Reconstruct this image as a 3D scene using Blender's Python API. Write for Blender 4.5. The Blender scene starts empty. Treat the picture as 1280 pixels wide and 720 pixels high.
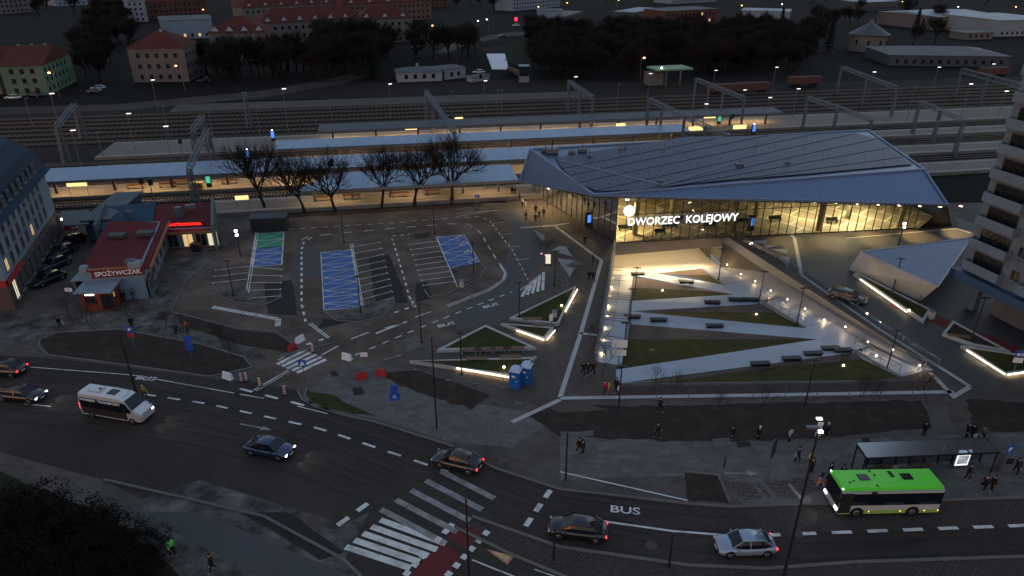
import bpy, bmesh, math, random
from mathutils import Vector, Matrix
R = math.radians
sc = bpy.context.scene
C = sc.collection

# ------------------------------------------------------------------ camera
CAM_H = 41.0; PITCH = R(26); F = 870.0            # metres, tilt below the horizon, focal length in 1280-px units
cam_d = bpy.data.cameras.new('camera'); cam = bpy.data.objects.new('camera', cam_d); C.objects.link(cam)
cam.location = (0, 0, CAM_H); cam.rotation_euler = (R(90) - PITCH, 0, 0)
cam_d.sensor_width = 36; cam_d.lens = 36 * F / 1280; cam_d.clip_end = 6000; cam_d.clip_start = .5
sc.camera = cam
# ------------------------------------------------------------------ dusk sky, a last trace of sun, exposure
SUN_EL, SUN_AZ = R(5.0), R(-140)                    # sun low on the left
w = bpy.data.worlds.new('World'); sc.world = w; w.use_nodes = True
nt = w.node_tree; bg = nt.nodes['Background']
sky = nt.nodes.new('ShaderNodeTexSky'); sky.sky_type = 'NISHITA'; sky.sun_disc = False
sky.sun_elevation = SUN_EL; sky.sun_rotation = SUN_AZ
sky.air_density = 1.4; sky.dust_density = .6; sky.ozone_density = 3.0; sky.altitude = 100
wb = nt.nodes.new('ShaderNodeMix'); wb.data_type = 'RGBA'; wb.blend_type = 'MULTIPLY'; wb.inputs[0].default_value = 1; wb.inputs[7].default_value = (1.42, 1.0, .84, 1)   # tint added to pull the cyan skylight towards neutral
nt.links.new(sky.outputs[0], wb.inputs[6])
cl = nt.nodes.new('ShaderNodeMix'); cl.data_type = 'RGBA'; cl.inputs[0].default_value = .6; cl.inputs[7].default_value = (.62, .80, 1.10, 1)   # flat bluish tone mixed in to damp the orange horizon glow
nt.links.new(wb.outputs[2], cl.inputs[6]); nt.links.new(cl.outputs[2], bg.inputs[0]); bg.inputs[1].default_value = 0.15
sd = bpy.data.lights.new('sun', 'SUN'); sun = bpy.data.objects.new('sun', sd); C.objects.link(sun)
sd.energy = 0.02; sd.angle = R(25); sd.color = (1, .9, .82)
sun.rotation_euler = (R(90) - R(28), 0, -SUN_AZ)
sc.view_settings.view_transform = 'Standard'; sc.view_settings.look = 'None'
sc.view_settings.gamma = 1; sc.view_settings.use_curve_mapping = False
EXPO = 1.6; sc.view_settings.exposure = EXPO; LK = 2.0 ** -EXPO     # lamps are given for exposure 0
sc.render.engine = 'CYCLES'; sc.cycles.use_denoising = True; sc.cycles.max_bounces = 5
sc.cycles.diffuse_bounces = 2; sc.cycles.glossy_bounces = 3; sc.cycles.transparent_max_bounces = 12
sc.cycles.sample_clamp_indirect = 3; sc.cycles.caustics_reflective = False; sc.cycles.caustics_refractive = False
sc.cycles.use_light_tree = True

# ------------------------------------------------------------------ survey: photo point at height z -> place on the site
_c, _s = math.cos(PITCH), math.sin(PITCH)
def U(px, py, z=0.0):
    u = (px - 640) / F; v = (py - 360) / F
    t = (CAM_H - z) / (_s + v * _c)
    return Vector((t * u, t * (_c - v * _s), z))
def ztop(p, py):                                    # height above p that shows at photo row py
    v = (py - 360) / F; b = math.atan(v) + PITCH
    return CAM_H - math.hypot(p.y, 0) * math.tan(b)
def PP(pts, z=0.0): return [U(a[0], a[1], a[2] if len(a) > 2 else z) for a in pts]

# ------------------------------------------------------------------ materials
MT = {}
def _new(name):
    m = bpy.data.materials.new(name); m.use_nodes = True
    return m, m.node_tree.nodes, m.node_tree.links, m.node_tree.nodes['Principled BSDF']
def mix(nd, lk, a, b, fac, mode='MIX'):
    n = nd.new('ShaderNodeMix'); n.data_type = 'RGBA'; n.blend_type = mode
    for s, v in ((n.inputs[6], a), (n.inputs[7], b), (n.inputs[0], fac)):
        if hasattr(v, 'is_linked'): lk.new(v, s)
        elif isinstance(v, (int, float)): s.default_value = v
        else: s.default_value = (*v, 1)
    return n.outputs[2]
def ramp(nd, lk, src, a, b):
    n = nd.new('ShaderNodeMapRange'); n.inputs[1].default_value = a; n.inputs[2].default_value = b
    lk.new(src, n.inputs[0]); return n.outputs[0]
def noise(nd, lk, vec, scale, detail=4, rough=.6):
    n = nd.new('ShaderNodeTexNoise'); n.inputs['Scale'].default_value = scale
    n.inputs['Detail'].default_value = detail; n.inputs['Roughness'].default_value = rough
    lk.new(vec, n.inputs['Vector']); return n.outputs['Fac']
def mat(name, col, rough=.7, metal=0.0, col2=None, scale=1.0, fine=0.0, finescale=12.0, bump=0.0, spec=.5, amount=1.0,
        brick=None, wave=None, coat=0):
    """plain surface with weathering: col/col2 in large soft patches, `fine` grain; brick=(w,h,mortarcol,mortarsize,rot) ; wave=(scale,rot,depthcol)"""
    if name in MT: return MT[name]
    m, nd, lk, p = _new(name); tc = nd.new('ShaderNodeTexCoord'); V = tc.outputs['Object']
    base = col
    if brick:
        mp = nd.new('ShaderNodeMapping'); lk.new(V, mp.inputs[0]); mp.inputs['Rotation'].default_value = (0, 0, R(brick[4]) if len(brick) > 4 else 0)
        bt = nd.new('ShaderNodeTexBrick'); lk.new(mp.outputs[0], bt.inputs['Vector'])
        bt.inputs['Scale'].default_value = 1; bt.inputs['Brick Width'].default_value = brick[0]; bt.inputs['Row Height'].default_value = brick[1]
        bt.inputs['Mortar Size'].default_value = brick[3]; bt.inputs['Mortar'].default_value = (*brick[2], 1)
        bt.inputs['Color1'].default_value = (*col, 1); bt.inputs['Color2'].default_value = (*[c * .72 for c in col], 1)
        base = bt.outputs['Color']
    if wave:
        mp = nd.new('ShaderNodeMapping'); lk.new(V, mp.inputs[0]); mp.inputs['Rotation'].default_value = (0, 0, R(wave[1]))
        wt = nd.new('ShaderNodeTexWave'); lk.new(mp.outputs[0], wt.inputs['Vector']); wt.inputs['Scale'].default_value = wave[0]
        base = mix(nd, lk, base, wave[2], ramp(nd, lk, wt.outputs['Fac'], .75, .95))
    if col2:
        f1 = noise(nd, lk, V, scale * .35, 6, .65)
        base = mix(nd, lk, base, col2, ramp(nd, lk, f1, .62 - .3 * amount, .75))
    if fine:
        f2 = noise(nd, lk, V, finescale, 3, .7)
        base = mix(nd, lk, base, (0.5 - .5 * fine,) * 3, 1.0, 'MULTIPLY') if False else mix(nd, lk, base, mix(nd, lk, (1 - fine,) * 3, (1 + fine * .5,) * 3, f2), 1.0, 'MULTIPLY')
    s = p.inputs['Base Color']
    if hasattr(base, 'is_linked'): lk.new(base, s)
    else: s.default_value = (*base, 1)
    p.inputs['Roughness'].default_value = rough; p.inputs['Metallic'].default_value = metal
    p.inputs['Specular IOR Level'].default_value = .12 if (spec == .5 and rough >= .7) else spec; p.inputs['Coat Weight'].default_value = coat
    if bump:
        b = nd.new('ShaderNodeBump'); b.inputs['Strength'].default_value = bump; b.inputs['Distance'].default_value = .05
        lk.new(noise(nd, lk, V, finescale, 3), b.inputs['Height']); lk.new(b.outputs[0], p.inputs['Normal'])
    MT[name] = m; return m
def emit(name, col, strength):
    if name in MT: return MT[name]
    m, nd, lk, p = _new(name); p.inputs['Base Color'].default_value = (.02, .02, .02, 1)
    p.inputs['Emission Color'].default_value = (*col, 1); p.inputs['Emission Strength'].default_value = strength * LK
    MT[name] = m; return m
def glassmat(name, tint, gloss=.12, rough=.05):
    m, nd, lk, p = _new(name); nd.remove(p)
    t = nd.new('ShaderNodeBsdfTransparent'); t.inputs[0].default_value = (*tint, 1)
    g = nd.new('ShaderNodeBsdfGlossy'); g.inputs['Roughness'].default_value = rough; g.inputs[0].default_value = (.9, .95, 1, 1)
    fr = nd.new('ShaderNodeFresnel'); fr.inputs[0].default_value = 1.5
    a = nd.new('ShaderNodeMath'); a.operation = 'ADD'; a.inputs[1].default_value = gloss - .04; lk.new(fr.outputs[0], a.inputs[0])
    mx = nd.new('ShaderNodeMixShader'); lk.new(a.outputs[0], mx.inputs[0]); lk.new(t.outputs[0], mx.inputs[1]); lk.new(g.outputs[0], mx.inputs[2])
    lk.new(mx.outputs[0], nd['Material Output'].inputs[0]); MT[name] = m; return m

M = MT
mat('asphalt', (.088, .064, .051), .8, col2=(.20, .155, .125), scale=.5, fine=.45, finescale=3, amount=.75)
mat('asphalt_road', (.046, .036, .032), .75, col2=(.078, .062, .053), scale=.25, fine=.35, finescale=2, amount=.6)
mat('asphalt_new', (.048, .045, .047), .65, col2=(.055, .055, .058), scale=.6, fine=.2)
mat('paving', (.088, .072, .064), .75, col2=(.14, .12, .105), scale=.5, fine=.4, finescale=1.5, brick=(.8, .4, (.06, .056, .055), .012, 7))
mat('paving_path', (.160, .146, .138), .75, col2=(.08, .068, .061), scale=.6, fine=.35, finescale=1.5, amount=.3, brick=(1.2, .6, (.07, .07, .075), .012, 0))
mat('paving_warm', (.13, .105, .086), .7, col2=(.085, .07, .06), scale=.6, fine=.3, finescale=2, brick=(.9, .45, (.08, .07, .062), .012, 27))
mat('setts', (.12, .092, .082), .8, col2=(.06, .047, .043), scale=.8, fine=.4, finescale=2, brick=(.34, .22, (.025, .02, .02), .03, 6))
mat('cobbles', (.16, .125, .105), .8, col2=(.10, .075, .065), scale=.8, fine=.35, finescale=6, brick=(.7, .45, (.045, .036, .03), .06, 8))
mat('old_paving', (.055, .047, .043), .85, col2=(.22, .20, .19), scale=1.3, fine=.6, finescale=3, amount=.8)
mat('ramp_concrete', (.37, .42, .49), .42, col2=(.29, .335, .40), scale=.4, fine=.08, finescale=3, brick=(6, 3.2, (.28, .30, .34), .012, 8))
mat('strip_stone', (.42, .41, .41), .6, col2=(.32, .31, .3), scale=.6)
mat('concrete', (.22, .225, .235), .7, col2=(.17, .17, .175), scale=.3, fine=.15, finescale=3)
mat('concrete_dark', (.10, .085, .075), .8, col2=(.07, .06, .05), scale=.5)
mat('kerb_stone', (.17, .155, .15), .8, col2=(.12, .11, .1), scale=.8, fine=.2)
mat('soil', (.046, .032, .027), .95, col2=(.075, .056, .046), scale=1.6, fine=.6, finescale=3, bump=.5, amount=.5)
mat('grass', (.034, .044, .010), .95, col2=(.085, .062, .028), scale=2.2, fine=.6, finescale=5, bump=.5, amount=.75)
mat('dark_grass', (.018, .022, .012), .95, col2=(.034, .026, .018), scale=.25, fine=.5, finescale=1.5)
mat('scrub', (.0055, .0055, .0055), .95, col2=(.013, .010, .009), scale=.12, fine=.5, finescale=.5)
mat('ballast', (.028, .023, .022), .9, col2=(.022, .019, .018), scale=.15, fine=.5, finescale=3, bump=.5)
mat('ballast_dark', (.026, .018, .015), .9, col2=(.018, .014, .012), scale=.4, fine=.5, finescale=4, bump=.5)
mat('sleeper', (.24, .21, .19), .8, fine=.3)
mat('rail_steel', (.16, .13, .12), .35, .7)
mat('platform_paving', (.23, .20, .175), .75, col2=(.17, .15, .13), scale=.3, fine=.2, finescale=3, brick=(1.0, .5, (.2, .18, .17), .015, -10))
mat('line_white', (.70, .68, .65), .7, col2=(.22, .20, .19), scale=2.2, fine=.35, finescale=6, amount=.45)
mat('line_worn', (.36, .34, .33), .7, col2=(.12, .11, .11), scale=3, fine=.4, finescale=8, amount=.9)
mat('bay_blue', (.075, .16, .42), .8, col2=(.105, .135, .22), scale=1.6, fine=.35, amount=.8)
mat('bay_green', (.06, .30, .18), .8, col2=(.08, .22, .15), scale=1.5, fine=.2)
mat('lane_red', (.16, .03, .03), .7, col2=(.11, .03, .03), scale=1, fine=.3)
mat('roof_metal', (.14, .185, .27), .35, .75, fine=.08)
mat('roof_ribbed', (.17, .235, .36), .38, .75, wave=(1.0, 60, (.03, .045, .09)))
mat('facia_metal', (.10, .15, .24), .5, .6, fine=.06)
mat('solar', (.016, .031, .075), .45, .0, spec=.5, brick=(1.0, 1.7, (.045, .075, .15), .05, 7))
mat('clad_brown', (.20, .17, .15), .5, .4, wave=(1.3, 0, (.11, .095, .085)))
mat('dark_metal', (.03, .03, .034), .45, .5)
mat('mullion', (.035, .033, .03), .5, .5)
mat('galv', (.15, .175, .21), .55, .5, fine=.2)
mat('galv_dark', (.16, .18, .22), .5, .6)
mat('white_paint', (.75, .75, .76), .5, fine=.08)
mat('interior_wall', (.40, .36, .24), .8, fine=.1)
mat('interior_floor', (.42, .35, .24), .5, brick=(4.2, 4.2, (.75, .64, .45), .22, 45))
mat('tunnel_floor', (.62, .56, .46), .5, col2=(.5, .45, .37), scale=.3, brick=(8, 3, (.7, .65, .5), .05, -35))
mat('wood', (.16, .09, .045), .6, fine=.3)
mat('tyre', (.012, .012, .012), .8); mat('rim', (.35, .35, .37), .3, .9)
mat('auto_glass', (.006, .009, .015), .12, .0, spec=.45)
mat('black_trim', (.015, .015, .016), .5)
mat('bark', (.035, .026, .020), .95, fine=.4, finescale=4)
mat('twigs', (.026, .020, .017), .95, spec=.1); mat('far_bark', (.022, .018, .016), .95, spec=.1)
mat('needles', (.010, .018, .009), .95, fine=.5)
mat('red_tile', (.105, .028, .023), .8, col2=(.07, .023, .019), scale=.8, fine=.3, finescale=3)
mat('red_sheet', (.14, .020, .026), .8, col2=(.10, .017, .022), scale=.4)
mat('blue_sheet', (.028, .06, .10), .75)
mat('navy_roof', (.010, .028, .055), .75, 0, col2=(.014, .034, .06), scale=.5, spec=.2); mat('frame_dull', (.16, .17, .18), .7)
mat('render_bluegrey', (.20, .26, .33), .8, col2=(.155, .205, .26), scale=.25, fine=.1)
mat('render_cream', (.17, .15, .14), .85, col2=(.12, .105, .10), scale=.2, fine=.15)
mat('render_pink', (.15, .09, .08), .85, col2=(.11, .075, .07), scale=.2, fine=.15)
mat('render_green', (.14, .20, .14), .85, col2=(.10, .155, .105), scale=.2, fine=.1)
mat('render_white', (.26, .28, .32), .8, col2=(.2, .22, .25), scale=.25)
mat('brick_dark', (.13, .06, .05), .85, col2=(.09, .045, .04), scale=.4)
mat('stone_brown', (.12, .08, .075), .7, col2=(.09, .06, .06), scale=.4)
mat('slate', (.06, .07, .085), .6, .1, col2=(.04, .045, .05), scale=.3)
mat('pale_roof', (.22, .27, .34), .5, .2, col2=(.16, .20, .25), scale=.3)
mat('window_dark', (.012, .014, .018), .12, spec=.8)
mat('sign_blue', (.02, .08, .42), .5); mat('sign_white', (.75, .75, .75), .5); mat('sign_red', (.36, .015, .015), .6)
mat('toilet_blue', (.01, .11, .36), .45)
emit('lamp_warm', (1, .72, .38), 14); emit('mast_head', (1, .95, .85), 3.0); emit('lamp_white', (1, .93, .80), 16); emit('lamp_orange', (1, .42, .10), 14)
emit('led_strip', (1, .80, .52), 5.5); emit('window_lit', (1, .66, .30), .75); emit('window_lit_white', (1, .9, .62), .8)
emit('sign_white_lit', (1, 1, 1), 1.9); emit('screen_blue', (.10, .30, 1), 1.0); emit('screen_green', (.10, .8, .55), .7)
emit('neon_red', (1, .02, .01), 2.0); emit('tail_red', (1, .03, .05), 3.0); emit('head_white', (1, .97, .9), 4)
emit('board_warm', (1, .72, .28), 1.5); emit('amber', (1, .5, .15), 2.5)
glassmat('station_glass', (.80, .80, .66), .07)
glassmat('clear_glass', (.55, .62, .70), .25)
glassmat('rail_glass', (.75, .82, .90), .12)
glassmat('shelter_glass', (.22, .28, .36), .42, .25)

# ------------------------------------------------------------------ mesh builder
class MB:
    def __init__(s): s.v = []; s.f = []; s.m = []; s.mi = 0
    def add(s, vs, fs):
        b = len(s.v); s.v += [tuple(x) for x in vs]; s.f += [tuple(b + i for i in f) for f in fs]; s.m += [s.mi] * len(fs); return s
    def use(s, i): s.mi = i; return s
    def box(s, cx, cy, cz, sx, sy, sz, rz=0.0, ry=0.0):
        m = Matrix.Translation((cx, cy, cz)) @ Matrix.Rotation(rz, 4, 'Z') @ Matrix.Rotation(ry, 4, 'Y')
        vs = [m @ Vector((x * sx / 2, y * sy / 2, z * sz / 2)) for z in (-1, 1) for y in (-1, 1) for x in (-1, 1)]
        return s.add(vs, [(0, 2, 3, 1), (4, 5, 7, 6), (0, 1, 5, 4), (2, 6, 7, 3), (0, 4, 6, 2), (1, 3, 7, 5)])
    def prism(s, pts, z0, z1, top=None):
        n = len(pts); t = top or pts
        a = sum(pts[i][0] * pts[(i + 1) % n][1] - pts[(i + 1) % n][0] * pts[i][1] for i in range(n))
        if a < 0: pts = pts[::-1]; t = t[::-1]
        vs = [(p[0], p[1], z0) for p in pts] + [(p[0], p[1], z1) for p in t]
        return s.add(vs, [tuple(range(n))[::-1], tuple(range(n, 2 * n))] + [(i, (i + 1) % n, n + (i + 1) % n, n + i) for i in range(n)])
    def poly(s, pts): return s.add(pts, [tuple(range(len(pts)))])
    def slab(s, pts, th):                         # a tilted flat plate with thickness downwards along z
        n = len(pts); vs = list(pts) + [(p[0], p[1], p[2] - th) for p in pts]
        return s.add(vs, [tuple(range(n)), tuple(range(2 * n - 1, n - 1, -1))] + [(i, n + i, n + (i + 1) % n, (i + 1) % n) for i in range(n)])
    def tube(s, a, b, r0, r1=None, n=6, cap=True):
        a = Vector(a); b = Vector(b); r1 = r0 if r1 is None else r1; d = b - a
        if d.length < 1e-6: return s
        d.normalize(); x = d.orthogonal().normalized(); y = d.cross(x)
        vs = [c + (x * math.cos(2 * math.pi * i / n) + y * math.sin(2 * math.pi * i / n)) * r for c, r in ((a, r0), (b, r1)) for i in range(n)]
        fs = [(i, (i + 1) % n, n + (i + 1) % n, n + i) for i in range(n)]
        if cap: fs += [tuple(range(n))[::-1], tuple(range(n, 2 * n))]
        return s.add(vs, fs)
    def beam(s, a, b, w, h):                       # rectangular bar
        a = Vector(a); b = Vector(b); d = (b - a).normalized(); up = Vector((0, 0, 1))
        if abs(d.z) > .95: up = Vector((0, 1, 0))
        x = d.cross(up).normalized() * w / 2; y = x.cross(d).normalized() * h / 2
        vs = [c + x * i + y * j for c in (a, b) for i, j in ((-1, -1), (1, -1), (1, 1), (-1, 1))]
        return s.add(vs, [(3, 2, 1, 0), (4, 5, 6, 7), (0, 1, 5, 4), (1, 2, 6, 5), (2, 3, 7, 6), (3, 0, 4, 7)])
    def ball(s, c, r, n=8, m=6, sz=1):
        c = Vector(c); vs = [c + Vector((0, 0, -r * sz))]
        for j in range(1, m):
            t = math.pi * j / m
            vs += [c + Vector((r * math.sin(t) * math.cos(2 * math.pi * i / n), r * math.sin(t) * math.sin(2 * math.pi * i / n), -r * sz * math.cos(t))) for i in range(n)]
        vs.append(c + Vector((0, 0, r * sz))); L = len(vs) - 1
        fs = [(0, 1 + (i + 1) % n, 1 + i) for i in range(n)] + [(L, L - n + i, L - n + (i + 1) % n) for i in range(n)]
        for j in range(m - 2):
            for i in range(n): a = 1 + j * n; fs.append((a + i, a + (i + 1) % n, a + n + (i + 1) % n, a + n + i))
        return s.add(vs, fs)
    def loft(s, rings, cap=True):
        n = len(rings[0]); vs = [p for r in rings for p in r]; fs = []
        for j in range(len(rings) - 1):
            for i in range(n): fs.append((j * n + i, j * n + (i + 1) % n, (j + 1) * n + (i + 1) % n, (j + 1) * n + i))
        if cap: fs += [tuple(range(n))[::-1], tuple(range(len(vs) - n, len(vs)))]
        return s.add(vs, fs)
    def build(s, name, mats, parent=None, world=False, smooth=False, bevel=0, fixn=False):
        me = bpy.data.meshes.new(name)
        vs = s.v
        if world and parent is not None:
            l = parent.location; vs = [(x - l.x, y - l.y, z - l.z) for x, y, z in vs]
        me.from_pydata(vs, [], s.f)
        if not isinstance(mats, (list, tuple)): mats = [mats]
        for k in mats: me.materials.append(MT[k] if isinstance(k, str) else k)
        me.polygons.foreach_set('material_index', s.m)
        if smooth: me.polygons.foreach_set('use_smooth', [True] * len(me.polygons))
        me.update()
        if fixn or bevel:
            bm = bmesh.new(); bm.from_mesh(me); bmesh.ops.recalc_face_normals(bm, faces=bm.faces)
            if bevel: bmesh.ops.bevel(bm, geom=bm.edges[:], offset=bevel, segments=2, affect='EDGES', clamp_overlap=True)
            bm.to_mesh(me); bm.free()
        o = bpy.data.objects.new(name, me); C.objects.link(o)
        if parent: o.parent = parent
        return o
def tag(o, label, cat, group=None, kind=None):
    if label: o['label'] = label
    if cat: o['category'] = cat
    if group: o['group'] = group
    if kind: o['kind'] = kind
    return o
def thing(name, label, cat, loc=(0, 0, 0), rz=0.0, group=None):
    o = bpy.data.objects.new(name, None); C.objects.link(o); o.empty_display_size = .3
    o.location = loc; o.rotation_euler = (0, 0, rz); return tag(o, label, cat, group)
def copy_tree(o, parent=None):
    c = o.copy(); C.objects.link(c); c.parent = parent
    for ch in list(o.children): copy_tree(ch, c)
    return c
_used = {}
def inst(key, maker, label, cat, loc, rz=0.0, group=None, scale=1.0):
    """first use keeps the built thing, later uses are copies of the thing and every part"""
    if key not in _used: _used[key] = maker(); o = _used[key]
    else: o = copy_tree(_used[key])
    o.location = loc; o.rotation_euler = (0, 0, rz); o.scale = (scale,) * 3
    for k in ('label', 'category', 'group'):
        if k in o: del o[k]
    return tag(o, label, cat, group)
def lamp(kind, name, parent, loc, energy, col, size=.2, sy=None, rot=(0, 0, 0), spread=None):
    d = bpy.data.lights.new(name, kind); d.energy = energy * LK; d.color = col
    if kind == 'AREA':
        d.size = size
        if sy: d.shape = 'RECTANGLE'; d.size_y = sy
        if spread: d.spread = spread
    else: d.shadow_soft_size = size
    if kind == 'SPOT': d.spot_size = spread or R(130); d.spot_blend = .6
    o = bpy.data.objects.new(name, d); C.objects.link(o); o.location = loc; o.rotation_euler = rot
    if parent: o.parent = parent
    return o
WARM = (1, .70, .36); WHITE = (1, .86, .66)

def sheet(name, pts, m, z=0.0, hole=None, zs=None):
    """flat setting surface from photo-surveyed corners"""
    P = PP(pts, 0.0)
    bm = bmesh.new()
    def loop(L):
        vs = [bm.verts.new((p[0], p[1], z)) for p in L]
        return [bm.edges.new((vs[i], vs[(i + 1) % len(vs)])) for i in range(len(vs))]
    e = loop(P)
    if hole: e += loop(hole)
    bmesh.ops.triangle_fill(bm, edges=e, use_beauty=True, use_dissolve=False)
    for f in bm.faces:
        if f.normal.z < 0: f.normal_flip()
    me = bpy.data.meshes.new(name); bm.to_mesh(me); bm.free(); me.materials.append(MT[m])
    o = bpy.data.objects.new(name, me); C.objects.link(o); o['kind'] = 'structure'; return o
def strip_quads(mb, pts, wd, z, dash=None, gap=None, th=0):
    """painted line / stone strip along world points; dash+gap in metres"""
    P = [Vector((p[0], p[1], 0)) for p in pts]; out = []
    if not dash:
        n = len(P); off = []
        for i in range(n):
            a = (P[i] - P[i - 1]).normalized() if i else None; b = (P[i + 1] - P[i]).normalized() if i < n - 1 else None
            t = ((a or b) + (b or a)).normalized(); nn = Vector((-t.y, t.x, 0)); k = 1 / max(.4, nn.dot(Vector((-(a or b).y, (a or b).x, 0))))
            off.append(nn * wd / 2 * k)
        for i in range(n - 1): out.append([P[i] - off[i], P[i + 1] - off[i + 1], P[i + 1] + off[i + 1], P[i] + off[i]])
    else:
        pos = 0.0; per = dash + gap
        L = [(P[i + 1] - P[i]).length for i in range(len(P) - 1)]; tot = sum(L)
        def at(s_):
            for i, l in enumerate(L):
                if s_ <= l or i == len(L) - 1: t = (P[i + 1] - P[i]) / l; return P[i] + t * s_, t
                s_ -= l
        while pos < tot:
            a, t = at(pos); b, t2 = at(min(pos + dash, tot)); nn = Vector((-t.y, t.x, 0)) * wd / 2
            out.append([a - nn, b - nn, b + nn, a + nn]); pos += per
    for q in out:
        if th: mb.prism([(p.x, p.y) for p in q], z - th, z)
        else:
            vs = [(p.x, p.y, z) for p in q]; mb.poly(vs)
def line(mb, px, wd=.12, z=.02, dash=None, gap=None): strip_quads(mb, PP(px), wd, z, dash, gap)
def text_mesh(name, body, size, m, parent=None, loc=(0, 0, 0), rot=(0, 0, 0), ext=.03, align='LEFT', sx=1.0, bold=0.0):
    cu = bpy.data.curves.new(name, 'FONT'); cu.body = body; cu.size = size; cu.extrude = ext; cu.align_x = align; cu.offset = bold; cu.resolution_u = 3
    t = bpy.data.objects.new('tmp', cu); C.objects.link(t); dg = bpy.context.evaluated_depsgraph_get()
    me = bpy.data.meshes.new_from_object(t.evaluated_get(dg)); bpy.data.objects.remove(t); bpy.data.curves.remove(cu)
    me.name = name; me.materials.clear(); me.materials.append(MT[m])
    if sx != 1: me.transform(Matrix.Diagonal((sx, 1, 1, 1)))
    o = bpy.data.objects.new(name, me); C.objects.link(o); o.location = loc; o.rotation_euler = rot
    if parent: o.parent = parent
    return o

# ================================================================== SETTING: ground, road, paving
HOLE_PX = [(769, 304), (905, 293), (1167, 462), (1124, 471), (1090, 475.5), (770, 479), (770, 462), (777, 457), (747, 452)]
HOLE = PP(HOLE_PX)
_rj = random.Random(4)
def rough(pts, amp=.12, z=0):
    P = PP(pts); out = []
    for i in range(len(P)):
        a, b = P[i], P[(i + 1) % len(P)]; n = max(1, int((b - a).length / 1.1)); d = (b - a).normalized(); nn = Vector((-d.y, d.x, 0))
        for j in range(n): out.append(a.lerp(b, j / n) + nn * _rj.gauss(0, amp) + Vector((0, 0, 0)))
    return out
def rough_sheet(name, pts, m, z, amp=.12):
    P = rough(pts, amp); bm = bmesh.new(); vs = [bm.verts.new((p.x, p.y, z)) for p in P]; e = [bm.edges.new((vs[i], vs[(i + 1) % len(vs)])) for i in range(len(vs))]
    bmesh.ops.triangle_fill(bm, edges=e, use_beauty=True, use_dissolve=False)
    for f in bm.faces:
        if f.normal.z < 0: f.normal_flip()
    me = bpy.data.meshes.new(name); bm.to_mesh(me); bm.free(); me.materials.append(MT[m]); o = bpy.data.objects.new(name, me); C.objects.link(o); o['kind'] = 'structure'; return o
def big(name, x0, x1, y0, y1, m, z, hole=None):
    bm = bmesh.new()
    def loop(L):
        vs = [bm.verts.new((p[0], p[1], z)) for p in L]
        return [bm.edges.new((vs[i], vs[(i + 1) % len(vs)])) for i in range(len(vs))]
    e = loop([(x0, y0), (x1, y0), (x1, y1), (x0, y1)]) + (loop(hole) if hole else [])
    bmesh.ops.triangle_fill(bm, edges=e, use_beauty=True, use_dissolve=False)
    for f in bm.faces:
        if f.normal.z < 0: f.normal_flip()
    me = bpy.data.meshes.new(name); bm.to_mesh(me); bm.free(); me.materials.append(MT[m])
    o = bpy.data.objects.new(name, me); C.objects.link(o); o['kind'] = 'structure'; return o
big('ground', -2500, 2500, -60, 4500, 'scrub', -.02, HOLE)
big('plaza_paving', -110, 150, -5, 119, 'paving', -.012, HOLE)
# rail yard frame : direction d, normal n
DA = R(10.0); D = Vector((math.cos(DA), math.sin(DA), 0)); N = Vector((-math.sin(DA), math.cos(DA), 0))
def off(px, py, z=0): return U(px, py, z).dot(N)
def RF(s_, n_, z=0): return D * s_ + N * n_ + Vector((0, 0, z))
yard0 = off(200, 259); yard1 = off(500, 121)
m_ = MB(); m_.poly([RF(-420, yard0, -.006), RF(600, yard0, -.006), RF(600, yard1, -.006), RF(-420, yard1, -.006)])
m_.build('railway_ground', 'ballast')['kind'] = 'structure'
sheet('service_road_ground', [(-200, 138), (640, 118), (1500, 128), (1500, 112), (640, 100), (430, 104), (250, 128), (-200, 152)], 'ballast_dark', -.004)
sheet('back_street', [(-60, 145), (150, 138), (330, 122), (430, 104), (455, 96), (440, 93), (330, 113), (150, 130), (-60, 136)], 'asphalt_road', -.002)
sheet('far_street', [(570, 50), (640, 40), (700, 36), (700, 40), (640, 45), (585, 55), (560, 66), (545, 66)], 'asphalt_road', -.008)
sheet('sports_field', [(600, 62), (660, 48), (760, 60), (740, 84), (660, 88)], 'dark_grass', -.008)
# car park
sheet('car_park_surface', [(268, 322), (290, 298), (318, 274), (600, 257), (640, 285), (676, 300), (690, 338), (640, 392), (520, 438), (430, 470), (345, 462), (300, 412), (218, 390), (232, 352)], 'asphalt', -.006)
sheet('new_asphalt_patch', [(365, 322), (376, 300), (400, 312), (403, 345), (362, 350)], 'asphalt_new', -.001)
sheet('taxi_lane_surface', [(560, 395), (628, 352), (640, 285), (615, 262), (650, 262), (688, 318), (655, 352), (668, 372), (620, 404), (575, 412)], 'asphalt_new', -.002)
sheet('old_pavement', [(100, 392), (160, 385), (212, 345), (216, 360), (213, 392), (300, 416), (330, 432), (372, 434), (362, 452), (318, 450), (255, 428), (160, 410), (70, 414), (45, 424), (0, 440), (0, 392)], 'old_paving', -.009)
sheet('old_pavement', [(212, 330), (215, 314), (274, 309), (284, 296), (316, 275), (318, 300), (292, 322), (268, 321), (234, 350), (222, 352)], 'old_paving', -.008)
rough_sheet('tree_verge', [(290, 262), (317, 265), (317, 275), (600, 258), (610, 250), (300, 255)], 'soil', -.003)
sheet('bus_lane_pavement', [(520, 440), (640, 392), (672, 372), (735, 300), (650, 262), (620, 245), (500, 252), (650, 240), (768, 304), (745, 452), (700, 498), (560, 470), (470, 455)], 'paving_warm', -.005)
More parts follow.
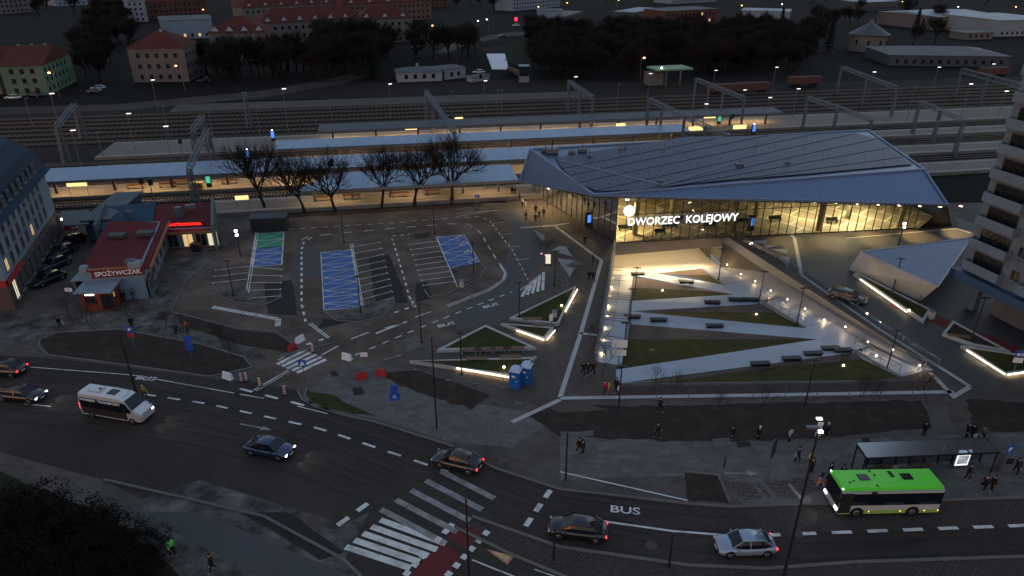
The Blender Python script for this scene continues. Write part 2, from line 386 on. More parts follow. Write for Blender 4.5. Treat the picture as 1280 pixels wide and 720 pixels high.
# foreground roads
sheet('main_road', [(-200, 424), (0, 444), (60, 447), (165, 460), (262, 473), (320, 478), (372, 488), (384, 504), (470, 528), (560, 556), (620, 586), (700, 612), (860, 630), (912, 634), (1000, 632), (1280, 622), (1600, 610), (1600, 760), (600, 860), (330, 700), (130, 600), (0, 565), (-200, 545)], 'asphalt_road', 0)
sheet('side_road', [(372, 488), (346, 470), (320, 478), (313, 462), (345, 447), (420, 428), (470, 452), (408, 470), (384, 486), (384, 504)], 'asphalt', .001)
sheet('bus_bay_setts', [(930, 633), (1280, 622), (1600, 612), (1600, 642), (1280, 657), (960, 668)], 'setts', .004)
sheet('central_reserve_paving', [(590, 646), (700, 684), (860, 707), (960, 711), (1070, 703), (1280, 696), (1600, 690), (1600, 780), (860, 790), (740, 735), (640, 694), (570, 660)], 'setts', .004)
sheet('left_reserve_paving', [(-100, 478), (120, 481), (240, 487), (150, 490), (-100, 484)], 'setts', .004)
sheet('near_pavement', [(130, 640), (250, 600), (430, 655), (462, 640), (430, 700), (460, 720), (560, 800), (250, 820), (0, 680)], 'old_paving', .005)
sheet('cycle_path', [(170, 640), (250, 640), (450, 725), (470, 745), (370, 745)], 'asphalt_new', .009)
rough_sheet('corner_lawn', [(-200, 600), (0, 590), (140, 648), (250, 740), (200, 800), (-200, 800)], 'dark_grass', .009)
sheet('corner_pavement', [(386, 487), (410, 470), (450, 452), (470, 462), (600, 505), (700, 520), (640, 560), (560, 552), (470, 524), (420, 515), (392, 505)], 'paving_path', .003)
rough_sheet('corner_grass', [(380, 490), (408, 492), (450, 511), (470, 520), (425, 514), (392, 505)], 'grass', .007)
rough_sheet('crossing_grass', [(520, 462), (570, 478), (612, 494), (590, 512), (520, 490), (470, 468)], 'soil', .006)
sheet('bus_stop_pavement', [(700, 545), (860, 552), (1000, 552), (1280, 540), (1600, 530), (1600, 612), (1280, 622), (1000, 632), (930, 632), (905, 600), (850, 595), (700, 600)], 'paving_path', .003)
rough_sheet('front_planting_soil', [(690, 505), (790, 508), (1150, 500), (1165, 535), (1020, 548), (860, 552), (700, 545), (660, 520)], 'soil', .006)
rough_sheet('corner_planting_soil', [(856, 590), (898, 594), (912, 628), (858, 626)], 'soil', .008)
rough_sheet('right_planting_soil', [(1205, 498), (1300, 505), (1300, 540), (1215, 540)], 'soil', .006)
sheet('station_forecourt', [(765, 303), (663, 240), (640, 245), (655, 262), (735, 318), (752, 330)], 'paving_warm', .001)
sheet('east_forecourt', [(905, 292), (990, 286), (1190, 270), (1280, 300), (1300, 420), (1240, 480), (1210, 495), (1010, 345)], 'asphalt_new', -.003)
sheet('east_paving', [(906, 292), (1192, 270), (1200, 285), (1058, 298), (990, 292), (965, 300), (940, 312)], 'paving_warm', .001)
sheet('red_cycle_lane', [(1120, 375), (1290, 440), (1290, 452), (1110, 382)], 'lane_red', .003)
sheet('walking_strip', [(755, 455), (700, 500), (775, 500), (765, 480), (769, 460)], 'paving_warm', .003)
sheet('lawn_edge_paving', [(775, 483), (1090, 478), (1175, 474), (1185, 488), (770, 494)], 'setts', .003)
mat('dirt', (.085, .066, .054), .9, col2=(.14, .11, .09), scale=1.5, fine=.5, finescale=3); mat('tar_patch', (.030, .026, .026), .7)
mat('pale_patch', (.17, .155, .145), .8, col2=(.10, .09, .085), scale=2, fine=.4)
for i, (m_, P_, z_) in enumerate((('dirt', [(382, 296), (412, 291), (418, 297), (400, 306), (384, 308)], .003), ('dirt', [(436, 303), (478, 297), (482, 303), (470, 306)], .003), ('dirt', [(510, 294), (548, 290), (545, 297), (512, 300)], .003), ('tar_patch', [(517, 293), (538, 290), (536, 296), (519, 298)], .004), ('tar_patch', [(460, 320), (486, 318), (510, 378), (470, 380)], .0), ('tar_patch', [(405, 398), (440, 402), (395, 412)], .003),
    ('tar_patch', [(520, 355), (533, 352), (541, 372), (520, 378)], .001), ('dirt', [(574, 337), (600, 331), (604, 338), (590, 350), (570, 350)], .103), ('tar_patch', [(330, 355), (365, 350), (372, 395), (335, 392)], .001), ('pale_patch', [(700, 540), (740, 538), (742, 545), (702, 548)], .006), ('pale_patch', [(890, 548), (914, 547), (916, 556), (892, 557)], .006), ('tar_patch', [(920, 553), (936, 552), (940, 558), (922, 560)], .007), ('tar_patch', [(1076, 548), (1086, 547), (1090, 556), (1080, 558)], .007), ('tar_patch', [(1148, 550), (1158, 549), (1166, 556), (1156, 557)], .007), ('tar_patch', [(1192, 549), (1204, 549), (1204, 552), (1192, 552)], .007),
    ('cobbles', [(900, 600), (955, 604), (1010, 596), (1030, 612), (1000, 622), (930, 625)], .006), ('pale_patch', [(938, 602), (944, 602), (962, 624), (954, 626)], .009), ('pale_patch', [(948, 602), (954, 602), (972, 622), (965, 624)], .009), ('pale_patch', [(930, 628), (1030, 623), (1030, 627), (932, 633)], .010), ('dirt', [(1185, 505), (1205, 500), (1215, 520), (1192, 530)], .008), ('pale_patch', [(505, 425), (522, 420), (528, 432), (508, 440)], .003), ('pale_patch', [(320, 420), (350, 424), (345, 432), (325, 430)], .003),
    ('tar_patch', [(440, 485), (452, 484), (456, 492), (444, 494)], .009), ('tar_patch', [(412, 465), (420, 464), (424, 470), (414, 471)], .009), ('dirt', [(660, 500), (700, 500), (760, 512), (700, 516)], .007), ('pale_patch', [(644, 500), (656, 500), (655, 506), (643, 506)], .010), ('dirt', [(380, 640), (400, 646), (396, 664), (372, 656)], .008), ('dirt', [(350, 655), (372, 660), (420, 690), (400, 696)], .008), ('tar_patch', [(300, 640), (360, 640), (430, 690), (400, 700)], .010))):
    rough_sheet('ground_patch', P_, m_, z_ + .0004 * i, .06)
# ---- kerbs (raised 0.12)
k = MB()
for pts in ([(50, 425), (72, 416), (150, 412), (252, 431), (305, 447), (315, 460), (262, 471), (160, 457), (60, 444), (48, 433), (50, 425)],
            [(214, 390), (232, 352), (268, 322)], [(214, 390), (300, 412), (345, 415), (368, 432)],
            [(440, 386), (414, 392), (402, 388)], [(402, 388), (420, 401), (448, 403), (478, 396), (493, 382), (492, 372)],
            [(530, 362), (537, 372), (560, 368), (600, 348), (606, 336), (600, 328)], [(268, 367), (292, 378), (330, 382), (352, 372), (350, 366)],
            [(372, 488), (378, 500), (420, 517), (470, 528), (560, 556), (620, 586), (700, 612), (860, 630), (912, 634), (1000, 631), (1280, 622), (1600, 611)],
            [(384, 486), (380, 496), (392, 508), (420, 515)], [(590, 646), (700, 684), (860, 707), (960, 711), (1070, 703), (1280, 696), (1600, 690)],
            [(130, 600), (330, 646), (430, 700), (470, 740)], [(570, 660), (640, 694), (740, 735)], [(345, 447), (420, 428)],
            [(856, 590), (898, 594), (912, 628)]):
    strip_quads(k, PP(pts), .22, .12, th=.14)
kk = k.build('kerb', 'kerb_stone'); kk['kind'] = 'structure'
# raised planting island left
mb = MB(); mb.prism([tuple(p[:2]) for p in PP([(52, 426), (73, 417), (150, 413.5), (251, 432), (303, 448), (312, 460), (262, 469.5), (160, 455.5), (61, 442.5)])], 0, .09)
mb.build('planting_island', 'soil')['kind'] = 'structure'
mb = MB(); mb.prism([tuple(p[:2]) for p in PP([(222, 392), (300, 414), (343, 418), (372, 436), (360, 440), (300, 430), (225, 405)])], 0, .09)
mb.build('verge_soil', 'soil')['kind'] = 'structure'
for n_, P_ in (('parking_island_end', [(403, 390), (440, 386), (492, 373), (492, 382), (477, 395), (448, 401), (420, 399)]), ('parking_island_end', [(564, 336), (600, 329), (605, 337), (599, 347), (572, 358)]),
               ('parking_island_end', [(270, 366), (305, 358), (316, 376), (292, 377)])):
    mb = MB(); mb.prism([tuple(p[:2]) for p in PP(P_)], 0, .1); mb.build(n_, 'old_paving')['kind'] = 'structure'

mat('asphalt_polished', (.054, .043, .038), .72, col2=(.046, .036, .032), scale=.4, fine=.3, finescale=2); wp = MB()
for i, ln_ in enumerate(([(-60, 452), (100, 466), (260, 490), (400, 528), (560, 585), (700, 640), (860, 676), (1000, 686), (1300, 674)], [(-60, 515), (100, 524), (260, 548), (400, 590), (520, 640), (620, 700), (700, 740)], [(-60, 490), (100, 497), (260, 522), (400, 560), (520, 606), (620, 650)], [(560, 572), (700, 626), (860, 650), (940, 655)])):
    P_ = PP(ln_)
    for o_ in (-.8, .8):
        Q_ = []
        for j, p_ in enumerate(P_):
            d_ = (P_[min(j + 1, len(P_) - 1)] - P_[max(j - 1, 0)]).normalized(); Q_.append(p_ + Vector((-d_.y, d_.x, 0)) * o_)
        strip_quads(wp, Q_, .55, .0255 + .0006 * i)
wp.build('wheel_track', 'asphalt_polished')['kind'] = 'structure'
rough_sheet('ground_patch', [(430, 540), (470, 548), (462, 556), (424, 547)], 'tar_patch', .0245); rough_sheet('ground_patch', [(250, 498), (300, 506), (296, 512), (246, 503)], 'tar_patch', .0248); rough_sheet('ground_patch', [(1080, 676), (1160, 672), (1162, 680), (1082, 685)], 'tar_patch', .0243); rough_sheet('ground_patch', [(760, 658), (800, 664), (796, 672), (756, 665)], 'tar_patch', .0241)
# ---- painted markings
W = MB(); Z = .03
def L(px, wd=.12, dash=None, gap=None, z=Z): line(W, px, wd, z, dash, gap)
# car-park guide lines
L([(360, 287), (420, 283), (500, 278), (560, 273), (600, 271), (612, 276), (640, 312), (660, 350)], .16, .9, .9)
L([(376, 300), (386, 296), (420, 292), (500, 285), (560, 280), (585, 280), (600, 290), (625, 332)], .2, 1.6, 1.8)
L([(390, 297), (380, 302), (377, 312), (377, 380), (382, 402)], .3, 1.0, 1.0)
L([(386, 405), (410, 423)], .14); L([(389, 404), (412, 422)], .14)
L([(490, 298), (500, 330), (512, 372), (517, 383)], .25, 1.0, 1.1); L([(514, 376), (518, 384)], .15); L([(516, 376), (520, 384)], .15)
L([(491, 295), (512, 293)], .3, .5, .7); L([(493, 391), (514, 384)], .35, .6, .9)
L([(383, 431), (408, 423)], .4, .6, .9)
L([(558, 382), (610, 362), (628, 350), (631, 342), (624, 330)], .14); L([(560, 383.5), (612, 363.5), (630, 351), (633, 342), (625.5, 330)], .14)
L([(402, 444), (448, 419), (509, 403), (520, 396), (556, 384)], .2, 2.4, 2.0); L([(470, 417), (509, 402)], .3)
L([(444, 444), (520, 412), (580, 388), (640, 365)], .2, .9, .9)
L([(266, 384), (348, 399), (347, 408)], .7, .35, .12)
# parking bays
def bays(a0, a1, b0, b1, n, tick=True):
    for i in range(n + 1):
        t = i / n; A = (a0[0] + (a1[0] - a0[0]) * t, a0[1] + (a1[1] - a0[1]) * t); B = (b0[0] + (b1[0] - b0[0]) * t, b0[1] + (b1[1] - b0[1]) * t)
        L([A, B], .13)
        if tick:
            q = U(*B); d = (U(*B) - U(*A)).normalized(); nn = Vector((-d.y, d.x, 0)) * .3
            W.poly([(q - nn - d * .06).xyz + Vector((0, 0, Z)), (q - nn + d * .06) + Vector((0, 0, Z)), (q + nn + d * .06) + Vector((0, 0, Z)), (q + nn - d * .06) + Vector((0, 0, Z))])
bays((440, 309), (453, 383), (475, 303), (492, 372), 9); L([(438, 305), (452, 384)], .16); L([(440.5, 305), (454.5, 384)], .12)
bays((546, 301.5), (568, 352), (511, 306), (529, 357), 8); L([(545, 296), (572, 359)], .16)
bays((314, 334), (307, 373), (352.5, 337), (350, 370), 4); bays((311, 333), (308, 349), (269.5, 338), (266, 354), 2)
L([(320, 290), (306, 376)], .14); L([(323, 290), (309, 376)], .12)
L([(355, 290), (352, 331)], .12)
L([(616, 279.5), (631, 278)], .1); L([(625, 294), (640, 292)], .1); L([(634, 309.5), (651, 307.5)], .1); L([(646, 325.5), (662, 323)], .1)
L([(570, 267), (623, 263)], .12); L([(571, 271), (618, 263)], .12)
for i in range(5):
    L([(652.5 + i * 6.5, 371 - i * 2), (661 + i * 4.6, 355 - i * 3.6)], .4)
L([(650, 363), (676, 343)], .15)
# plaza strips
S = MB()
def SL(px, wd=.45): strip_quads(S, PP(px), wd, .040)
SL([(651, 285), (693, 282), (752, 326), (725, 420), (700, 497)], .5); SL([(693, 282), (712, 279)], .4)
SL([(700, 498), (960, 494), (1192, 490)], .55); SL([(640, 528), (700, 500)], .5)
SL([(725, 417), (757, 420), (759, 413)], .5); SL([(984, 288), (993, 298), (1002, 344), (1100, 412), (1212, 483)], .5)
SL([(1212, 484), (1192, 496), (1163, 466)], .5); SL([(1058, 298), (1195, 286), (1225, 295)], .25)
S.build('stone_strip', 'strip_stone')['kind'] = 'structure'
# roads
L([(38, 459), (165, 469), (240, 482), (300, 493)], .12); L([(215, 478), (340, 500), (420, 520)], .12, 3.5, 4)
L([(180, 493), (260, 505), (400, 536), (560, 590)], .24, 1.4, 1.4); L([(30, 505), (100, 512)], .12, 3, 4)
L([(317, 488), (360, 463)], .16); L([(320, 489), (363, 464)], .1); L([(300, 486), (384, 508)], .3, 1.6, 1.6)
L([(755, 652), (840, 664), (905, 669), (950, 669)], .2); L([(950, 669.5), (1280, 657), (1600, 640)], .32, 1.6, 1.25)
L([(590, 700), (660, 728)], .12); L([(668, 712), (720, 730)], .1, 2, 3)
L([(657, 658), (690, 610)], .45, 1.0, .8); L([(700, 590), (860, 626)], .15)
L([(422, 657), (470, 622)], .45, 1.1, .9)
# crossings
def zebra(a0, a1, b0, b1, n, wd, worn=False):
    mbz = WW if worn else W
    for i in range(n):
        t = (i + .25) / n; A = (a0[0] + (a1[0] - a0[0]) * t, a0[1] + (a1[1] - a0[1]) * t); B = (b0[0] + (b1[0] - b0[0]) * t, b0[1] + (b1[1] - b0[1]) * t)
        strip_quads(mbz, PP([A, B]), wd, Z + (.003 if worn else .0016))
WW = MB()
zebra((382, 436), (412, 452), (345, 455), (376, 468), 5, .5)
zebra((346, 450), (360, 458), (358, 441), (372, 449), 2, .4, True)
zebra((556, 586), (462, 646), (622, 620), (545, 690), 5, .55, True)
zebra((478, 648), (424, 690), (560, 678), (505, 716), 5, .55)
zebra((1000, 628), (1020, 628), (985, 606), (990, 604), 1, .3, True)
W.build('road_marking', 'line_white')['kind'] = 'structure'
L2 = MB()
for q in ([(536, 716), (552, 727), (634, 662), (610, 652)],):
    pass
sheet('red_crossing_lane', [(512, 722), (545, 735), (604, 664), (570, 654)], 'lane_red', .008)
for a, b in (((506, 720), (566, 655)), ((548, 732), (610, 664))): strip_quads(L2, PP([a, b]), .5, Z + .006, .5, .45)
L2.build('road_marking', 'line_white')['kind'] = 'structure'
def arrow(px, sc_, rz, nm='road_marking'):
    p = U(*px); mb = MB(); s_ = sc_
    mb.poly([(0, -.1, Z), (3 * s_, -.1, Z), (3 * s_, .1, Z), (0, .1, Z)]); mb.poly([(3 * s_, -.35, Z), (4.4 * s_, 0, Z), (3 * s_, .35, Z)])
    o = mb.build(nm, 'line_worn'); o.location = (p.x, p.y, 0); o.rotation_euler.z = rz; o['kind'] = 'structure'
arrow((905, 592), .7, R(0)); arrow((480, 450), .5, R(30)); arrow((300, 530), .8, R(-16))
for px, sz, rz in (((548, 410), 1.0, 27), ((605, 386), 1.0, 30), ((168, 474), 1.0, -10), ((762, 640), 1.1, -8)):
    p = U(*px); o = text_mesh('bus_marking', 'BUS', sz, 'line_white', None, (p.x, p.y, Z), (0, 0, R(rz)), 0, 'LEFT', 1.3, .02); o['kind'] = 'structure'
WW.build('road_marking', 'line_worn')['kind'] = 'structure'
# yellow-red pedestrian warning triangle on the near carriageway
mb = MB(); mb.poly(PP([(607, 686), (643, 695), (634, 706)], .030)); mb.build('road_marking', 'bay_red' if 'bay_red' in MT else mat('mark_pink', (.55, .22, .16), .7, col2=(.3, .15, .12), scale=2))['kind'] = 'structure'
mb = MB(); mb.poly(PP([(615, 689), (640, 695), (633, 702)], .036)); mb.build('road_marking', mat('mark_yellow', (.6, .45, .2), .7, col2=(.35, .25, .14), scale=2))['kind'] = 'structure'
# coloured bays
sheet('blue_bays', [(401, 315.5), (440, 312), (452, 384), (405, 388)], 'bay_blue', .006)
sheet('blue_bays', [(546, 296.5), (580, 293.5), (602, 333), (562, 336)], 'bay_blue', .006)
sheet('blue_bays', [(318, 311), (354, 308), (352.5, 331), (315, 333.5)], 'bay_blue', .006)
sheet('green_bays', [(320, 292.5), (355, 290), (354, 308), (318, 311)], 'bay_green', .006)
B = MB()
def hatch(TL, TR, BR, BL, n, m=2, wd=.1):
    def lerp(a, b, t): return (a[0] + (b[0] - a[0]) * t, a[1] + (b[1] - a[1]) * t)
    for i in range(n + 1):
        t = i / n; A = lerp(TL, BL, t); Bp = lerp(TR, BR, t)
        strip_quads(B, PP([A, Bp]), .12, Z)
    for i in range(n):
        t0 = i / n; t1 = (i + 1) / n
        strip_quads(B, PP([lerp(TL, BL, t1), lerp(TR, BR, t0)]), wd, Z + .002)
        if i % 2 == 0: strip_quads(B, PP([lerp(TL, BL, t0), lerp(TR, BR, t1)]), wd, Z + .004)
    strip_quads(B, PP([TL, BL]), .12, Z + .006); strip_quads(B, PP([TR, BR]), .12, Z + .006)
hatch((401, 315.5), (440, 312), (452, 384), (405, 388), 9)
hatch((546, 296.5), (580, 293.5), (602, 333), (562, 336), 4)
hatch((318, 311), (354, 308), (352.5, 331), (315, 333.5), 3)
hatch((320, 292.5), (355, 290), (354, 308), (318, 311), 2)
for px in ((574, 297.5), (580, 305.5), (585, 316), (591, 328)):      # wheelchair marks: wheel ring and back
    p = U(*px)
    for i in range(10):
        a = 2 * math.pi * i / 12; b = 2 * math.pi * (i + 1) / 12
        strip_quads(B, [p + Vector((math.cos(a), math.sin(a), 0)) * .55, p + Vector((math.cos(b), math.sin(b), 0)) * .55], .14, Z + .008)
    strip_quads(B, [p + Vector((-.1, .5, 0)), p + Vector((-.1, 1.3, 0))], .16, Z + .008)
B.build('bay_marking', 'line_white')['kind'] = 'structure'
# manholes
for px in ((814, 682), (996, 667), (652, 500), (655, 386)):
    p = U(*px); mb = MB(); mb.tube(p + Vector((0, 0, .002)), p + Vector((0, 0, .035)), .45, .45, 16)
    tag(mb.build('manhole_cover', 'concrete_dark'), {814: 'round manhole cover in the lane behind the dark car', 996: 'manhole cover on the dashed line beside the bus', 652: 'pale manhole cover in the paving below the blue toilets', 655: 'small cover in the verge beside the lit lawns'}[px[0]], 'manhole')

# ================================================================== sunken plaza
def zpoly(name, quads, m, kind='structure', parent=None):
    mb = MB()
    for q in quads: mb.poly(PP(q))
    o = mb.build(name, m, fixn=False)
    if kind: o['kind'] = kind
    return o
zpoly('ramp_path', [[(770, 462, 0), (770, 479, 0), (1067, 441, -1.5), (1022, 424, -1.5)],
    [(786, 405, -2.25), (1022, 424, -1.5), (1005, 410, -1.5), (788, 389, -2.25)],
    [(1022, 424, -1.5), (1067, 441, -1.5), (1098, 431, -1.5), (1036, 402, -1.5), (1005, 410, -1.5)],
    [(790, 376, -2.25), (788, 389, -2.25), (950, 380, -3), (918, 368, -3)],
    [(918, 368, -3), (950, 380, -3), (978, 371, -3), (937, 352, -3), (904, 356, -3)],
    [(791, 344, -4.5), (820, 341.5, -4.5), (904, 356, -3), (918, 368, -3)]], 'ramp_concrete')
zpoly('cobbled_slope', [[(786, 405, -2.25), (1020, 424, -1.5), (779, 424, -1.75)],
    [(788, 389, -2.25), (950, 380, -3), (972, 391, -2.75), (850, 390, -2.6)],
    [(792, 346, -4.35), (918, 368, -3), (880, 364, -3.1), (791, 359.5, -3.5)],
    [(820, 341.5, -4.5), (876, 336, -4.45), (887, 343.5, -4.0), (850, 343.8, -4.2)],
    [(775, 478.6, 0), (1067, 441, -1.5), (1078, 449, -1.4), (965, 460, -1.0), (860, 474, -.25)]], 'cobbles')
zpoly('lawn', [[(779, 424, -1.75), (1020, 424, -1.5), (1022, 424.3, -1.5), (770, 462, 0)],
    [(788, 389.3, -2.25), (850, 390, -2.6), (972, 391, -2.75), (1006, 410, -1.5)],
    [(791, 359.5, -3.5), (880, 364, -3.1), (918, 368, -3), (790, 376, -2.25)],
    [(850, 343.8, -4.2), (887, 343.5, -4.0), (904, 356, -3)],
    [(860, 474, -.25), (965, 460, -1.0), (1078, 449, -1.4), (1124, 471, 0), (1090, 475.5, 0), (775, 479, 0)]], 'grass')
zpoly('retaining_slope', [[(905, 293, 0), (903, 302, -1.1), (960, 341, -2.3)], [(905, 293, 0), (960, 341, -2.3), (1167, 462, 0)],
    [(960, 341, -2.3), (900, 333, -4.5), (1145, 458, -.2)], [(960, 341, -2.3), (1145, 458, -.2), (1167, 462, 0)]], 'concrete')
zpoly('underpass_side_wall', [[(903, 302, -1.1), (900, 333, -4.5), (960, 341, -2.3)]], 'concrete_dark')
fa = U(769, 304); fb = U(905, 293); FD = (fb - fa).normalized(); FN = Vector((-FD.y, FD.x, 0))
f0 = U(764, 342, -4.5); f1 = U(791, 344, -4.5); f2 = U(820, 341.5, -4.5); f3 = U(876, 335.5, -4.5); f4 = U(900, 333, -4.5)
mb = MB(); mb.poly([f0, f1, f2, f3, f4, Vector((fb.x + 2, fb.y, -4.5)) + FN * 28, Vector((fa.x, fa.y, -4.5)) + FN * 28])
mb.build('underpass_floor', 'tunnel_floor')['kind'] = 'structure'
def wallseg(mb, a, b, z0, z1, th=.3):
    a = Vector(a); b = Vector(b); d = (b - a); d.z = 0; d.normalize(); n = Vector((-d.y, d.x, 0)) * th
    mb.prism([(a.x, a.y), (b.x, b.y), (b.x + n.x, b.y + n.y), (a.x + n.x, a.y + n.y)], z0, z1)
mb = MB(); a = Vector((fa.x, fa.y, 0)); wallseg(mb, a - FN * .3, a + FN * 28, -5, -.03, .3)
wallseg(mb, Vector((fb.x + 2, fb.y, 0)) + FN * 28, Vector((fb.x, fb.y, 0)) + FN * .2, -5, -.03, .3); wallseg(mb, a + FN * 28, Vector((fb.x + 2, fb.y, 0)) + FN * 28, -5, -.03, .3)
mb.build('underpass_wall', 'interior_wall')['kind'] = 'structure'
# left flight of stairs: 4 flights with landings
TL0, TR0 = U(747, 452, 0), U(777, 457, 0); BL0, BR0 = U(764, 342, -4.5), U(791, 344, -4.5)
def stairs(name, tl, tr, bl, br, segs, steps, landing=.25):
    mb = MB(); z0, z1 = tl.z, bl.z
    seg = 1.0 / segs
    def row(t): return tl.lerp(bl, t), tr.lerp(br, t)
    for s_ in range(segs):
        a = s_ * seg; b = (s_ + 1) * seg; zA = z0 + (z1 - z0) * a; zB = z0 + (z1 - z0) * b
        le = a + (b - a) * landing; prev = a
        rows = [(a, le, zA)] + [(le + (b - le) * i / steps, le + (b - le) * (i + 1) / steps, zA + (zB - zA) * (i + 1) / steps) for i in range(steps)]
        for p, q, z in rows:
            (l0, r0), (l1, r1) = row(p), row(q)
            mb.prism([(l0.x, l0.y), (r0.x, r0.y), (r1.x, r1.y), (l1.x, l1.y)], z - 1.2, z + .0005 * s_)
    o = mb.build(name, 'ramp_concrete'); o['kind'] = 'structure'
    ln = MB()
    for s_ in range(segs):
        a = s_ * seg; b = (s_ + 1) * seg; le = a + (b - a) * landing
        for i in range(0, steps, 2 if segs > 1 else 3):
            q = le + (b - le) * i / steps; z = z0 + (z1 - z0) * a + ((z1 - z0) * (b - a)) * i / steps; (l0, r0), (l1, r1) = row(max(0, q - .004)), row(q)
            ln.prism([(l0.x, l0.y), (r0.x, r0.y), (r1.x, r1.y), (l1.x, l1.y)], z, z + .012)
    ln.build('stair_nosing', 'concrete_dark')['kind'] = 'structure'; return o
stairs('stair_flights', TL0, TR0, BL0, BR0, 4, 7, .45)
stairs('stair_flights', U(1124, 471, 0), U(1162, 461, 0), U(1067, 438, -1.5), U(1098, 431, -1.5), 1, 10, .03)
stairs('stair_flights', U(1005, 410, -1.5), U(1036, 402, -1.5), U(950, 376, -3), U(978, 371, -3), 1, 10, .03)
stairs('stair_flights', U(904, 356, -3), U(937, 352, -3), U(876, 335.5, -4.5), U(900, 333, -4.5), 1, 10, .03)
# walls that hold the ground round the stairs
mb = MB(); wallseg(mb, TL0, Vector((fa.x, fa.y, 0)), -5.2, .12, .3); a_ = mb.build('retaining_wall', 'concrete'); a_['kind'] = 'structure'
def sloped_wall(mb, a, b, za, zb, zlo, th):
    a = Vector(a); b = Vector(b); d = (b - a); d.z = 0; d.normalize(); n = Vector((-d.y, d.x, 0)) * th
    vs = [(a.x, a.y, zlo), (b.x, b.y, zlo), (b.x + n.x, b.y + n.y, zlo), (a.x + n.x, a.y + n.y, zlo), (a.x, a.y, za), (b.x, b.y, zb), (b.x + n.x, b.y + n.y, zb), (a.x + n.x, a.y + n.y, za)]
    mb.add(vs, [(0, 3, 2, 1), (4, 5, 6, 7), (0, 1, 5, 4), (1, 2, 6, 5), (2, 3, 7, 6), (3, 0, 4, 7)])
mb = MB()
sloped_wall(mb, U(777, 457, 0), U(788, 404, -2.2), .1, -2.1, -4.6, .35)
sloped_wall(mb, U(788, 404, -2.2), U(790, 374, -2.2), -2.2, -2.2, -4.6, .3); sloped_wall(mb, U(790, 374, -2.2), U(791, 346, -4.4), -2.2, -4.35, -4.7, .3)
for a, b, za, zb in (((1124, 471, 0), (1067, 438, -1.5), .12, -1.35), ((1005, 410, -1.5), (950, 376, -3), -1.35, -2.85), ((904, 356, -3), (876, 335.5, -4.5), -2.85, -4.35)):
    A = U(*a); Bp = U(*b); sloped_wall(mb, Bp, A, zb, za, -5.0, .25)
mb.build('retaining_wall', 'concrete')['kind'] = 'structure'

# ================================================================== RAILWAY STATION
ST = thing('railway_station', 'glass fronted railway station with folded blue metal roof and white lettering above the sunken plaza', 'station', (40, 108, 0))
P1 = U(742, 244, 9); P2 = U(663, 187, 11); PB = U(1085, 163, 10.2); PLo = U(650, 226, 6); PR = U(1184, 256, 4.6)
pn = (P2 - P1).cross(PB - P1).normalized()
def roof_hit(px, py, up=0.0, n=pn, p0=P1):
    a = Vector((0, 0, CAM_H)); b = U(px, py, 0); d = b - a; t = (p0 - a).dot(n) / d.dot(n); return a + d * t + Vector((0, 0, up))
PM = roof_hit(1155, 212)
gA = U(769, 304); gB = Vector((72.2, 107.1, 0)); gW = U(663, 240); gD = (gB - gA).normalized(); gN = Vector((-gD.y, gD.x, 0))
mb = MB(); mb.slab([P1, PM, PB, P2][::-1], .25); mb.build('roof', 'roof_metal', ST, True, fixn=True)
mb = MB(); mb.slab([P1, PR, PM], .25); mb.build('roof_skirt', 'roof_ribbed', ST, True, fixn=True)
WL = U(668, 236, 5.7)
mb = MB(); mb.slab([P1, P2, PLo], .2); mb.build('side_fascia', 'facia_metal', ST, True, fixn=True)
mb = MB(); mb.slab([PM + Vector((0, 0, -.3)), PR + Vector((0, 0, -.1)), Vector((PR.x + 4, PR.y + 4, 0)), Vector((PB.x + 3, PB.y, 0)), PB - Vector((0, 0, .3))], .2)
mb.build('end_wall', 'facia_metal', ST, True)
wg = U(1190, 283, 0); mb = MB(); mb.poly([PR, wg, U(1148, 286, 0)]); mb.poly([PR, wg, Vector((PR.x + 4, PR.y + 4, 0))]); mb.build('corner_wing', 'dark_metal', ST, True)
mb = MB()
for a, b in ((P1, P2), (P1, PM), (P1, PR), (PM, PR), (P2, PLo), (P1, PLo), (PM, PB), (P2, PB)): mb.beam(a + Vector((0, 0, .05)), b + Vector((0, 0, .05)), .35, .3)
mb.build('roof_edge_trim', mat('trim_blue', (.16, .23, .36), .5, .4), ST, True)
rl = [((694, 198), (858, 172)), ((703, 212.5), (908, 172)), ((712, 221), (962, 170.5)), ((722, 230), (1020, 169)), ((745, 240), (1072, 168)), ((800, 239.5), (1096, 175)), ((868, 230), (1112, 186)), ((932, 224.5), (1128, 198)), ((1010, 219), (1140, 207))]
for i in range(len(rl) - 1):
    (a, b), (c, d) = rl[i], rl[i + 1]
    def q(p, s_): return roof_hit(p[0], p[1] + s_, .22)
    n_ = 1; A, Bq, Cc, Dd = q(a, .4), q(b, .4), q(d, -.4), q(c, -.4)
    mb = MB(); mb.slab([A, Bq, Cc, Dd][::-1], .10)
    o = mb.build('solar_array', 'solar', ST, True, fixn=True)
mb = MB(); mb.beam(roof_hit(697, 201, .2), roof_hit(828, 233, .2), .5, .12); mb.beam(roof_hit(828, 233, .2), roof_hit(930, 202, .2), .35, .1); mb.build('roof_walkway', 'galv', ST, True)
for px, py, sx in ((682, 189, 1), (690, 191, 1.4), (728, 190, 1), (737, 197, .7), (715, 192, .8), (825, 228, .6), (924, 208, .8), (984, 205, .6), (945, 184, .4), (775, 188, .4), (781, 187, .4), (830, 188, .4)):
    p = roof_hit(px, py, .1); mb = MB(); mb.box(p.x, p.y, p.z + .25 * sx, sx * 1.4, sx, .5 * sx, DA); mb.tube((p.x, p.y, p.z), (p.x, p.y, p.z + 1.1), .12, .12, 8)
    mb.build('roof_vent', 'galv' if sx > .8 else 'galv_dark', ST, True)
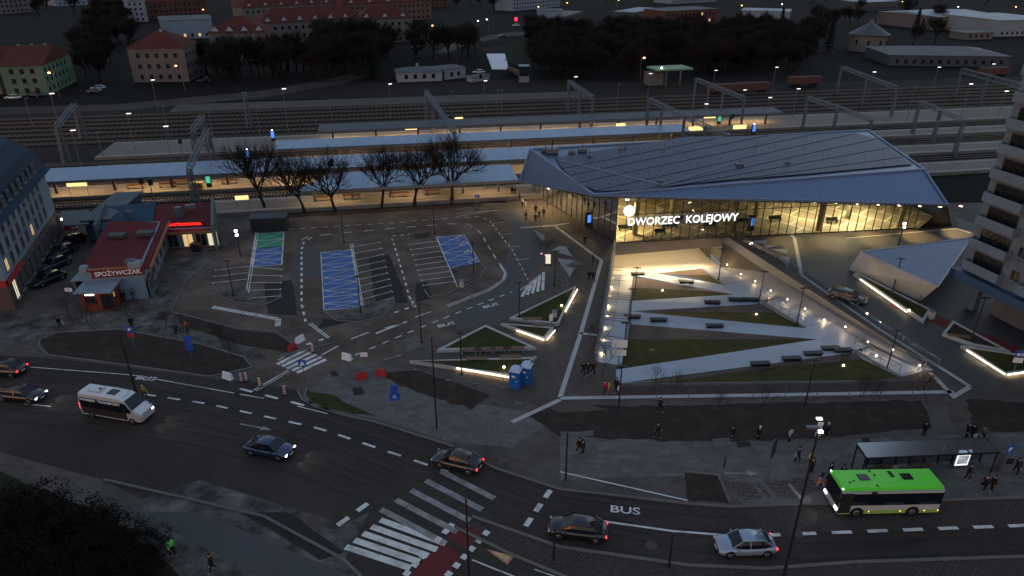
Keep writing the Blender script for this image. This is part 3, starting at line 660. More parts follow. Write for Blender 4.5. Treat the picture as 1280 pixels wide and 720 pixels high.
# glazed facades
def roof_under(p, eave_a, eave_b):
    d = eave_b - eave_a; t = max(0, min(1, (Vector((p.x, p.y, 0)) - Vector((eave_a.x, eave_a.y, 0))).dot(Vector((d.x, d.y, 0))) / (d.x ** 2 + d.y ** 2))); return eave_a.z + d.z * t
def facade(a, b, ea, eb, step, name, t0=0, t1=1):
    L_ = (b - a).length; n = int(L_ / step); d = (b - a).normalized(); gl = MB(); fr = MB()
    pts = []
    for i in range(n + 1):
        p = a.lerp(b, i / n); z = roof_under(p, ea, eb) - .28; pts.append((p, z))
        fr.beam((p.x, p.y, 0), (p.x, p.y, z), .09, .16)
    for i in range(n):
        (p, z), (q, y) = pts[i], pts[i + 1]; gl.poly([(p.x, p.y, .05), (q.x, q.y, .05), (q.x, q.y, y), (p.x, p.y, z)])
        fr.beam((p.x, p.y, .06), (q.x, q.y, .06), .14, .12); fr.beam((p.x, p.y, z), (q.x, q.y, y), .14, .14)
        for h in ((4.6,) if min(z, y) > 4.8 else ()): fr.beam((p.x, p.y, h), (q.x, q.y, h), .08, .08)
    g = gl.build(name, 'station_glass', ST, True); fr.build('window_frame', 'mullion', g, False)
    f = g.children[0]; f.location = tuple(-x for x in ST.location)
gR = gA + gD * 50
facade(gA, gR, P1, PR, 1.47, 'front_glazing'); facade(gA, gW, P1, PLo, 1.6, 'side_glazing')
# interior: floor, back wall, ceiling, columns, benches, kiosks
I0, I1 = gA + gN * .1, gR; back = 15
mb = MB(); mb.poly([Vector((p.x, p.y, .03)) for p in (gA, gB, gB + gN * back, gA + gN * (back + 6), gW)]); mb.build('hall_floor', 'interior_floor', ST, True)
mb = MB(); bw = [gB + gN * back, gA + gN * (back + 6), gW]
for i in range(2): wallseg(mb, bw[i], bw[i + 1], 0, 8.4 if i == 0 else 6.0, .2)
mb.build('hall_back_wall', 'interior_wall', ST, True)
mb = MB(); mb.poly([Vector(p) + Vector((0, 0, z)) for p, z in ((P1, -.35), (PR, -.35), (gB + gN * back, 8.2), (gA + gN * (back + 6), 9.6), (PLo, -.3))]); mb.build('ceiling', 'interior_wall', ST, True)
for i, (t, v) in enumerate(((4, 3), (19.5, 1.2), (34, 1.2), (12, 9), (27, 9), (42, 6), (-1, 12), (48, 1))):
    p = gA + gD * t + gN * v; mb = MB(); mb.tube((p.x, p.y, 0), (p.x, p.y, min(8.3, roof_under(p, P1, PR) - .2)), .42, .42, 14); mb.build('column', 'interior_wall', ST, True, smooth=True)
for t, v, wd in ((3, 5, 2.4), (6.5, 7.5, 2.2), (10.5, 5, 2.6), (13.5, 8, 2.0), (17, 4.4, 2.2), (23, 5.5, 2.2), (29, 6, 2.2), (8, 2.5, 1.8), (38, 4, 2)):
    p = gA + gD * t + gN * v; r_ = math.atan2(gD.y, gD.x); b = thing('waiting_bench', 'dark slatted bench %s' % {3: 'just inside the glass under the letter W', 6.5: 'deeper in the hall behind the letter R', 10.5: 'inside the hall below the letter C', 13.5: 'deep in the hall behind the letter O', 17: 'in the hall beside the tall round column', 23: 'in the hall behind the screen totem', 29: 'in the hall behind the dark doors', 8: 'close behind the glass below the letter E', 38: 'in the far right end of the glazed hall'}[t], 'bench', (p.x, p.y, .03), r_, 'benches in the station hall')
    mb = MB(); mb.box(0, 0, .45, wd, .6, .08); mb.box(0, .3, .7, wd, .06, .45); mb.build('seat', 'dark_metal', b)
    for s_ in (-1, 1): mb = MB(); mb.box(s_ * wd * .4, 0, .21, .08, .5, .42); mb.build('leg', 'dark_metal', b)
# hall lights: ceiling downlights that show through the glass
for i in range(9):
    t = 3 + i * 5.2; p = gA + gD * t + gN * (3.0 if i % 2 else 7); z = min(7.6, roof_under(p, P1, PR) - .7)
    mb = MB(); mb.box(p.x, p.y, z + .05, .5, .35, .08, DA); f = mb.build('ceiling_lamp', 'lamp_white', ST, True)
    lamp('AREA', 'hall_light', ST, tuple(Vector((p.x, p.y, z - .05)) - ST.location), 850, (1, .87, .58), 1.6)
for i in range(4):
    p = gA.lerp(gW, .15 + i * .24) + gD * 4; z = 5.6; mb = MB(); mb.box(p.x, p.y, z, .5, .3, .08); mb.build('ceiling_lamp', 'lamp_white', ST, True)
    lamp('AREA', 'hall_light', ST, tuple(Vector((p.x, p.y, z - .08)) - ST.location), 1100, (1, .80, .46), 1.2)
# soffit lights over the forecourts
for i in range(9):
    t = 27 + i * 3.6; p = gA + gD * t - gN * 1.6; z = roof_under(p, P1, PR) - .5
    mb = MB(); mb.box(p.x, p.y, z, .35, .35, .06, DA); mb.build('soffit_lamp', 'lamp_warm', ST, True)
    if i % 2 == 0 : lamp('SPOT', 'soffit_light', ST, tuple(Vector((p.x, p.y, z - .1)) - ST.location), 2100, (1, .66, .24), .25, rot=(R(-20), 0, 0), spread=R(75))
for i in range(7):
    p = P1.lerp(PLo, .05 + i * .14); q = gA.lerp(gW, .05 + i * .13); p = p.lerp(Vector((q.x, q.y, p.z)), .55); z = p.z - .5
    mb = MB(); mb.box(p.x, p.y, z, .3, .3, .06); mb.build('soffit_lamp', 'lamp_warm', ST, True)
    lamp('SPOT', 'soffit_light', ST, tuple(Vector((p.x, p.y, z - .1)) - ST.location), 2200, (1, .68, .28), .25, rot=(0, R(-14), 0), spread=R(130))
# station name, lit disc
ang = math.atan2(gD.y, gD.x); tp = U(784, 282, 3.0); tp = gA + gD * ((Vector((tp.x, tp.y, 0)) - gA).dot(gD)) - gN * .5
t1_ = U(917, 269, 3.3); t1_ = (Vector((t1_.x, t1_.y, 0)) - gA).dot(gD); Ltxt = t1_ - (tp - gA).dot(gD)
tx = text_mesh('name_lettering', 'DWORZEC  KOLEJOWY', 1.75, 'sign_white_lit', ST, tuple(Vector((tp.x, tp.y, 3.0)) - ST.location), (R(90), 0, ang), .05, 'LEFT', 1, .0)
wx = max(v.co.x for v in tx.data.vertices); tx.scale.x = Ltxt / wx
dp = gA + gD * 1.7 - gN * .5; mb = MB(); mb.tube(Vector((dp.x, dp.y, 5.35)), Vector((dp.x, dp.y, 5.35)) + gN * .12, .85, .85, 24); mb.build('lit_disc', 'sign_white_lit', ST, True)
mb = MB(); mb.box(dp.x, dp.y, 8.0, 1.0, .3, .35, ang); mb.build('facade_lamp', 'lamp_white', ST, True); lamp('AREA', 'facade_light', ST, tuple(Vector((dp.x, dp.y, 7.7)) - gN * .2 - ST.location), 60, WHITE, .8)
mb = MB()
for i in (0, 1): p = tp + gD * i * 2 ; 
mb.beam(tp + Vector((-1.5, 0, 3.3)) + gN * .2, tp + Vector((20, 2.6, 3.3)) + gN * .2, .05, .05); mb.build('lettering_rail', 'galv', ST, True)
# underpass fascia below the glass
mb = MB(); wallseg(mb, fa - gN * .12, fb - gN * .12, -2.0, .03, .5); mb.build('underpass_fascia', 'clad_brown', ST, True)
for t in (3, 8.5, 14):
    for v in (2, 10):
        p = fa + gD * t + gN * v; lamp('AREA', 'underpass_light', ST, tuple(Vector((p.x, p.y, -.25)) - ST.location), 170, (1, .76, .42), 2.4)
for t in (3, 8, 13):
    p = fa + gD * t - gN * .75; lamp('AREA', 'underpass_light', ST, tuple(Vector((p.x, p.y, -1.9)) - ST.location), 620, (1, .72, .40), 3, .4, rot=(R(-52), 0, ang))  # unseen lights added below the fascia, tilted outward to warm the ramps
# glazing inside the underpass, right
mb = MB()
for i in range(7): p = fb - gD * 1.6 + gN * (.6 + i * 1.0); mb.beam((p.x, p.y, -4.5), (p.x, p.y, -.3), .12, .12)
mb.build('underpass_frame', 'mullion', ST, True)
mb = MB(); a = fb - gD * 1.5 + gN * .6; b = a + gN * 7; mb.poly([(a.x, a.y, -4.4), (b.x, b.y, -4.4), (b.x, b.y, -.3), (a.x, a.y, -.3)]); mb.build('underpass_glazing', 'station_glass', ST, True)
# screen totems at the facade
def totem(px, py, label, scr='screen_blue', h=2.6):
    p = U(px, py); t = thing('screen_totem', label, 'information screen', (p.x, p.y, 0), ang, 'information totems')
    mb = MB(); mb.box(0, 0, h / 2, 1.1, .35, h); mb.build('casing', 'black_trim', t, bevel=.04)
    mb = MB(); mb.box(.12, -.19, h * .58, .6, .02, 1.3); mb.build('screen', scr, t)
totem(938, 288, 'black information totem with bright blue screen at the front glazing of the station')
totem(735, 284, 'black information totem with blue screen at the side glazing of the station')

# ================================================================== PLATFORMS, CANOPIES, TRACKS
def rbox(mb, s0, s1, n0, n1, z0, z1): mb.prism([tuple(RF(s0, n0)[:2]), tuple(RF(s1, n0)[:2]), tuple(RF(s1, n1)[:2]), tuple(RF(s0, n1)[:2])], z0, z1)
for nm, s0, s1, n0, n1 in (('platform', -32, 230, 118.6, 126), ('platform', -70, 230, 132.4, 139.3), ('platform', -60, 230, 147.2, 153.6), ('platform', -63, 260, 160, 173.6)):  # farthest slab widened at the back so a lit band shows
    mb = MB(); rbox(mb, s0, s1, n0, n1, -.02, .6); mb.build(nm, 'platform_paving')['kind'] = 'structure'
    mb = MB(); rbox(mb, s0, s1, n0 + .9, n0 + 1.05, .6, .606); rbox(mb, s0, s1, n1 - 1.05, n1 - .9, .6, .606); mb.build('platform_edge_line', 'line_white')['kind'] = 'structure'
where = ['front', 'second', 'third', 'fourth']
CAN = []
for i, (s0, s1, n0, n1, lab, zc) in enumerate(((-17, 22, 117.2, 127.0, 'blue platform canopy with slanted end joining the station behind the bare trees', 4.0),
        (-64, 62, 131.2, 139.2, 'long pale blue platform canopy running from the blue roofed apartment house to behind the station', 4.0),
        (-24, 67, 147.2, 153.6, 'pale blue platform canopy third from the station forecourt', 4.0), (-16, 98, 162.4, 167.6, 'farthest grey platform canopy beyond all the blue ones', 4.0))):
    t = thing('platform_canopy', lab, 'canopy', tuple(RF(s0, n0, .6)), DA, 'canopies over the platforms'); Ls = s1 - s0; Wn = n1 - n0; h = zc - .6
    mb = MB()
    if i == 0: mb.slab([(0, .6, h - .15), (Ls, .6, h), (Ls, Wn, h + .25), (6, Wn, h + .25)], .22)
    else: mb.slab([(0, 0, h - .05), (Ls, 0, h - .05), (Ls, Wn, h + .25), (0, Wn, h + .25)], .22)
    mb.build('roof', ('canopy_roof' if i < 3 else 'slate') if 'canopy_roof' in MT else mat('canopy_roof', (.24, .32, .45), .42, .6, col2=(.19, .26, .37), scale=.3, wave=(.12, 0, (.22, .28, .38))) if i < 3 else 'slate', t, fixn=True)
    mb = MB(); mb.box(Ls / 2, -.02 + (.6 if i == 0 else 0), h - .25, Ls, .1, .45); mb.build('fascia', 'galv_dark' if i else 'concrete', t)
    n_c = int(Ls / (10 if i else 7)) + 1
    for j in range(n_c):
        mb = MB(); x = 3 + j * (Ls - 6) / max(1, n_c - 1); mb.box(x, Wn * .5, h / 2 - .1, .4, .4, h - .2); mb.build('column', 'concrete' if i == 0 else 'stone_brown', t)
    nl = int(Ls / 12)
    for j in range(nl):
        x = 6 + j * (Ls - 12) / max(1, nl - 1)
        mb = MB(); mb.box(x, Wn * .5 - .8, h - .35, 1.8, .12, .06); mb.build('strip_lamp', 'lamp_warm', t)
        lamp('AREA', 'canopy_light', t, (x, Wn * (.5 if i < 3 else 1.0), h - .42), (380, 560, 620, 700)[i], (1, .66, .30), 10, .3)
# seats, boards and kiosks on the platforms
def seat(px, py, lab, m='wood', z=.6):
    p = U(px, py, z); t = thing('platform_bench', lab, 'bench', tuple(p), DA, 'benches on the platforms')
    mb = MB(); mb.box(0, 0, .45, 3.2, .55, .07); mb.box(0, .28, .75, 3.2, .05, .4); mb.build('seat', m, t)
    for s_ in (-1, 1): mb = MB(); mb.box(s_ * 1.3, 0, .2, .08, .45, .4); mb.build('leg', 'dark_metal', t)
for px, py, lab in ((170, 236, 'brown bench on the lit platform left of the two signal heads'), (210, 234.5, 'brown bench on the lit platform right of the two signal heads'), (227, 231, 'narrow brown bench beside the third canopy column'), (287, 230, 'brown bench on the lit platform right of the green screen'),
        (405, 251, 'bench under the slanted canopy behind the third bare tree'), (440, 249, 'bench under the slanted canopy between two bare trees'), (500, 246, 'bench under the slanted canopy behind the fourth bare tree'), (540, 243, 'bench under the slanted canopy left of the fifth tree')): seat(px, py, lab)
def board(px, py, lab, z=.6, wd=3.6, hb=1.15, m='board_warm'):
    p = U(px, py, z); t = thing('platform_sign', lab, 'lit sign', tuple(p), DA, 'backlit boards on the platforms')
    mb = MB(); mb.box(0, 0, 2.2, wd, .14, hb); pn_ = mb.build('panel', 'galv_dark', t)
    mb = MB(); mb.box(0, -.09, 2.2, wd - .2, .02, hb - .15); mb.build('face', m, pn_)
    for s_ in (-1, 1): mb = MB(); mb.tube((s_ * wd * .42, .02, 0), (s_ * wd * .42, .02, 1.7), .05); mb.build('leg', 'galv_dark', t)
mat('board_mix', (.8, .6, .3))
board(100, 244, 'lit yellow board at the left end of the long platform'); board(305, 262, 'lit yellow board beside the track left of the first bare tree', 0, 2.4, .9)
board(622, 237, 'bright lit board under the canopy end beside the station', .6, 5.5); board(868, 172, 'lit board above the station roof edge, left of the other ones', .6, 3.8); board(923, 170, 'lit board right of the black signals above the station roof', .6, 3.6)
board(886, 156, 'lit board on the far platform left of the green screen', .6, 3.4); board(775, 168, 'low lit board beyond the blue canopy', .6, 2.6); board(574, 160, 'small lit board on the far platform below the big gantry', .6, 2.2); board(515, 171, 'pale lit board between the blue canopies in the middle', .6, 3.2)
def kiosk(px, py, lab, scr, z=.6):
    p = U(px, py, z); t = thing('ticket_totem', lab, 'screen totem', tuple(p), DA)
    mb = MB(); mb.box(0, 0, 1.2, .9, .5, 2.4); mb.build('casing', 'black_trim', t); mb = MB(); mb.box(0, -.27, 1.5, .75, .03, 1.5); mb.build('screen', scr, t); mb = MB(); mb.ball((0, 0, 2.5), .12); mb.build('beacon', 'lamp_white', t)
kiosk(262, 233, 'green glowing totem screen on the long platform', 'screen_green'); kiosk(898, 155, 'green glowing totem on the far platform behind the station roof', 'screen_green')
kiosk(311, 201, 'blue glowing totem left of the first bare tree crown', 'screen_blue'); kiosk(342, 176, 'blue glowing totem at the end of the third platform', 'screen_blue'); kiosk(941, 168, 'blue glowing totem behind the station roof', 'screen_blue')
def orange_box(px, py, lab):
    p = U(px, py, .6); t = thing('vending_machine', lab, 'vending machine', tuple(p), DA)
    mb = MB(); mb.box(0, 0, .7, 2.0, 1.0, 1.4); mb.build('body', 'amber_body' if 'amber_body' in MT else mat('amber_body', (.5, .25, .04), .5), t, bevel=.05); mb = MB(); mb.box(.2, -.52, .8, 1.2, .03, .8); mb.build('panel', 'wood', t)
orange_box(247, 237, 'squat orange ticket machine on the platform under the gantry')
# fence of low white panels at the near track edge
mb = MB()
for i in range(9):
    a = U(158 + i * 26, 265.5 - i * 1.25); mb.box(a.x, a.y, .35, 3.0, .15, .5, DA)
tag(mb.build('track_side_wall', 'render_white'), 'row of low white panels along the near track behind the red roof', 'low wall')
# tracks
far_lab = ['nearest railway track, with pale sleepers, in front of the long lit platform', 'track behind the long blue canopy', 'track beside it nearer the third platform', 'track in front of the farthest platform']
noff = [129.2, 141.7, 145.0, 156.9, 176.4, 181.0, 186.0, 191.0, 196.0, 201.0, 206.0]
ordw = ['first', 'second', 'third', 'fourth', 'fifth', 'sixth', 'seventh', 'eighth']
for i, nn in enumerate(noff):
    lab = far_lab[i] if i < 4 else '%s track beyond the farthest platform counted from the canopies' % ordw[i - 4]
    s0, s1 = (-170, 230) if i < 4 else (-230, 420)
    t = thing('railway_track', lab, 'railway track', tuple(RF(0, nn, 0)), DA, 'tracks of the rail yard')
    mb = MB(); L_ = s1 - s0
    mb.prism([(s0, -1.7), (s1, -1.7), (s1, 1.7), (s0, 1.7)], -.02, .12); mb.use(1)
    st = .62 if i < 4 else 1.2
    a_, b_ = (-90, 110) if i < 4 else (-140, 200)
    for j in range(int((b_ - a_) / st)): mb.box(a_ + j * st, 0, .15, .26 if i < 4 else .4, 2.5, .1)
    mb.build('track_bed', ['ballast_dark', 'sleeper' if i < 1 else (mat('sleeper_dark', (.13, .105, .09), .85))], t)
    for s_ in (-.75, .75): mb = MB(); mb.box((s0 + s1) / 2, s_, .27, L_, .09, .15); mb.build('rail', 'rail_steel', t)
# grey strip beyond the tracks
mb = MB(); rbox(mb, -60, 60, 208.6, 219, -.02, .25); mb.build('loading_ramp', 'concrete_dark')['kind'] = 'structure'

# ---- catenary portals: lattice beam on lattice legs
def lattice(mb, a, b, w_=.45, n=None, r=.05):
    a = Vector(a); b = Vector(b); d = (b - a); L_ = d.length; d.normalize(); n = n or max(3, int(L_ / 1.1))
    up = Vector((0, 0, 1)) if abs(d.z) < .9 else D; x = d.cross(up).normalized() * w_ / 2; y = x.cross(d).normalized() * w_ / 2
    cs = [x + y, x - y, -x - y, -x + y]
    for c in cs: mb.beam(a + c, b + c, r * 1.6, r * 1.6)
    for i in range(n):
        p = a + d * L_ * i / n; q = a + d * L_ * (i + 1) / n
        for j in range(4): mb.beam(p + cs[j], q + cs[(j + 1) % 4], r, r) if (i + j) % 2 else mb.beam(q + cs[j], p + cs[(j + 1) % 4], r, r)
def portal(a, b, lab, legs=(0, 1), z=8, w_=.8, m='galv'):
    A = U(a[0], a[1], z); Bp = U(b[0], b[1], z); t = thing('catenary_portal', lab, 'overhead line portal', (A.x, A.y, 0), 0, 'lattice portals over the tracks')
    mb = MB(); lattice(mb, A, Bp, w_, r=.07); mb.build('beam', m, t, True)
    for f in legs:
        p = A.lerp(Bp, f)
        for o_ in (-.9, .9): 
            mb = MB(); q = Vector((p.x, p.y, 0)) + D * 0; q = q + (Bp - A).normalized() * 0; lattice(mb, (q.x + o_ * .3, q.y + o_, 0), (q.x + o_ * .1, q.y + o_ * .3, z), .35, 7, .07); mb.build('leg', m, t, True)
portal((71, 158), (93, 131), 'lattice portal at the far left above the blue roofed house'); portal((240, 164), (253, 145), 'short lattice portal with a lit mast head left of centre', z=8)
portal((236, 211), (259, 163), 'lattice portal whose beam comes down over the long blue canopy'); portal((532, 114), (568, 165), 'big lattice portal crossing the grey canopy in the middle', (0, .3, 1))
portal((711, 102), (741, 122), 'lattice portal over the tracks left of the lit filling shed', (0, .5, 1)); portal((811, 124), (912, 172), 'longest lattice portal, its beam ending over the station roof', (0, .2, .5, .75, 1))
portal((870, 99), (931, 123), 'lattice portal right of the lit filling shed', (0, .3, .6, 1)); portal((1052, 84), (1122, 110), 'faint lattice portal above the right part of the station', (0, .5, 1))
portal((1010, 122), (1090, 150), 'lattice portal near the far end of the station roof', (0, .5, 1)); portal((1202, 88), (1278, 108), 'wide double lattice portal left of the balconied tower', (0, .45, 1), w_=1.3)
portal((305, 117), (306.5, 119), 'tall single lattice mast above the bare trees', (0,), z=8.5); portal((1150, 128), (1205, 150), 'lattice portal between the station roof and the tower', (0, .5, 1))

# ---- lighting masts of the yard
def mastm(h, lit=True, arm=False):
    def mk():
        t = thing('lamp_mast', None, None)
        mb = MB(); mb.tube((0, 0, 0), (0, 0, h), .10, .06, 6); mb.build('pole', 'galv', t)
        mb = MB(); mb.box(.35, 0, h, .9, .3, .12); mb.build('lamp_head', 'mast_head' if lit else 'galv', t); return t
    return mk
ML = [((63, 117), (80, 178), 1, 'with a lit head next to the far left portal'), ((32, 123), (42, 160), 0, 'leftmost in the rail yard'), ((92, 163), (102, 210), 1, 'standing behind the canopy near the blue roofed house'), ((125, 170), (130, 200), 0, 'short one left of the uncovered platform'),
      ((161, 142), (170, 190), 1, 'standing on the left end of the uncovered platform'), ((189, 100), (198, 140), 1, 'with a bright head below the red roofed villa'), ((206, 133), (213, 178), 0, 'between the villa and the uncovered platform'), ((207, 158), (215, 203), 1, 'rising through the uncovered platform'),
      ((262, 138), (268, 180), 0, 'just right of the short portal'), ((321, 133), (326, 172), 0, 'right of the single lattice mast'), ((354, 111), (361, 167), 1, 'tall, with lit head, above the third bare tree'), ((412, 124), (415, 153), 0, 'thin, above the left end of the grey canopy'),
      ((487, 105), (489, 145), 1, 'with lit head below the low white house'), ((564, 114), (565, 146), 0, 'right beside the big middle portal'), ((606, 101), (606, 139), 1, 'with lit head below the white slab'), ((622, 114), (622, 140), 0, 'left one of a thin pair'), ((627, 113), (627, 144), 0, 'right one of a thin pair'),
      ((718, 96), (717, 135), 1, 'behind the left end of the portal near centre'), ((773, 106), (771, 139), 0, 'between two portals'), ((812, 92), (809, 127), 1, 'left of the lit filling shed'), ((895, 88), (891, 112), 1, 'behind the portal right of the filling shed'),
      ((881, 130), (878, 160), 1, 'on the fourth platform beside the longest portal'), ((930, 113), (926, 140), 1, 'at the right end of the portal'), ((969, 84), (965, 115), 1, 'at the edge of the dark wood on the right'), ((1088, 90), (1083, 130), 1, 'above the right part of the station roof'), ((1173, 84), (1165, 115), 1, 'right of the round tower, near the parked wagons'),
      ((1240, 80), (1232, 112), 1, 'above the wide double portal'), ((1208, 105), (1200, 150), 1, 'below the wide double portal'), ((1254, 114), (1243, 160), 1, 'next to the balconied tower top'), ((1142, 108), (1132, 155), 0, 'behind the far corner of the station roof'), ((997, 111), (990, 150), 1, 'behind the right half of the solar roof'), ((960, 122), (956, 155), 1, 'on the far platform behind the solar roof')]
for (tx_, ty_), (bx_, by_), lit, lab in ML:
    p = U(bx_, by_); h = max(6, min(22, ztop(p, ty_)))
    o = inst(('mast', lit), mastm(12, lit), 'slim grey mast ' + lab, 'lamp mast', tuple(p), DA, 'masts of the rail yard', 1)
    o.scale = (1, 1, h / 12)
# signals
for px, py, lab in ((183, 257, 'black signal head on a post behind the red roof, left one'), (194.5, 259, 'black signal head on a post behind the red roof, right one'), (912, 169, 'pair of black signal heads behind the station roof'), (230, 203, 'signal post on the uncovered platform')):
    p = U(px, py, 0); t = thing('railway_signal', lab, 'railway signal', tuple(p), DA); mb = MB(); mb.tube((0, 0, 0), (0, 0, 4.6), .08); mb.build('post', 'galv_dark', t); mb = MB(); mb.box(.1, 0, 4.6, .7, .4, 1.1); mb.tube((.1, -.2, 4.8), (.1, -.5, 4.8), .14, n=8); mb.build('signal_head', 'black_trim', t)

# ================================================================== BUILDINGS NEAR
def window_on(parent, p, d, n, wd, h, frame='frame_dull', pane='window_dark', nm='window', mull=1):
    """window in a wall: p centre on the wall, d along wall, n outward (unit)"""
    p = Vector(p); d = Vector(d); n = Vector(n); up = Vector((0, 0, 1)); mb = MB(); t = .09
    def bar(a, b, w_): mb.beam(a + n * .03, b + n * .03, .08, w_)
    c = [p - d * wd / 2 - up * h / 2, p + d * wd / 2 - up * h / 2, p + d * wd / 2 + up * h / 2, p - d * wd / 2 + up * h / 2]
    for i in range(4): mb.beam(c[i] + n * .03, c[(i + 1) % 4] + n * .03, t, t)
    for i in range(mull): q = p - d * wd / 2 + d * wd * (i + 1) / (mull + 1); mb.beam(q - up * h / 2 + n * .03, q + up * h / 2 + n * .03, .06, .06)
    mb.beam(c[0] - up * .05 + n * .1 - d * .1, c[1] - up * .05 + n * .1 + d * .1, .25, .06)
    f = mb.build(nm, frame, parent, True)
    g = MB(); g.add([q + n * .012 for q in c], [(0, 1, 2, 3)]); pn_ = g.build('pane', pane, None); pn_.parent = f; pn_.location = tuple(-parent.location)
    return f
def wall_quad(mb, a, b, z0, z1): mb.poly([(a.x, a.y, z0), (b.x, b.y, z0), (b.x, b.y, z1), (a.x, a.y, z1)])
rnd = random.Random(7)
# --- blue-roofed corner block, left
c0 = U(78, 292); c1 = U(20, 388); c2 = c1 + Vector((-26, -3, 0)); c3 = c0 + Vector((-24, 8, 0))
BL = thing('apartment_building', 'blue grey corner apartment block with dark blue mansard roof and red shop signs', 'building', tuple(c1))
He = ztop(c0, 212)
mb = MB(); mb.prism([tuple(p[:2]) for p in (c1, c0, c3, c2)], 4.0, He); mb.build('wall', 'render_bluegrey', BL, True)
mb = MB(); ins = .03; mb.prism([tuple(p[:2]) for p in (c1, c0, c3, c2)], 0, 4.0); mb.build('ground_floor_wall', 'stone_brown', BL, True)
cen = (c0 + c1 + c2 + c3) / 4
o_ = [p + (p - cen).normalized() * .7 for p in (c1, c0, c3, c2)]; i_ = [p + (cen - p).normalized() * 1.0 for p in (c1, c0, c3, c2)]; i2 = [p + (cen - p).normalized() * 3.2 for p in (c1, c0, c3, c2)]
mb = MB(); mb.prism([tuple(p[:2]) for p in o_], He, He + 3.6, [tuple(p[:2]) for p in i_]); mb.prism([tuple(p[:2]) for p in i_], He + 3.602, He + 5.4, [tuple(p[:2]) for p in i2]); rf = mb.build('roof', 'navy_roof', BL, True)
mb = MB()
for i in range(4): mb.beam(o_[i] + Vector((0, 0, He)), o_[(i + 1) % 4] + Vector((0, 0, He)), .5, .35)
mb.build('eaves', 'blue_sheet', BL, True)
dS = (c0 - c1).normalized(); nS = Vector((dS.y, -dS.x, 0)); Ls = (c0 - c1).length
dF = (c1 - c2).normalized(); nF = Vector((dF.y, -dF.x, 0))
lit = {(0, 1): 1, (2, 5): 1, (1, 4): 0}
for fl in range(3):
    for k_ in range(9):
        p = c1 + dS * (2 + k_ * 2.55) + Vector((0, 0, 5.5 + fl * (He - 4.3) / 3))
        window_on(BL, p, dS, nS, 1.15, 1.6, pane='window_lit' if (fl, k_) in ((0, 0), (0, 5)) else 'window_dark')
    for k_ in range(8):
        p = c1 - dF * (2.2 + k_ * 2.9) + Vector((0, 0, 5.5 + fl * (He - 4.3) / 3)); window_on(BL, p, dF, nF, 1.2, 1.6)
for k_ in range(9):
    p = c1 + dS * (2 + k_ * 2.6) + Vector((0, 0, He + 1.6)) + nS * .12; window_on(BL, p, dS, nS, .95, 1.25, nm='roof_window')
    p = c1 + dS * (2.2 + k_ * 2.6) + Vector((0, 0, 2.0)); window_on(BL, p, dS, nS, 1.3, 2.5, 'frame_dull', 'window_lit_white' if k_ == 0 else 'window_dark', nm='shop_window')
for k_ in range(5): q = i_[1].lerp(i2[1], .5) + (i_[2] - i_[1]).normalized() * (1.2 + k_ * 1.3) - Vector((0, 2.2 + .5 * k_, 0)); mb = MB(); mb.box(q.x - 1, q.y - 2, He + 5.42, 1.0, 1.5, .12, .3); mb.build('skylight', 'pale_roof', BL, True)
mb = MB(); mb.beam(c1 + Vector((0, 0, 3.75)) + nS * .15 + dS * .2, c1 + dS * 7 + Vector((0, 0, 3.75)) + nS * .15, .12, .8); mb.beam(c1 + Vector((0, 0, 3.75)) + nF * .15, c1 - dF * 9 + Vector((0, 0, 3.75)) + nF * .15, .12, .8)
mb.build('shop_fascia', 'sign_red', BL, True)
for k_ in range(4): p = c0 + (c0 - c3).normalized() * -(2 + k_ * 3.4); nB = Vector((dS.x, dS.y, 0)); 
# --- red-roofed shop with its wings
s1 = U(112, 379); s2 = U(186, 372.5); s3 = U(209, 311); s4 = s1 + (s3 - s2)
SH = thing('grocery_shop', 'pale grocery shop with dark red sheet roof and white lettered sign on its end', 'shop', tuple(s1))
h1 = ztop(s2, 333)
mb = MB(); 
for a, b in ((s1, s2), (s2, s3), (s3, s4), (s4, s1)): wallseg(mb, a, b, 0, h1 - .02, .25)
mb.build('wall', 'render_bluegrey', SH, True)
mb = MB(); dd = (s3 - s2).normalized(); ee = (s2 - s1).normalized()
mb.slab([s1 - dd * .0 + Vector((0, 0, h1 + .02)) + ee * .0, s2 + ee * 1.1 + Vector((0, 0, h1 - .25)), s3 + ee * 1.1 + dd * 0 + Vector((0, 0, h1 - .25)), s4 + Vector((0, 0, h1 + .5))], .2); mb.build('roof', 'red_sheet', SH, True)
mb = MB(); mb.beam(s2 + ee * 1.12 + Vector((0, 0, h1 - .3)), s3 + ee * 1.12 + Vector((0, 0, h1 - .3)), .18, .4); mb.beam(s1 + Vector((0, 0, h1 + .15)) - dd * .12 + ee * 1, s2 - ee * 1.2 + Vector((0, 0, h1 + .05)) - dd * .12, .3, .14); mb.build('eaves_board', mat('fascia_orange', (.30, .13, .06), .7), SH, True)
mb = MB(); mb.box(*(s2 - ee * .7 + dd * .3 + Vector((0, 0, h1 + .25))), 1.4, 1.2, .7, math.atan2(ee.y, ee.x)); mb.build('parapet', 'render_white', SH, True); mb = MB(); mb.box(*(s1 + ee * .4 + dd * .3 + Vector((0, 0, h1 + .2))), .8, 1, .6, math.atan2(ee.y, ee.x)); mb.build('parapet', 'render_white', SH, True)
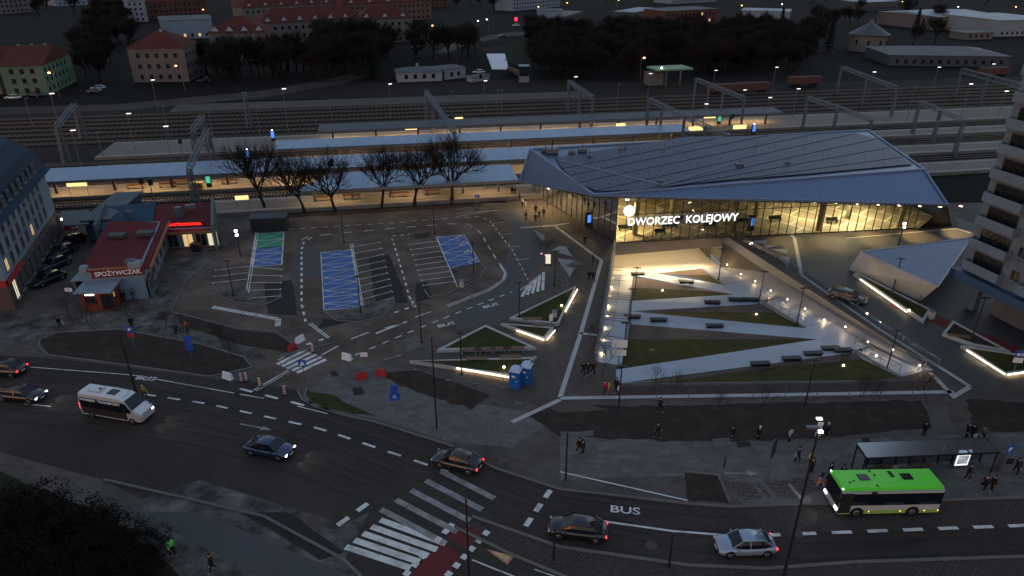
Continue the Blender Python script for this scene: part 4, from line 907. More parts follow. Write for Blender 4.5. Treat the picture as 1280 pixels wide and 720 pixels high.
def sign_board(root, a, dr, nrm, L_, hgt, zc, board_m, text, tm, size, sub=None, tsx=1):
    mb = MB(); mb.beam(a + Vector((0, 0, zc)) + nrm * .1, a + dr * L_ + Vector((0, 0, zc)) + nrm * .1, .1, hgt); b = mb.build('sign_board', board_m, root, True)
    t = text_mesh('lettering', text, size, tm, None, (0, 0, 0), (R(90), 0, math.atan2(dr.y, dr.x)), .02, 'CENTER', tsx, .02); wx = t.dimensions.x
    xs = [v.co.x for v in t.data.vertices]; t.scale.x = (L_ * .88) / (max(xs) - min(xs))
    p = a + dr * L_ / 2 + nrm * .17 + Vector((0, 0, zc - size * .35)); t.parent = b; t.location = p - root.location; return b
nFr = Vector((ee.y, -ee.x, 0))
sign_board(SH, s1 + ee * 1.2, ee, nFr, 6.2, 1.1, h1 - .55, mat('sign_maroon', (.15, .008, .026), .6), 'SPOŻYWCZAK', 'sign_white', .85)
mb = MB(); mb.beam(s2 - ee * 0 + nFr * .4 + Vector((0, 0, h1 - .8)), s2 - nFr * 1.2 + ee * 1.0 + Vector((0, 0, h1 - .8)), .1, 2.2); 
for i in range(3):
    p = s2 + dd * (.8 + 1.1 * i) + ee * .3 + Vector((0, 0, 1.3)); window_on(SH, p, dd, ee, 1.0, 2.2, mull=1)
for i in range(5): p = s2 + dd * (6 + 3.2 * i) + ee * .02 + Vector((0, 0, 1.6)); window_on(SH, p, dd, ee, 1.6, 1.4, mull=1)
for px, py in ((147, 296), (182, 293), (163, 329)): p = U(px, py, h1 + .2); mb = MB(); mb.box(p.x, p.y, p.z + .2, 2.2 if py < 300 else 1.2, 1.2, .5, .15); mb.build('roof_vent', 'slate', SH, True)
p = U(108, 322, h1 - .5); mb = MB(); mb.box(p.x, p.y, 1.9, 3.0, 5.5, .15, .15); 
for dx in (-1.3, 1.3): mb.box(p.x + dx, p.y, .95, .12, 5.0, 1.9, .15)
tag(mb.build('lean_to', ['pale_roof']), 'pale roofed lean-to against the left side of the red roofed shop', 'shelter')
# rear wing with neon
w1 = U(209, 311); w2 = U(271, 308); W3 = w2 + Vector((-.5, 14.5, 0)); W4 = U(140, 298) + Vector((0, 6, 0)); w0 = w1 + (w1 - w2).normalized() * 14
hw = ztop(w1, 287)
RW = thing('diner', 'low building with red and blue sheet roof, glowing red sign and tall concrete side parapet', 'building', tuple(w1))
dw = (w2 - w1).normalized(); nw = Vector((dw.y, -dw.x, 0)); inn = Vector((-.36, .93, 0))
mb = MB(); a = w1 - dw * 9; b = w2
for p, q in ((w1, b), (b, b + inn * 11), (b + inn * 11, a + inn * 11), (a + inn * 11, a + inn * 1)): wallseg(mb, p, q, 0, hw - .02, .25)
mb.build('wall', 'render_bluegrey', RW, True)
mb = MB(); mid = w1 - dw * 1.5
mb.slab([mid - inn * 0 + Vector((0, 0, hw)), b - inn * 1.2 + Vector((0, 0, hw - .2)), b + inn * 11 + Vector((0, 0, hw + .5)), mid + inn * 11 + Vector((0, 0, hw + .5))], .2); mb.build('roof', 'red_sheet', RW, True)
mb = MB(); mb.slab([a + inn * 1 + Vector((0, 0, hw)), mid + Vector((0, 0, hw + .02)), mid + inn * 11 + Vector((0, 0, hw + .92)), a + inn * 11 + Vector((0, 0, hw + .5))], .2); mb.build('roof', 'blue_sheet', RW, True)
mb = MB(); mb.beam(w1 - inn * 1.25 + Vector((0, 0, hw - .25)), b - inn * 1.25 + Vector((0, 0, hw - .25)), .2, .4); mb.build('eaves_board', 'fascia_orange', RW, True)
for a_, b_ in ((b + dw * .3 - inn * 1.8, b + dw * .3 + inn * 11.5), (a - dw * .2 + inn * .5, a - dw * .2 + inn * 11.5)):
    mb = MB(); wallseg(mb, a_, b_, 0, hw + 1.1, .45); mb.build('parapet', mat('parapet_grey', (.15, .17, .18), .8, col2=(.09, .10, .105), scale=.8, fine=.3), RW, True)
for i, (x_, pm_) in enumerate(((1.1, 'window_dark'), (3.3, 'window_lit'), (5.2, 'window_dark'), (6.9, 'window_lit_white'))): window_on(RW, w1 + dw * x_ + Vector((0, 0, 1.35)) + nw * .0, dw, nw, 1.5, 2.3, pane=pm_)
lamp('POINT', 'shopfront_light', RW, tuple(dw * 5 + nw * 1 + Vector((0, 0, 2.2))), 14, (1, .75, .45), .1)
nb = sign_board(RW, w1 + dw * .5 + inn * .2, dw, nw, 5.6, .8, hw + .7, 'black_trim', 'GASTRONOMIA', 'neon_red', .6)
lamp('AREA', 'sign_glow', RW, tuple(dw * 3.8 + nw * .6 + Vector((0, 0, hw + .5))), 9, (1, .03, .02), 5, .5, rot=(R(60), 0, ang))
mb = MB(); p = w1 + dw * 2.3 + inn * 5 + Vector((0, 0, hw + 1)); mb.box(*p, .9, .9, 1.6); mb.box(*(p + Vector((1, 2, .2))), 1.4, .8, .6, .4); mb.build('roof_unit', 'galv', RW, True)
mb = MB(); p = a + dw * 4 + inn * 5 + Vector((0, 0, hw + .8)); mb.box(*p, .9, .9, 1.5); mb.build('chimney', 'parapet_grey', RW, True)
# dark annex and yard
a1 = U(112, 302); a2 = U(143, 300); AN = thing('annex', 'dark blue flat roofed shed left of the red and blue roof', 'shed', tuple(a1)); mb = MB(); mb.prism([tuple(p[:2]) for p in (a1, a2, a2 + Vector((-1.5, 13, 0)), a1 + Vector((-1.5, 13, 0)))], 0, 3.4); mb.build('wall', 'blue_sheet', AN, True)
mb = MB(); mb.prism([tuple(p[:2]) for p in (a1 - Vector((.4, .4, 0)), a2 + Vector((.4, -.4, 0)), a2 + Vector((-1.2, 13.4, 0)), a1 + Vector((-2, 13.4, 0)))], 3.41, 3.6); mb.build('roof', mat('annex_roof', (.05, .08, .11), .6, col2=(.03, .05, .07)), AN, True)
mb = MB(); mb.poly(PP([(80, 300), (112, 300), (112, 270), (76, 272)], 3.2)); 
YC = thing('yard_canopy', 'dark loading shed with a white lamp between the apartment block and the blue shed', 'shed', tuple(U(95, 300))); mb = MB(); mb.slab(PP([(79, 282), (111, 280), (111, 262), (76, 264)], 3.4), .2); mb.build('roof', 'slate', YC, True)
for px in (80, 96, 110): p = U(px, 292); mb = MB(); mb.tube((p.x, p.y, 0), (p.x, p.y, 3.2), .1); mb.build('post', 'galv_dark', YC, True)
p = U(77, 274, 3.0); mb = MB(); mb.ball(p, .16); mb.build('lamp', 'lamp_white', YC, True); lamp('POINT', 'yard_light', YC, tuple(p - YC.location), 45, WHITE, .1)
for px, py, m_, lb in ((86, 285, 'sign_red', 'red crate stack in the dark yard by the white lamp'), (93, 284, 'sign_white', 'white sacks in the dark yard right of the red crates')):
    p = U(px, py); mb = MB(); mb.box(p.x, p.y, .6, 1.1, .9, 1.2, .3); mb.box(p.x + .3, p.y - .6, .3, .9, .7, .6, .1); tag(mb.build('crate_stack', m_, None, bevel=.05), lb, 'crates')
# --- brown kiosk
k0 = U(105, 389); k1 = U(143, 388); KR = thing('kiosk', 'small brown kiosk with pale flat roof in front of the grocery shop', 'kiosk', tuple(k0)); dk = (k1 - k0).normalized(); ik = Vector((-dk.y, dk.x, 0)); Lk = (k1 - k0).length
mb = MB(); mb.prism([tuple(p[:2]) for p in (k0, k1, k1 + ik * 2.6, k0 + ik * 2.6)], 0, 2.7); mb.build('wall', mat('kiosk_red', (.17, .045, .03), .7), KR, True, bevel=.02)
mb = MB(); mb.slab([k0 - dk * .4 - ik * .5 + Vector((0, 0, 2.75)), k1 + dk * .4 - ik * .5 + Vector((0, 0, 2.75)), k1 + dk * .4 + ik * 2.9 + Vector((0, 0, 3.1)), k0 - dk * .4 + ik * 2.9 + Vector((0, 0, 3.1))], .16); mb.build('roof', 'pale_roof', KR, True)
window_on(KR, k0 + dk * 1.2 + Vector((0, 0, 1.6)), dk, -ik, 1.2, .9, 'black_trim'); window_on(KR, k0 + dk * 3.2 + Vector((0, 0, 1.3)), dk, -ik, 1.3, 1.9, 'black_trim', nm='door')
mb = MB(); mb.beam(k0 + dk * .8 - ik * .12 + Vector((0, 0, 2.3)), k0 + dk * 1.8 - ik * .12 + Vector((0, 0, 2.3)), .06, .12); mb.build('strip_lamp', 'lamp_white', KR, True)
window_on(KR, k1 + ik * .8 + Vector((0, 0, 1.9)), ik, dk, .5, .8, 'black_trim', 'window_lit')
# --- dark container by the trees
p = U(337, 290); t = thing('container', 'dark steel container with grey top beside the green parking bay', 'container', tuple(p), R(8)); mb = MB(); mb.box(0, 1.2, 1.15, 5.6, 2.4, 2.3); mb.build('body', mat('container_dark', (.035, .04, .05), .6, .3, wave=(1.6, 0, (.015, .017, .02))), t, bevel=.04); mb = MB(); mb.box(0, 1.2, 2.36, 5.8, 2.6, .1); mb.build('roof', 'slate', t)
for s_ in (-1, 1): mb = MB(); mb.box(s_ * 1.3, -.03, 1.1, 2.4, .05, 1.9); mb.build('door', 'dark_metal', t)

# --- faceted concrete pavilion, right
q1 = U(1061, 337); q2 = U(1150, 377); T1_ = U(1075, 315, 3.6); T2_ = U(1172, 358.5, 3.9); T3_ = U(1215, 297, 4.4); g3 = U(1222, 310)
PV = thing('pavilion', 'faceted pale concrete pavilion with a smooth blue grey wedge roof beside the tower', 'pavilion', tuple(q1))
mb = MB(); mb.slab([T1_, T2_, T3_], .12); mb.build('roof', mat('pavilion_roof', (.12, .165, .26), .5, .3, col2=(.10, .14, .225), scale=.3), PV, True)
mb = MB(); mb.poly([q1, q2, T2_, T1_]); mb.poly([q2, g3, T3_, T2_]); mb.poly([g3, q1, T1_, T3_]); mb.build('wall', mat('pavilion_wall', (.46, .46, .46), .7, col2=(.38, .38, .37), scale=.3, fine=.08), PV, True)  # wall colour lightened to stand in for glow from the light strip
mb = MB()
for a, b in ((T1_, T2_), (T2_, T3_), (T3_, T1_)): mb.beam(a, b, .18, .16)
mb.build('roof_edge_trim', 'strip_stone', PV, True)
# --- tower with balconies, far right: faces left-front
tA = U(1214, 386); tB = U(1237, 392); tC = U(1290, 420); dT = (tC - tB).normalized(); nT = Vector((dT.y, -dT.x, 0));
if nT.x > 0: nT = -nT
TW = thing('apartment_tower', 'tall grey apartment tower with rows of balconies and blue canopy at the right edge', 'building', tuple(tB))
face0 = tA + Vector((-.6, 3.5, 0)) ; d2 = dT
backd = Vector((.35, 1, 0)).normalized() * 0 - nT
mb = MB()
c_ = [tB, tB + dT * 26, tB + dT * 26 - nT * 18, tB - nT * 18]
mb.prism([tuple(p[:2]) for p in c_], 0, 4.9); mb.build('ground_floor_wall', 'render_white' if False else mat('tower_base', (.17, .18, .19), .8, col2=(.13, .13, .14), scale=.3, brick=(3, 1.2, (.12, .12, .12), .03, 0)), TW, True)
f0_ = tB - dT * 2.6 + nT * 3.4; c_ = [f0_, f0_ + dT * 30, f0_ + dT * 30 - nT * 20, f0_ - nT * 20]
mb = MB(); mb.prism([tuple(p[:2]) for p in c_], 5.0, 44); mb.build('wall', mat('tower_render', (.12, .165, .21), .85, col2=(.09, .125, .155), scale=.3), TW, True)
mb = MB(); e_ = [f0_ + nT * 1.0 - dT * .8, f0_ + dT * 30 + nT * 1.0, f0_ + dT * 30 + nT * .02, f0_ + nT * .02 - dT * .8]; mb.prism([tuple(p[:2]) for p in e_], 4.3, 5.4)
e2 = [f0_ - dT * .8 + nT * 1.0, f0_ - dT * .02 + nT * 1.0, f0_ - dT * .02 - nT * 18, f0_ - dT * .8 - nT * 18]; mb.prism([tuple(p[:2]) for p in e2], 4.302, 5.398); mb.build('canopy', mat('tower_blue', (.02, .06, .13), .6), TW, True)
for x_ in (0, 8.5): p = tA + dT * x_; mb = MB(); mb.box(p.x, p.y, 2.3, 1.0, 1.0, 4.6, .4); mb.build('column', 'tower_render', TW, True)
fh = 2.85
for fl in range(13):
    z = 6.1 + fl * fh
    for k_ in range(4):
        a = f0_ + dT * (.5 + k_ * 7.3); b = a + dT * 4.9
        mb = MB(); mb.prism([tuple(p[:2]) for p in (a + nT * .0, b + nT * .0, b + nT * 1.0, a + nT * 1.0)], z - .15, z); 
        for p, q in ((a + nT * 1.0, b + nT * 1.0), (a, a + nT * 1.0), (b, b + nT * 1.0)): mb.beam(p + Vector((0, 0, z + .5)), q + Vector((0, 0, z + .5)), .08, 1.0)
        mb.build('balcony', mat('balcony_pale', (.13, .19, .25), .75, col2=(.10, .145, .19), scale=.5), TW, True)
        if fl < 9:
            window_on(TW, a + dT * 2.4 + Vector((0, 0, z + 1.15)), dT, nT, 3.8, 1.9, 'black_trim', 'window_lit' if (fl, k_) in ((1, 0),) and False else 'window_dark', mull=4)
            window_on(TW, a + dT * 6.1 + Vector((0, 0, z + 1.3)), dT, nT, 1.2, 1.3)
    if fl < 9:
        for k_ in range(4):
            dL = -nT; a = f0_ - nT * (2.5 + k_ * 4.5); window_on(TW, a + Vector((0, 0, z + 1.2)), dL, -dT, 1.5, 1.4)

# --- bus shelter
b0 = U(1076, 600); b1 = U(1250, 592); BS = thing('bus_shelter', 'long dark framed bus shelter with glass roof behind the green bus', 'bus shelter', tuple(b0)); db = (b1 - b0).normalized(); ib = Vector((-db.y, db.x, 0)); Lb = 11.7
mb = MB(); n_ = 9; fr = MB()
for i in range(n_ + 1):
    p = b0 + db * Lb * i / n_; fr.beam(p + ib * 1.75 + Vector((0, 0, 2.5)), p + ib * 0 + Vector((0, 0, 2.35)), .09, .12)
for k_ in (0, 1.75): fr.beam(b0 + ib * k_ + Vector((0, 0, 2.35 + .15 * (k_ > 0))), b0 + db * Lb + ib * k_ + Vector((0, 0, 2.35 + .15 * (k_ > 0))), .14, .14)
fr.build('roof_frame', 'dark_metal', BS, True)
mb.poly([b0 + Vector((0, 0, 2.43)), b0 + db * Lb + Vector((0, 0, 2.43)), b0 + db * Lb + ib * 1.75 + Vector((0, 0, 2.58)), b0 + ib * 1.75 + Vector((0, 0, 2.58))]); mb.build('glass_roof', 'shelter_glass', BS, True)
for i in range(n_ + 1): p = b0 + db * Lb * i / n_ + ib * 1.6; mb = MB(); mb.beam(p, p + Vector((0, 0, 2.4)), .1, .1); mb.build('post', 'dark_metal', BS, True)
for i in (0, n_): p = b0 + db * Lb * i / n_ + ib * .15; mb = MB(); mb.beam(p, p + Vector((0, 0, 2.3)), .1, .1); mb.build('post', 'dark_metal', BS, True)
mb = MB(); mb.poly([b0 + ib * 1.62 + Vector((0, 0, .2)), b0 + db * Lb + ib * 1.62 + Vector((0, 0, .2)), b0 + db * Lb + ib * 1.62 + Vector((0, 0, 2.2)), b0 + ib * 1.62 + Vector((0, 0, 2.2))]); mb.poly([b0 + Vector((0, 0, .2)), b0 + ib * 1.6 + Vector((0, 0, .2)), b0 + ib * 1.6 + Vector((0, 0, 2.2)), b0 + Vector((0, 0, 2.2))]); mb.build('glass_wall', 'shelter_glass', BS, True)
for x_ in (2.8, 6.0): mb = MB(); p = b0 + db * x_ + ib * 1.1; mb.box(p.x, p.y, .45, 2.0, .45, .06, math.atan2(db.y, db.x)); mb.box(p.x, p.y, .22, .1, .4, .44, math.atan2(db.y, db.x)); mb.build('seat', 'wood', BS, True)
p = b0 + db * 9.35 + ib * .9; rb = math.atan2(db.y, db.x); mb = MB(); mb.box(p.x, p.y, 1.2, 1.3, .16, 1.9, rb); cs_ = mb.build('poster_case', 'galv_dark', BS, True)
mb = MB(); mb.box(p.x, p.y - .1, 1.25, 1.15, .03, 1.65, rb); o_p = mb.build('lit_face', emit('poster_lit', (.85, .93, 1), 1.6), BS, True)
mb = MB(); mb.box(p.x, p.y - .125, 1.05, .95, .02, .9, rb); mb.build('poster_image', mat('poster_grey', (.12, .13, .14), .5, col2=(.5, .5, .5), scale=4), BS, True)
lamp('AREA', 'poster_glow', BS, tuple(p + Vector((0, -.3, 1.2)) - b0), 5, (.85, .93, 1), 1.2, rot=(R(90), 0, 0))
# ticket machine column at the end
p = U(1256, 592); t = thing('ticket_machine', 'grey ticket machine cabinet at the right end of the bus shelter', 'ticket machine', tuple(p)); mb = MB(); mb.box(0, .3, 1.0, 1.1, .7, 2.0); mb.build('cabinet', 'galv_dark', t, bevel=.05); mb = MB(); mb.box(0, -.07, 1.4, .6, .03, .6); mb.build('screen', 'window_dark', t)

# ================================================================== PLANTERS with light strips
def planter(px, lab, leds=(), wall=.3, h=.4, m='grass'):
    P_ = PP(px); t = thing('planter', lab, 'planter', tuple(P_[0]), 0, 'triangular lawn planters'); n = len(P_); mb = MB()
    a = sum(P_[i].x * P_[(i + 1) % n].y - P_[(i + 1) % n].x * P_[i].y for i in range(n))
    if a < 0: P_ = P_[::-1]
    cen = sum(P_, Vector()) / n; inn = []
    for i in range(n):
        e1 = (P_[i] - P_[i - 1]).normalized(); e2 = (P_[(i + 1) % n] - P_[i]).normalized(); n1 = Vector((-e1.y, e1.x, 0)); n2 = Vector((-e2.y, e2.x, 0)); b = (n1 + n2); b = b / max(.25, b.length ** 2 / 2) ; inn.append(P_[i] + b * min(wall, 1))
    vs = [(p.x, p.y, z) for z in (-.01, h) for p in P_] + [(p.x, p.y, h) for p in inn] + [(p.x, p.y, h - .12) for p in inn]
    fs = []
    for i in range(n): j = (i + 1) % n; fs += [(i, j, n + j, n + i), (n + i, n + j, 2 * n + j, 2 * n + i), (2 * n + i, 2 * n + j, 3 * n + j, 3 * n + i)]
    mb.add(vs, fs); mb.build('rim', 'strip_stone', t, True)
    mb = MB(); mb.poly([(p.x, p.y, h - .1) for p in inn]); mb.build('lawn', m, t, True)
    for a, b in leds:
        A = U(*a); Bq = U(*b); d = (Bq - A).normalized(); nn = Vector((-d.y, d.x, 0))
        if nn.dot(cen - A) > 0: nn = -nn
        mb = MB(); mb.beam(A + nn * .07 + Vector((0, 0, .30)), Bq + nn * .07 + Vector((0, 0, .30)), .10, .10); mb.build('led_strip', 'led_strip', t, True)
        L_ = (Bq - A).length; mid_ = (A + Bq) / 2 + nn * .25 + Vector((0, 0, .30))
        lamp('AREA', 'strip_glow', t, tuple(mid_ - t.location), 4.0 * L_, (1, .74, .40), L_, .08, rot=(R(50) * (1 if nn.y < 0 else -1), 0, math.atan2(d.y, d.x)) if abs(d.y) < abs(d.x) * 1.5 else (0, R(40), math.atan2(d.y, d.x)))
planter([(546, 441), (607, 409.5), (670, 438)], 'large dark lawn triangle pointing up towards the bus lane, with two rows of benches below')
planter([(512, 454.5), (665, 450), (671, 449), (640, 473)], 'long lawn planter behind the blue toilets with lit front edge', [((571, 462.5), (638, 474.5))])
planter([(637, 400.5), (720, 360.5), (699, 407), (694, 408)], 'tall triangular lawn with a lit right edge beside the striped markings', [((721, 364), (706, 392))])
planter([(626, 407.5), (692, 412), (681, 427)], 'small lawn wedge with a V of light strips', [((646, 415.5), (680, 427.5)), ((683, 427.5), (693, 415.5))])
planter([(1066, 345), (1071, 343.5), (1163, 390), (1154, 405)], 'narrow lawn wedge with lit edge in front of the concrete pavilion', [((1075, 351.5), (1133, 392.5))])
planter([(1177, 420), (1190, 404), (1262, 443), (1215, 434)], 'brown planting triangle with a bench below the tower', [], m='soil')
planter([(1200, 435), (1330, 455), (1330, 462), (1256, 471)], 'lawn wedge with the brightest light strips at the right edge', [((1208, 440.5), (1256, 471)), ((1258, 471), (1300, 464))])

RPL = {1: [(770, 462, 0), (1067, 441, -1.5), (1022, 424, -1.5)], 2: [(786, 405, -2.25), (1022, 424, -1.5), (788, 389, -2.25)], 3: [(790, 376, -2.25), (788, 389, -2.25), (950, 380, -3)], 4: [(791, 344, -4.5), (820, 341.5, -4.5), (904, 356, -3)]}
def on_plane(px, py, k_):
    a, b, c = [U(*q) for q in RPL[k_]]; n = (b - a).cross(c - a); o = Vector((0, 0, CAM_H)); d = U(px, py, 0) - o; return o + d * ((a - o).dot(n) / d.dot(n))
def bench_at(px, py, lab, rz, L_=2.4, z=0, m='wood', back=False):
    p = U(px, py, z) if z == 0 else on_plane(px, py, 1 if py > 432 else 2 if py > 392 else 3 if py > 370 else 4); t = thing('bench', lab, 'bench', tuple(p), rz, 'benches of the new square')
    mb = MB()
    if z == 0:
        for i in range(4): mb.box(0, -.24 + i * .16, .45, L_, .13, .06)
    else: mb.box(0, 0, .32, L_ * .85, .7, .10)
    mb.build('seat', m, t)
    for s_ in (-1, 1): mb = MB(); mb.box(s_ * L_ * (.42 if z == 0 else .2), 0, .14, .1 if z == 0 else L_ * .36, .55 if z == 0 else .6, .34); mb.build('leg', 'strip_stone' if z == 0 and m != 'dark_metal' else 'dark_metal', t)
for px, py, lab in ((589, 441, 'first bench from the left in the upper bench row on the lawn triangle'), (606, 440.5, 'second bench from the left in the upper bench row on the lawn triangle'), (626, 439.5, 'third bench from the left in the upper bench row'), (642, 439, 'rightmost bench of the upper bench row, near the planter tip'),
                    (596, 452.5, 'left bench of the lower pair between two lawns'), (638, 450, 'right bench of the lower pair between two lawns, above the toilets'), (665, 402, 'bench below the tall triangular lawn'), (680, 410, 'pale wide bench behind the V of light strips')): bench_at(px, py, lab, R(2))
bench_at(1198, 424, 'bench in the brown planting triangle below the tower', R(-14))
for px, py, z, lab in ((797, 343.5, -4.4, 'bench at the start of the topmost ramp'), (858, 353.5, -3.5, 'bench halfway along the topmost ramp'), (890, 379.5, -2.7, 'bench on the second ramp from the top, left one'), (920, 376, -2.85, 'bench on the second ramp from the top, by the wall, middle one'), (938, 376, -2.9, 'bench on the second ramp from the top, right one'),
                       (790, 397.5, -2.2, 'brown bench at the left end of the third ramp'), (823, 401.5, -2.1, 'bench near the left end of the third ramp'), (893, 409, -1.9, 'bench in the middle of the third ramp'), (950, 456.5, -.8, 'left bench on the lowest ramp'), (989, 450, -1.1, 'middle bench on the lowest ramp'), (1016, 443.5, -1.25, 'third bench on the lowest ramp'),
                       (1038, 437, -1.35, 'bench near the top landing, left of the last one'), (1053, 439.5, -1.4, 'last bench at the right end of the lowest ramp')):
    bench_at(px, py, lab, R(4) if py > 430 else R(-2), 2.6, z, 'dark_metal')
# folded stone seats / debris heaps on the plaza
def folded(pts, lab, h=.9):
    P_ = PP(pts); t = thing('folded_seat', lab, 'seat', tuple(P_[0]), 0, 'folded triangular seats'); a, b, c = P_[:3]; z = Vector((0, 0, h)); mb = MB()
    mb.add([a, b, c, b.lerp(c, .5) + z, a + Vector((0, 0, .15))], [(4, 1, 3), (4, 3, 2), (0, 1, 4), (0, 4, 2), (1, 2, 3)]); mb.build('body', mat('folded_grey', (.22, .23, .24), .6, .2), t, True)
folded([(667, 288), (683, 299), (678, 302)], 'small folded grey seat nearest the parking'); folded([(690, 314), (716, 321), (698, 308)], 'dark folded grey seat in the middle of the group'); folded([(697, 324), (732, 331), (703, 334)], 'long flat folded grey seat pointing at the station'); folded([(703, 333), (722, 335), (712, 347)], 'pale kite shaped folded seat nearest the camera', .7)
folded([(933, 303), (958, 305), (957, 302)], 'dark folded seat under the lit station corner', .5); folded([(952, 307), (982, 309), (958, 311)], 'pale folded seat behind the retaining wall, upper one', .4); folded([(966, 313), (985, 311), (984, 317)], 'pale folded seat behind the retaining wall, middle one', .4); folded([(972, 322), (987, 321), (986, 336)], 'pale folded seat nearest the white stone strip', .4)
# round topped bicycles stand heap
for px, py, lab in ((672, 306, 'dark bicycle leaning at the folded seats, left one'), (681, 309, 'dark bicycle leaning at the folded seats, middle one'), (690, 305, 'dark bicycle leaning near the white box')):
    p = U(px, py); t = thing('bicycle', lab, 'bicycle', tuple(p), R(rnd.uniform(-40, 60)), 'bicycles by the folded seats')
    for s_ in (-.52, .52):
        mb = MB()
        for i in range(12): a = 2 * math.pi * i / 12; b = 2 * math.pi * (i + 1) / 12; mb.tube((s_ + .33 * math.cos(a), 0, .34 + .33 * math.sin(a)), (s_ + .33 * math.cos(b), 0, .34 + .33 * math.sin(b)), .025, n=4)
        mb.build('wheel', 'tyre', t)
    mb = MB()
    for a, b in (((-.52, 0, .34), (-.1, 0, .3)), ((-.1, 0, .3), (-.2, 0, .85)), ((-.52, 0, .34), (-.18, 0, .72)), ((-.18, 0, .72), (.38, 0, .75)), ((-.1, 0, .3), (.38, 0, .75)), ((.38, 0, .9), (.52, 0, .34)), ((.38, -.28, .98), (.38, .28, .98))): mb.tube(a, b, .025, n=5)
    mb.build('frame', 'dark_metal', t); mb = MB(); mb.box(-.2, 0, .9, .25, .12, .06); mb.build('saddle', 'black_trim', t)
p = U(685, 331); t = thing('advert_light_box', 'small white lit advert board with pink lamps by the folded seats', 'lit board', tuple(p)); mb = MB(); mb.box(0, 0, .9, .7, .15, 1.4); mb.build('face', emit('advert', (1, .85, .7), .9), t); mb = MB(); mb.box(0, 0, .1, .9, .4, .2); mb.build('base', 'dark_metal', t)
for px, py in ((677, 317), (682, 319)):
    p = U(px, py, .4); mb = MB(); mb.ball(p, .12); tag(mb.build('pink_lamp', emit('pink', (1, .35, .7), 1.6)), 'small pink lamp on the ground beside the bicycles' + (', left one' if px < 680 else ', right one'), 'lamp', 'pink lamps by the bicycles')

# ================================================================== LAMPS of the square
def square_lamp():
    t = thing('street_lamp', None, None); mb = MB(); mb.tube((0, 0, 0), (0, 0, 5.0), .08, .06, 8); mb.build('pole', 'dark_metal', t)
    mb = MB(); mb.box(0, 0, 5.03, 1.1, .28, .08); mb.box(0, 0, 5.1, .3, .3, .1); mb.build('lamp_head', 'dark_metal', t, bevel=.01); mb = MB(); mb.tube((0, 0, 0), (0, 0, .1), .2, .2, 8); mb.build('base', 'dark_metal', t); return t
SLP = [((429, 268), (430, 303), 0, 'behind the left blue bays'), ((283, 319), (292, 370), 0, 'beside the small parking rows on the left'), ((448, 340), (451, 391), 0, 'between the long blue bays and white bays'), ((591, 298), (592, 344), 0, 'on the island end by the right blue bays'),
       ((543, 251), (543, 292), 0, 'above the right parking rows'), ((648, 363), (649, 399), 0, 'at the corner of the tall triangular lawn'), ((693, 323), (693, 357), 0, 'beside the folded seats'), ((525, 392), (527, 428), 0, 'at the edge of the bus lane'), ((577, 429), (577, 467), 0, 'in front of the long lit planter'),
       ((901, 322), (898, 350), -3.2, 'beside the topmost stairs, under the station corner'), ((793, 344), (793, 375), -4.2, 'at the left end of the topmost lawn'), ((788, 370), (787, 405), -2.6, 'by the third ramp left end'), ((778, 417), (779, 452), -1.2, 'at the left border of the big lawn'), ((776, 464), (773, 512), 0, 'on the paving left below the lowest ramp'), ((951, 348), (948, 381), -3.0, 'beside the middle stairs wall'), ((1002, 371), (996, 405), -1.6, 'on the retaining wall between the two stair flights'),
       ((1117, 424), (1108, 463), -.6, 'beside the lowest stairs wall'), ((1013, 463), (1007, 503), 0, 'thin one in the paving below the lowest lawn'), ((1122, 335), (1115, 367), 0, 'in the wedge in front of the pavilion'), ((1227, 385), (1216, 420), 0, 'in the brown planting triangle under the tower')]
for (tx_, ty_), (bx_, by_), z, lab in SLP:
    o = inst('sqlamp', square_lamp, 'dark lamp post with flat bar head ' + lab, 'street lamp', tuple(U(bx_, by_, z)), 0, 'bar headed lamp posts of the square')
def lit_post():
    t = thing('spotlight_post', None, None); mb = MB(); mb.tube((0, 0, 0), (0, 0, 4.4), .08, .07, 8); mb.build('pole', 'dark_metal', t); mb = MB(); mb.box(0, -.05, 4.1, .25, .3, .3); mb.box(.12, -.05, 3.5, .25, .3, .25); mb.build('spotlight', 'lamp_white', t); lamp('SPOT', 'spot', t, (0, -.3, 4), 120, WHITE, .1, rot=(R(25), 0, 0), spread=R(100)); return t
inst('litpost', lit_post, 'dark post with two lit white spotlights left of the green bay', 'spotlight post', tuple(U(301, 321)), R(-40), 'spotlight posts'); inst('litpost', lit_post, 'post with white spotlights behind the concrete pavilion', 'spotlight post', tuple(U(1122, 311)), R(20), 'spotlight posts')
inst('litpost', lit_post, 'post with a round lit spotlight at the side glazing of the station', 'spotlight post', tuple(U(684, 259)), R(60), 'spotlight posts')
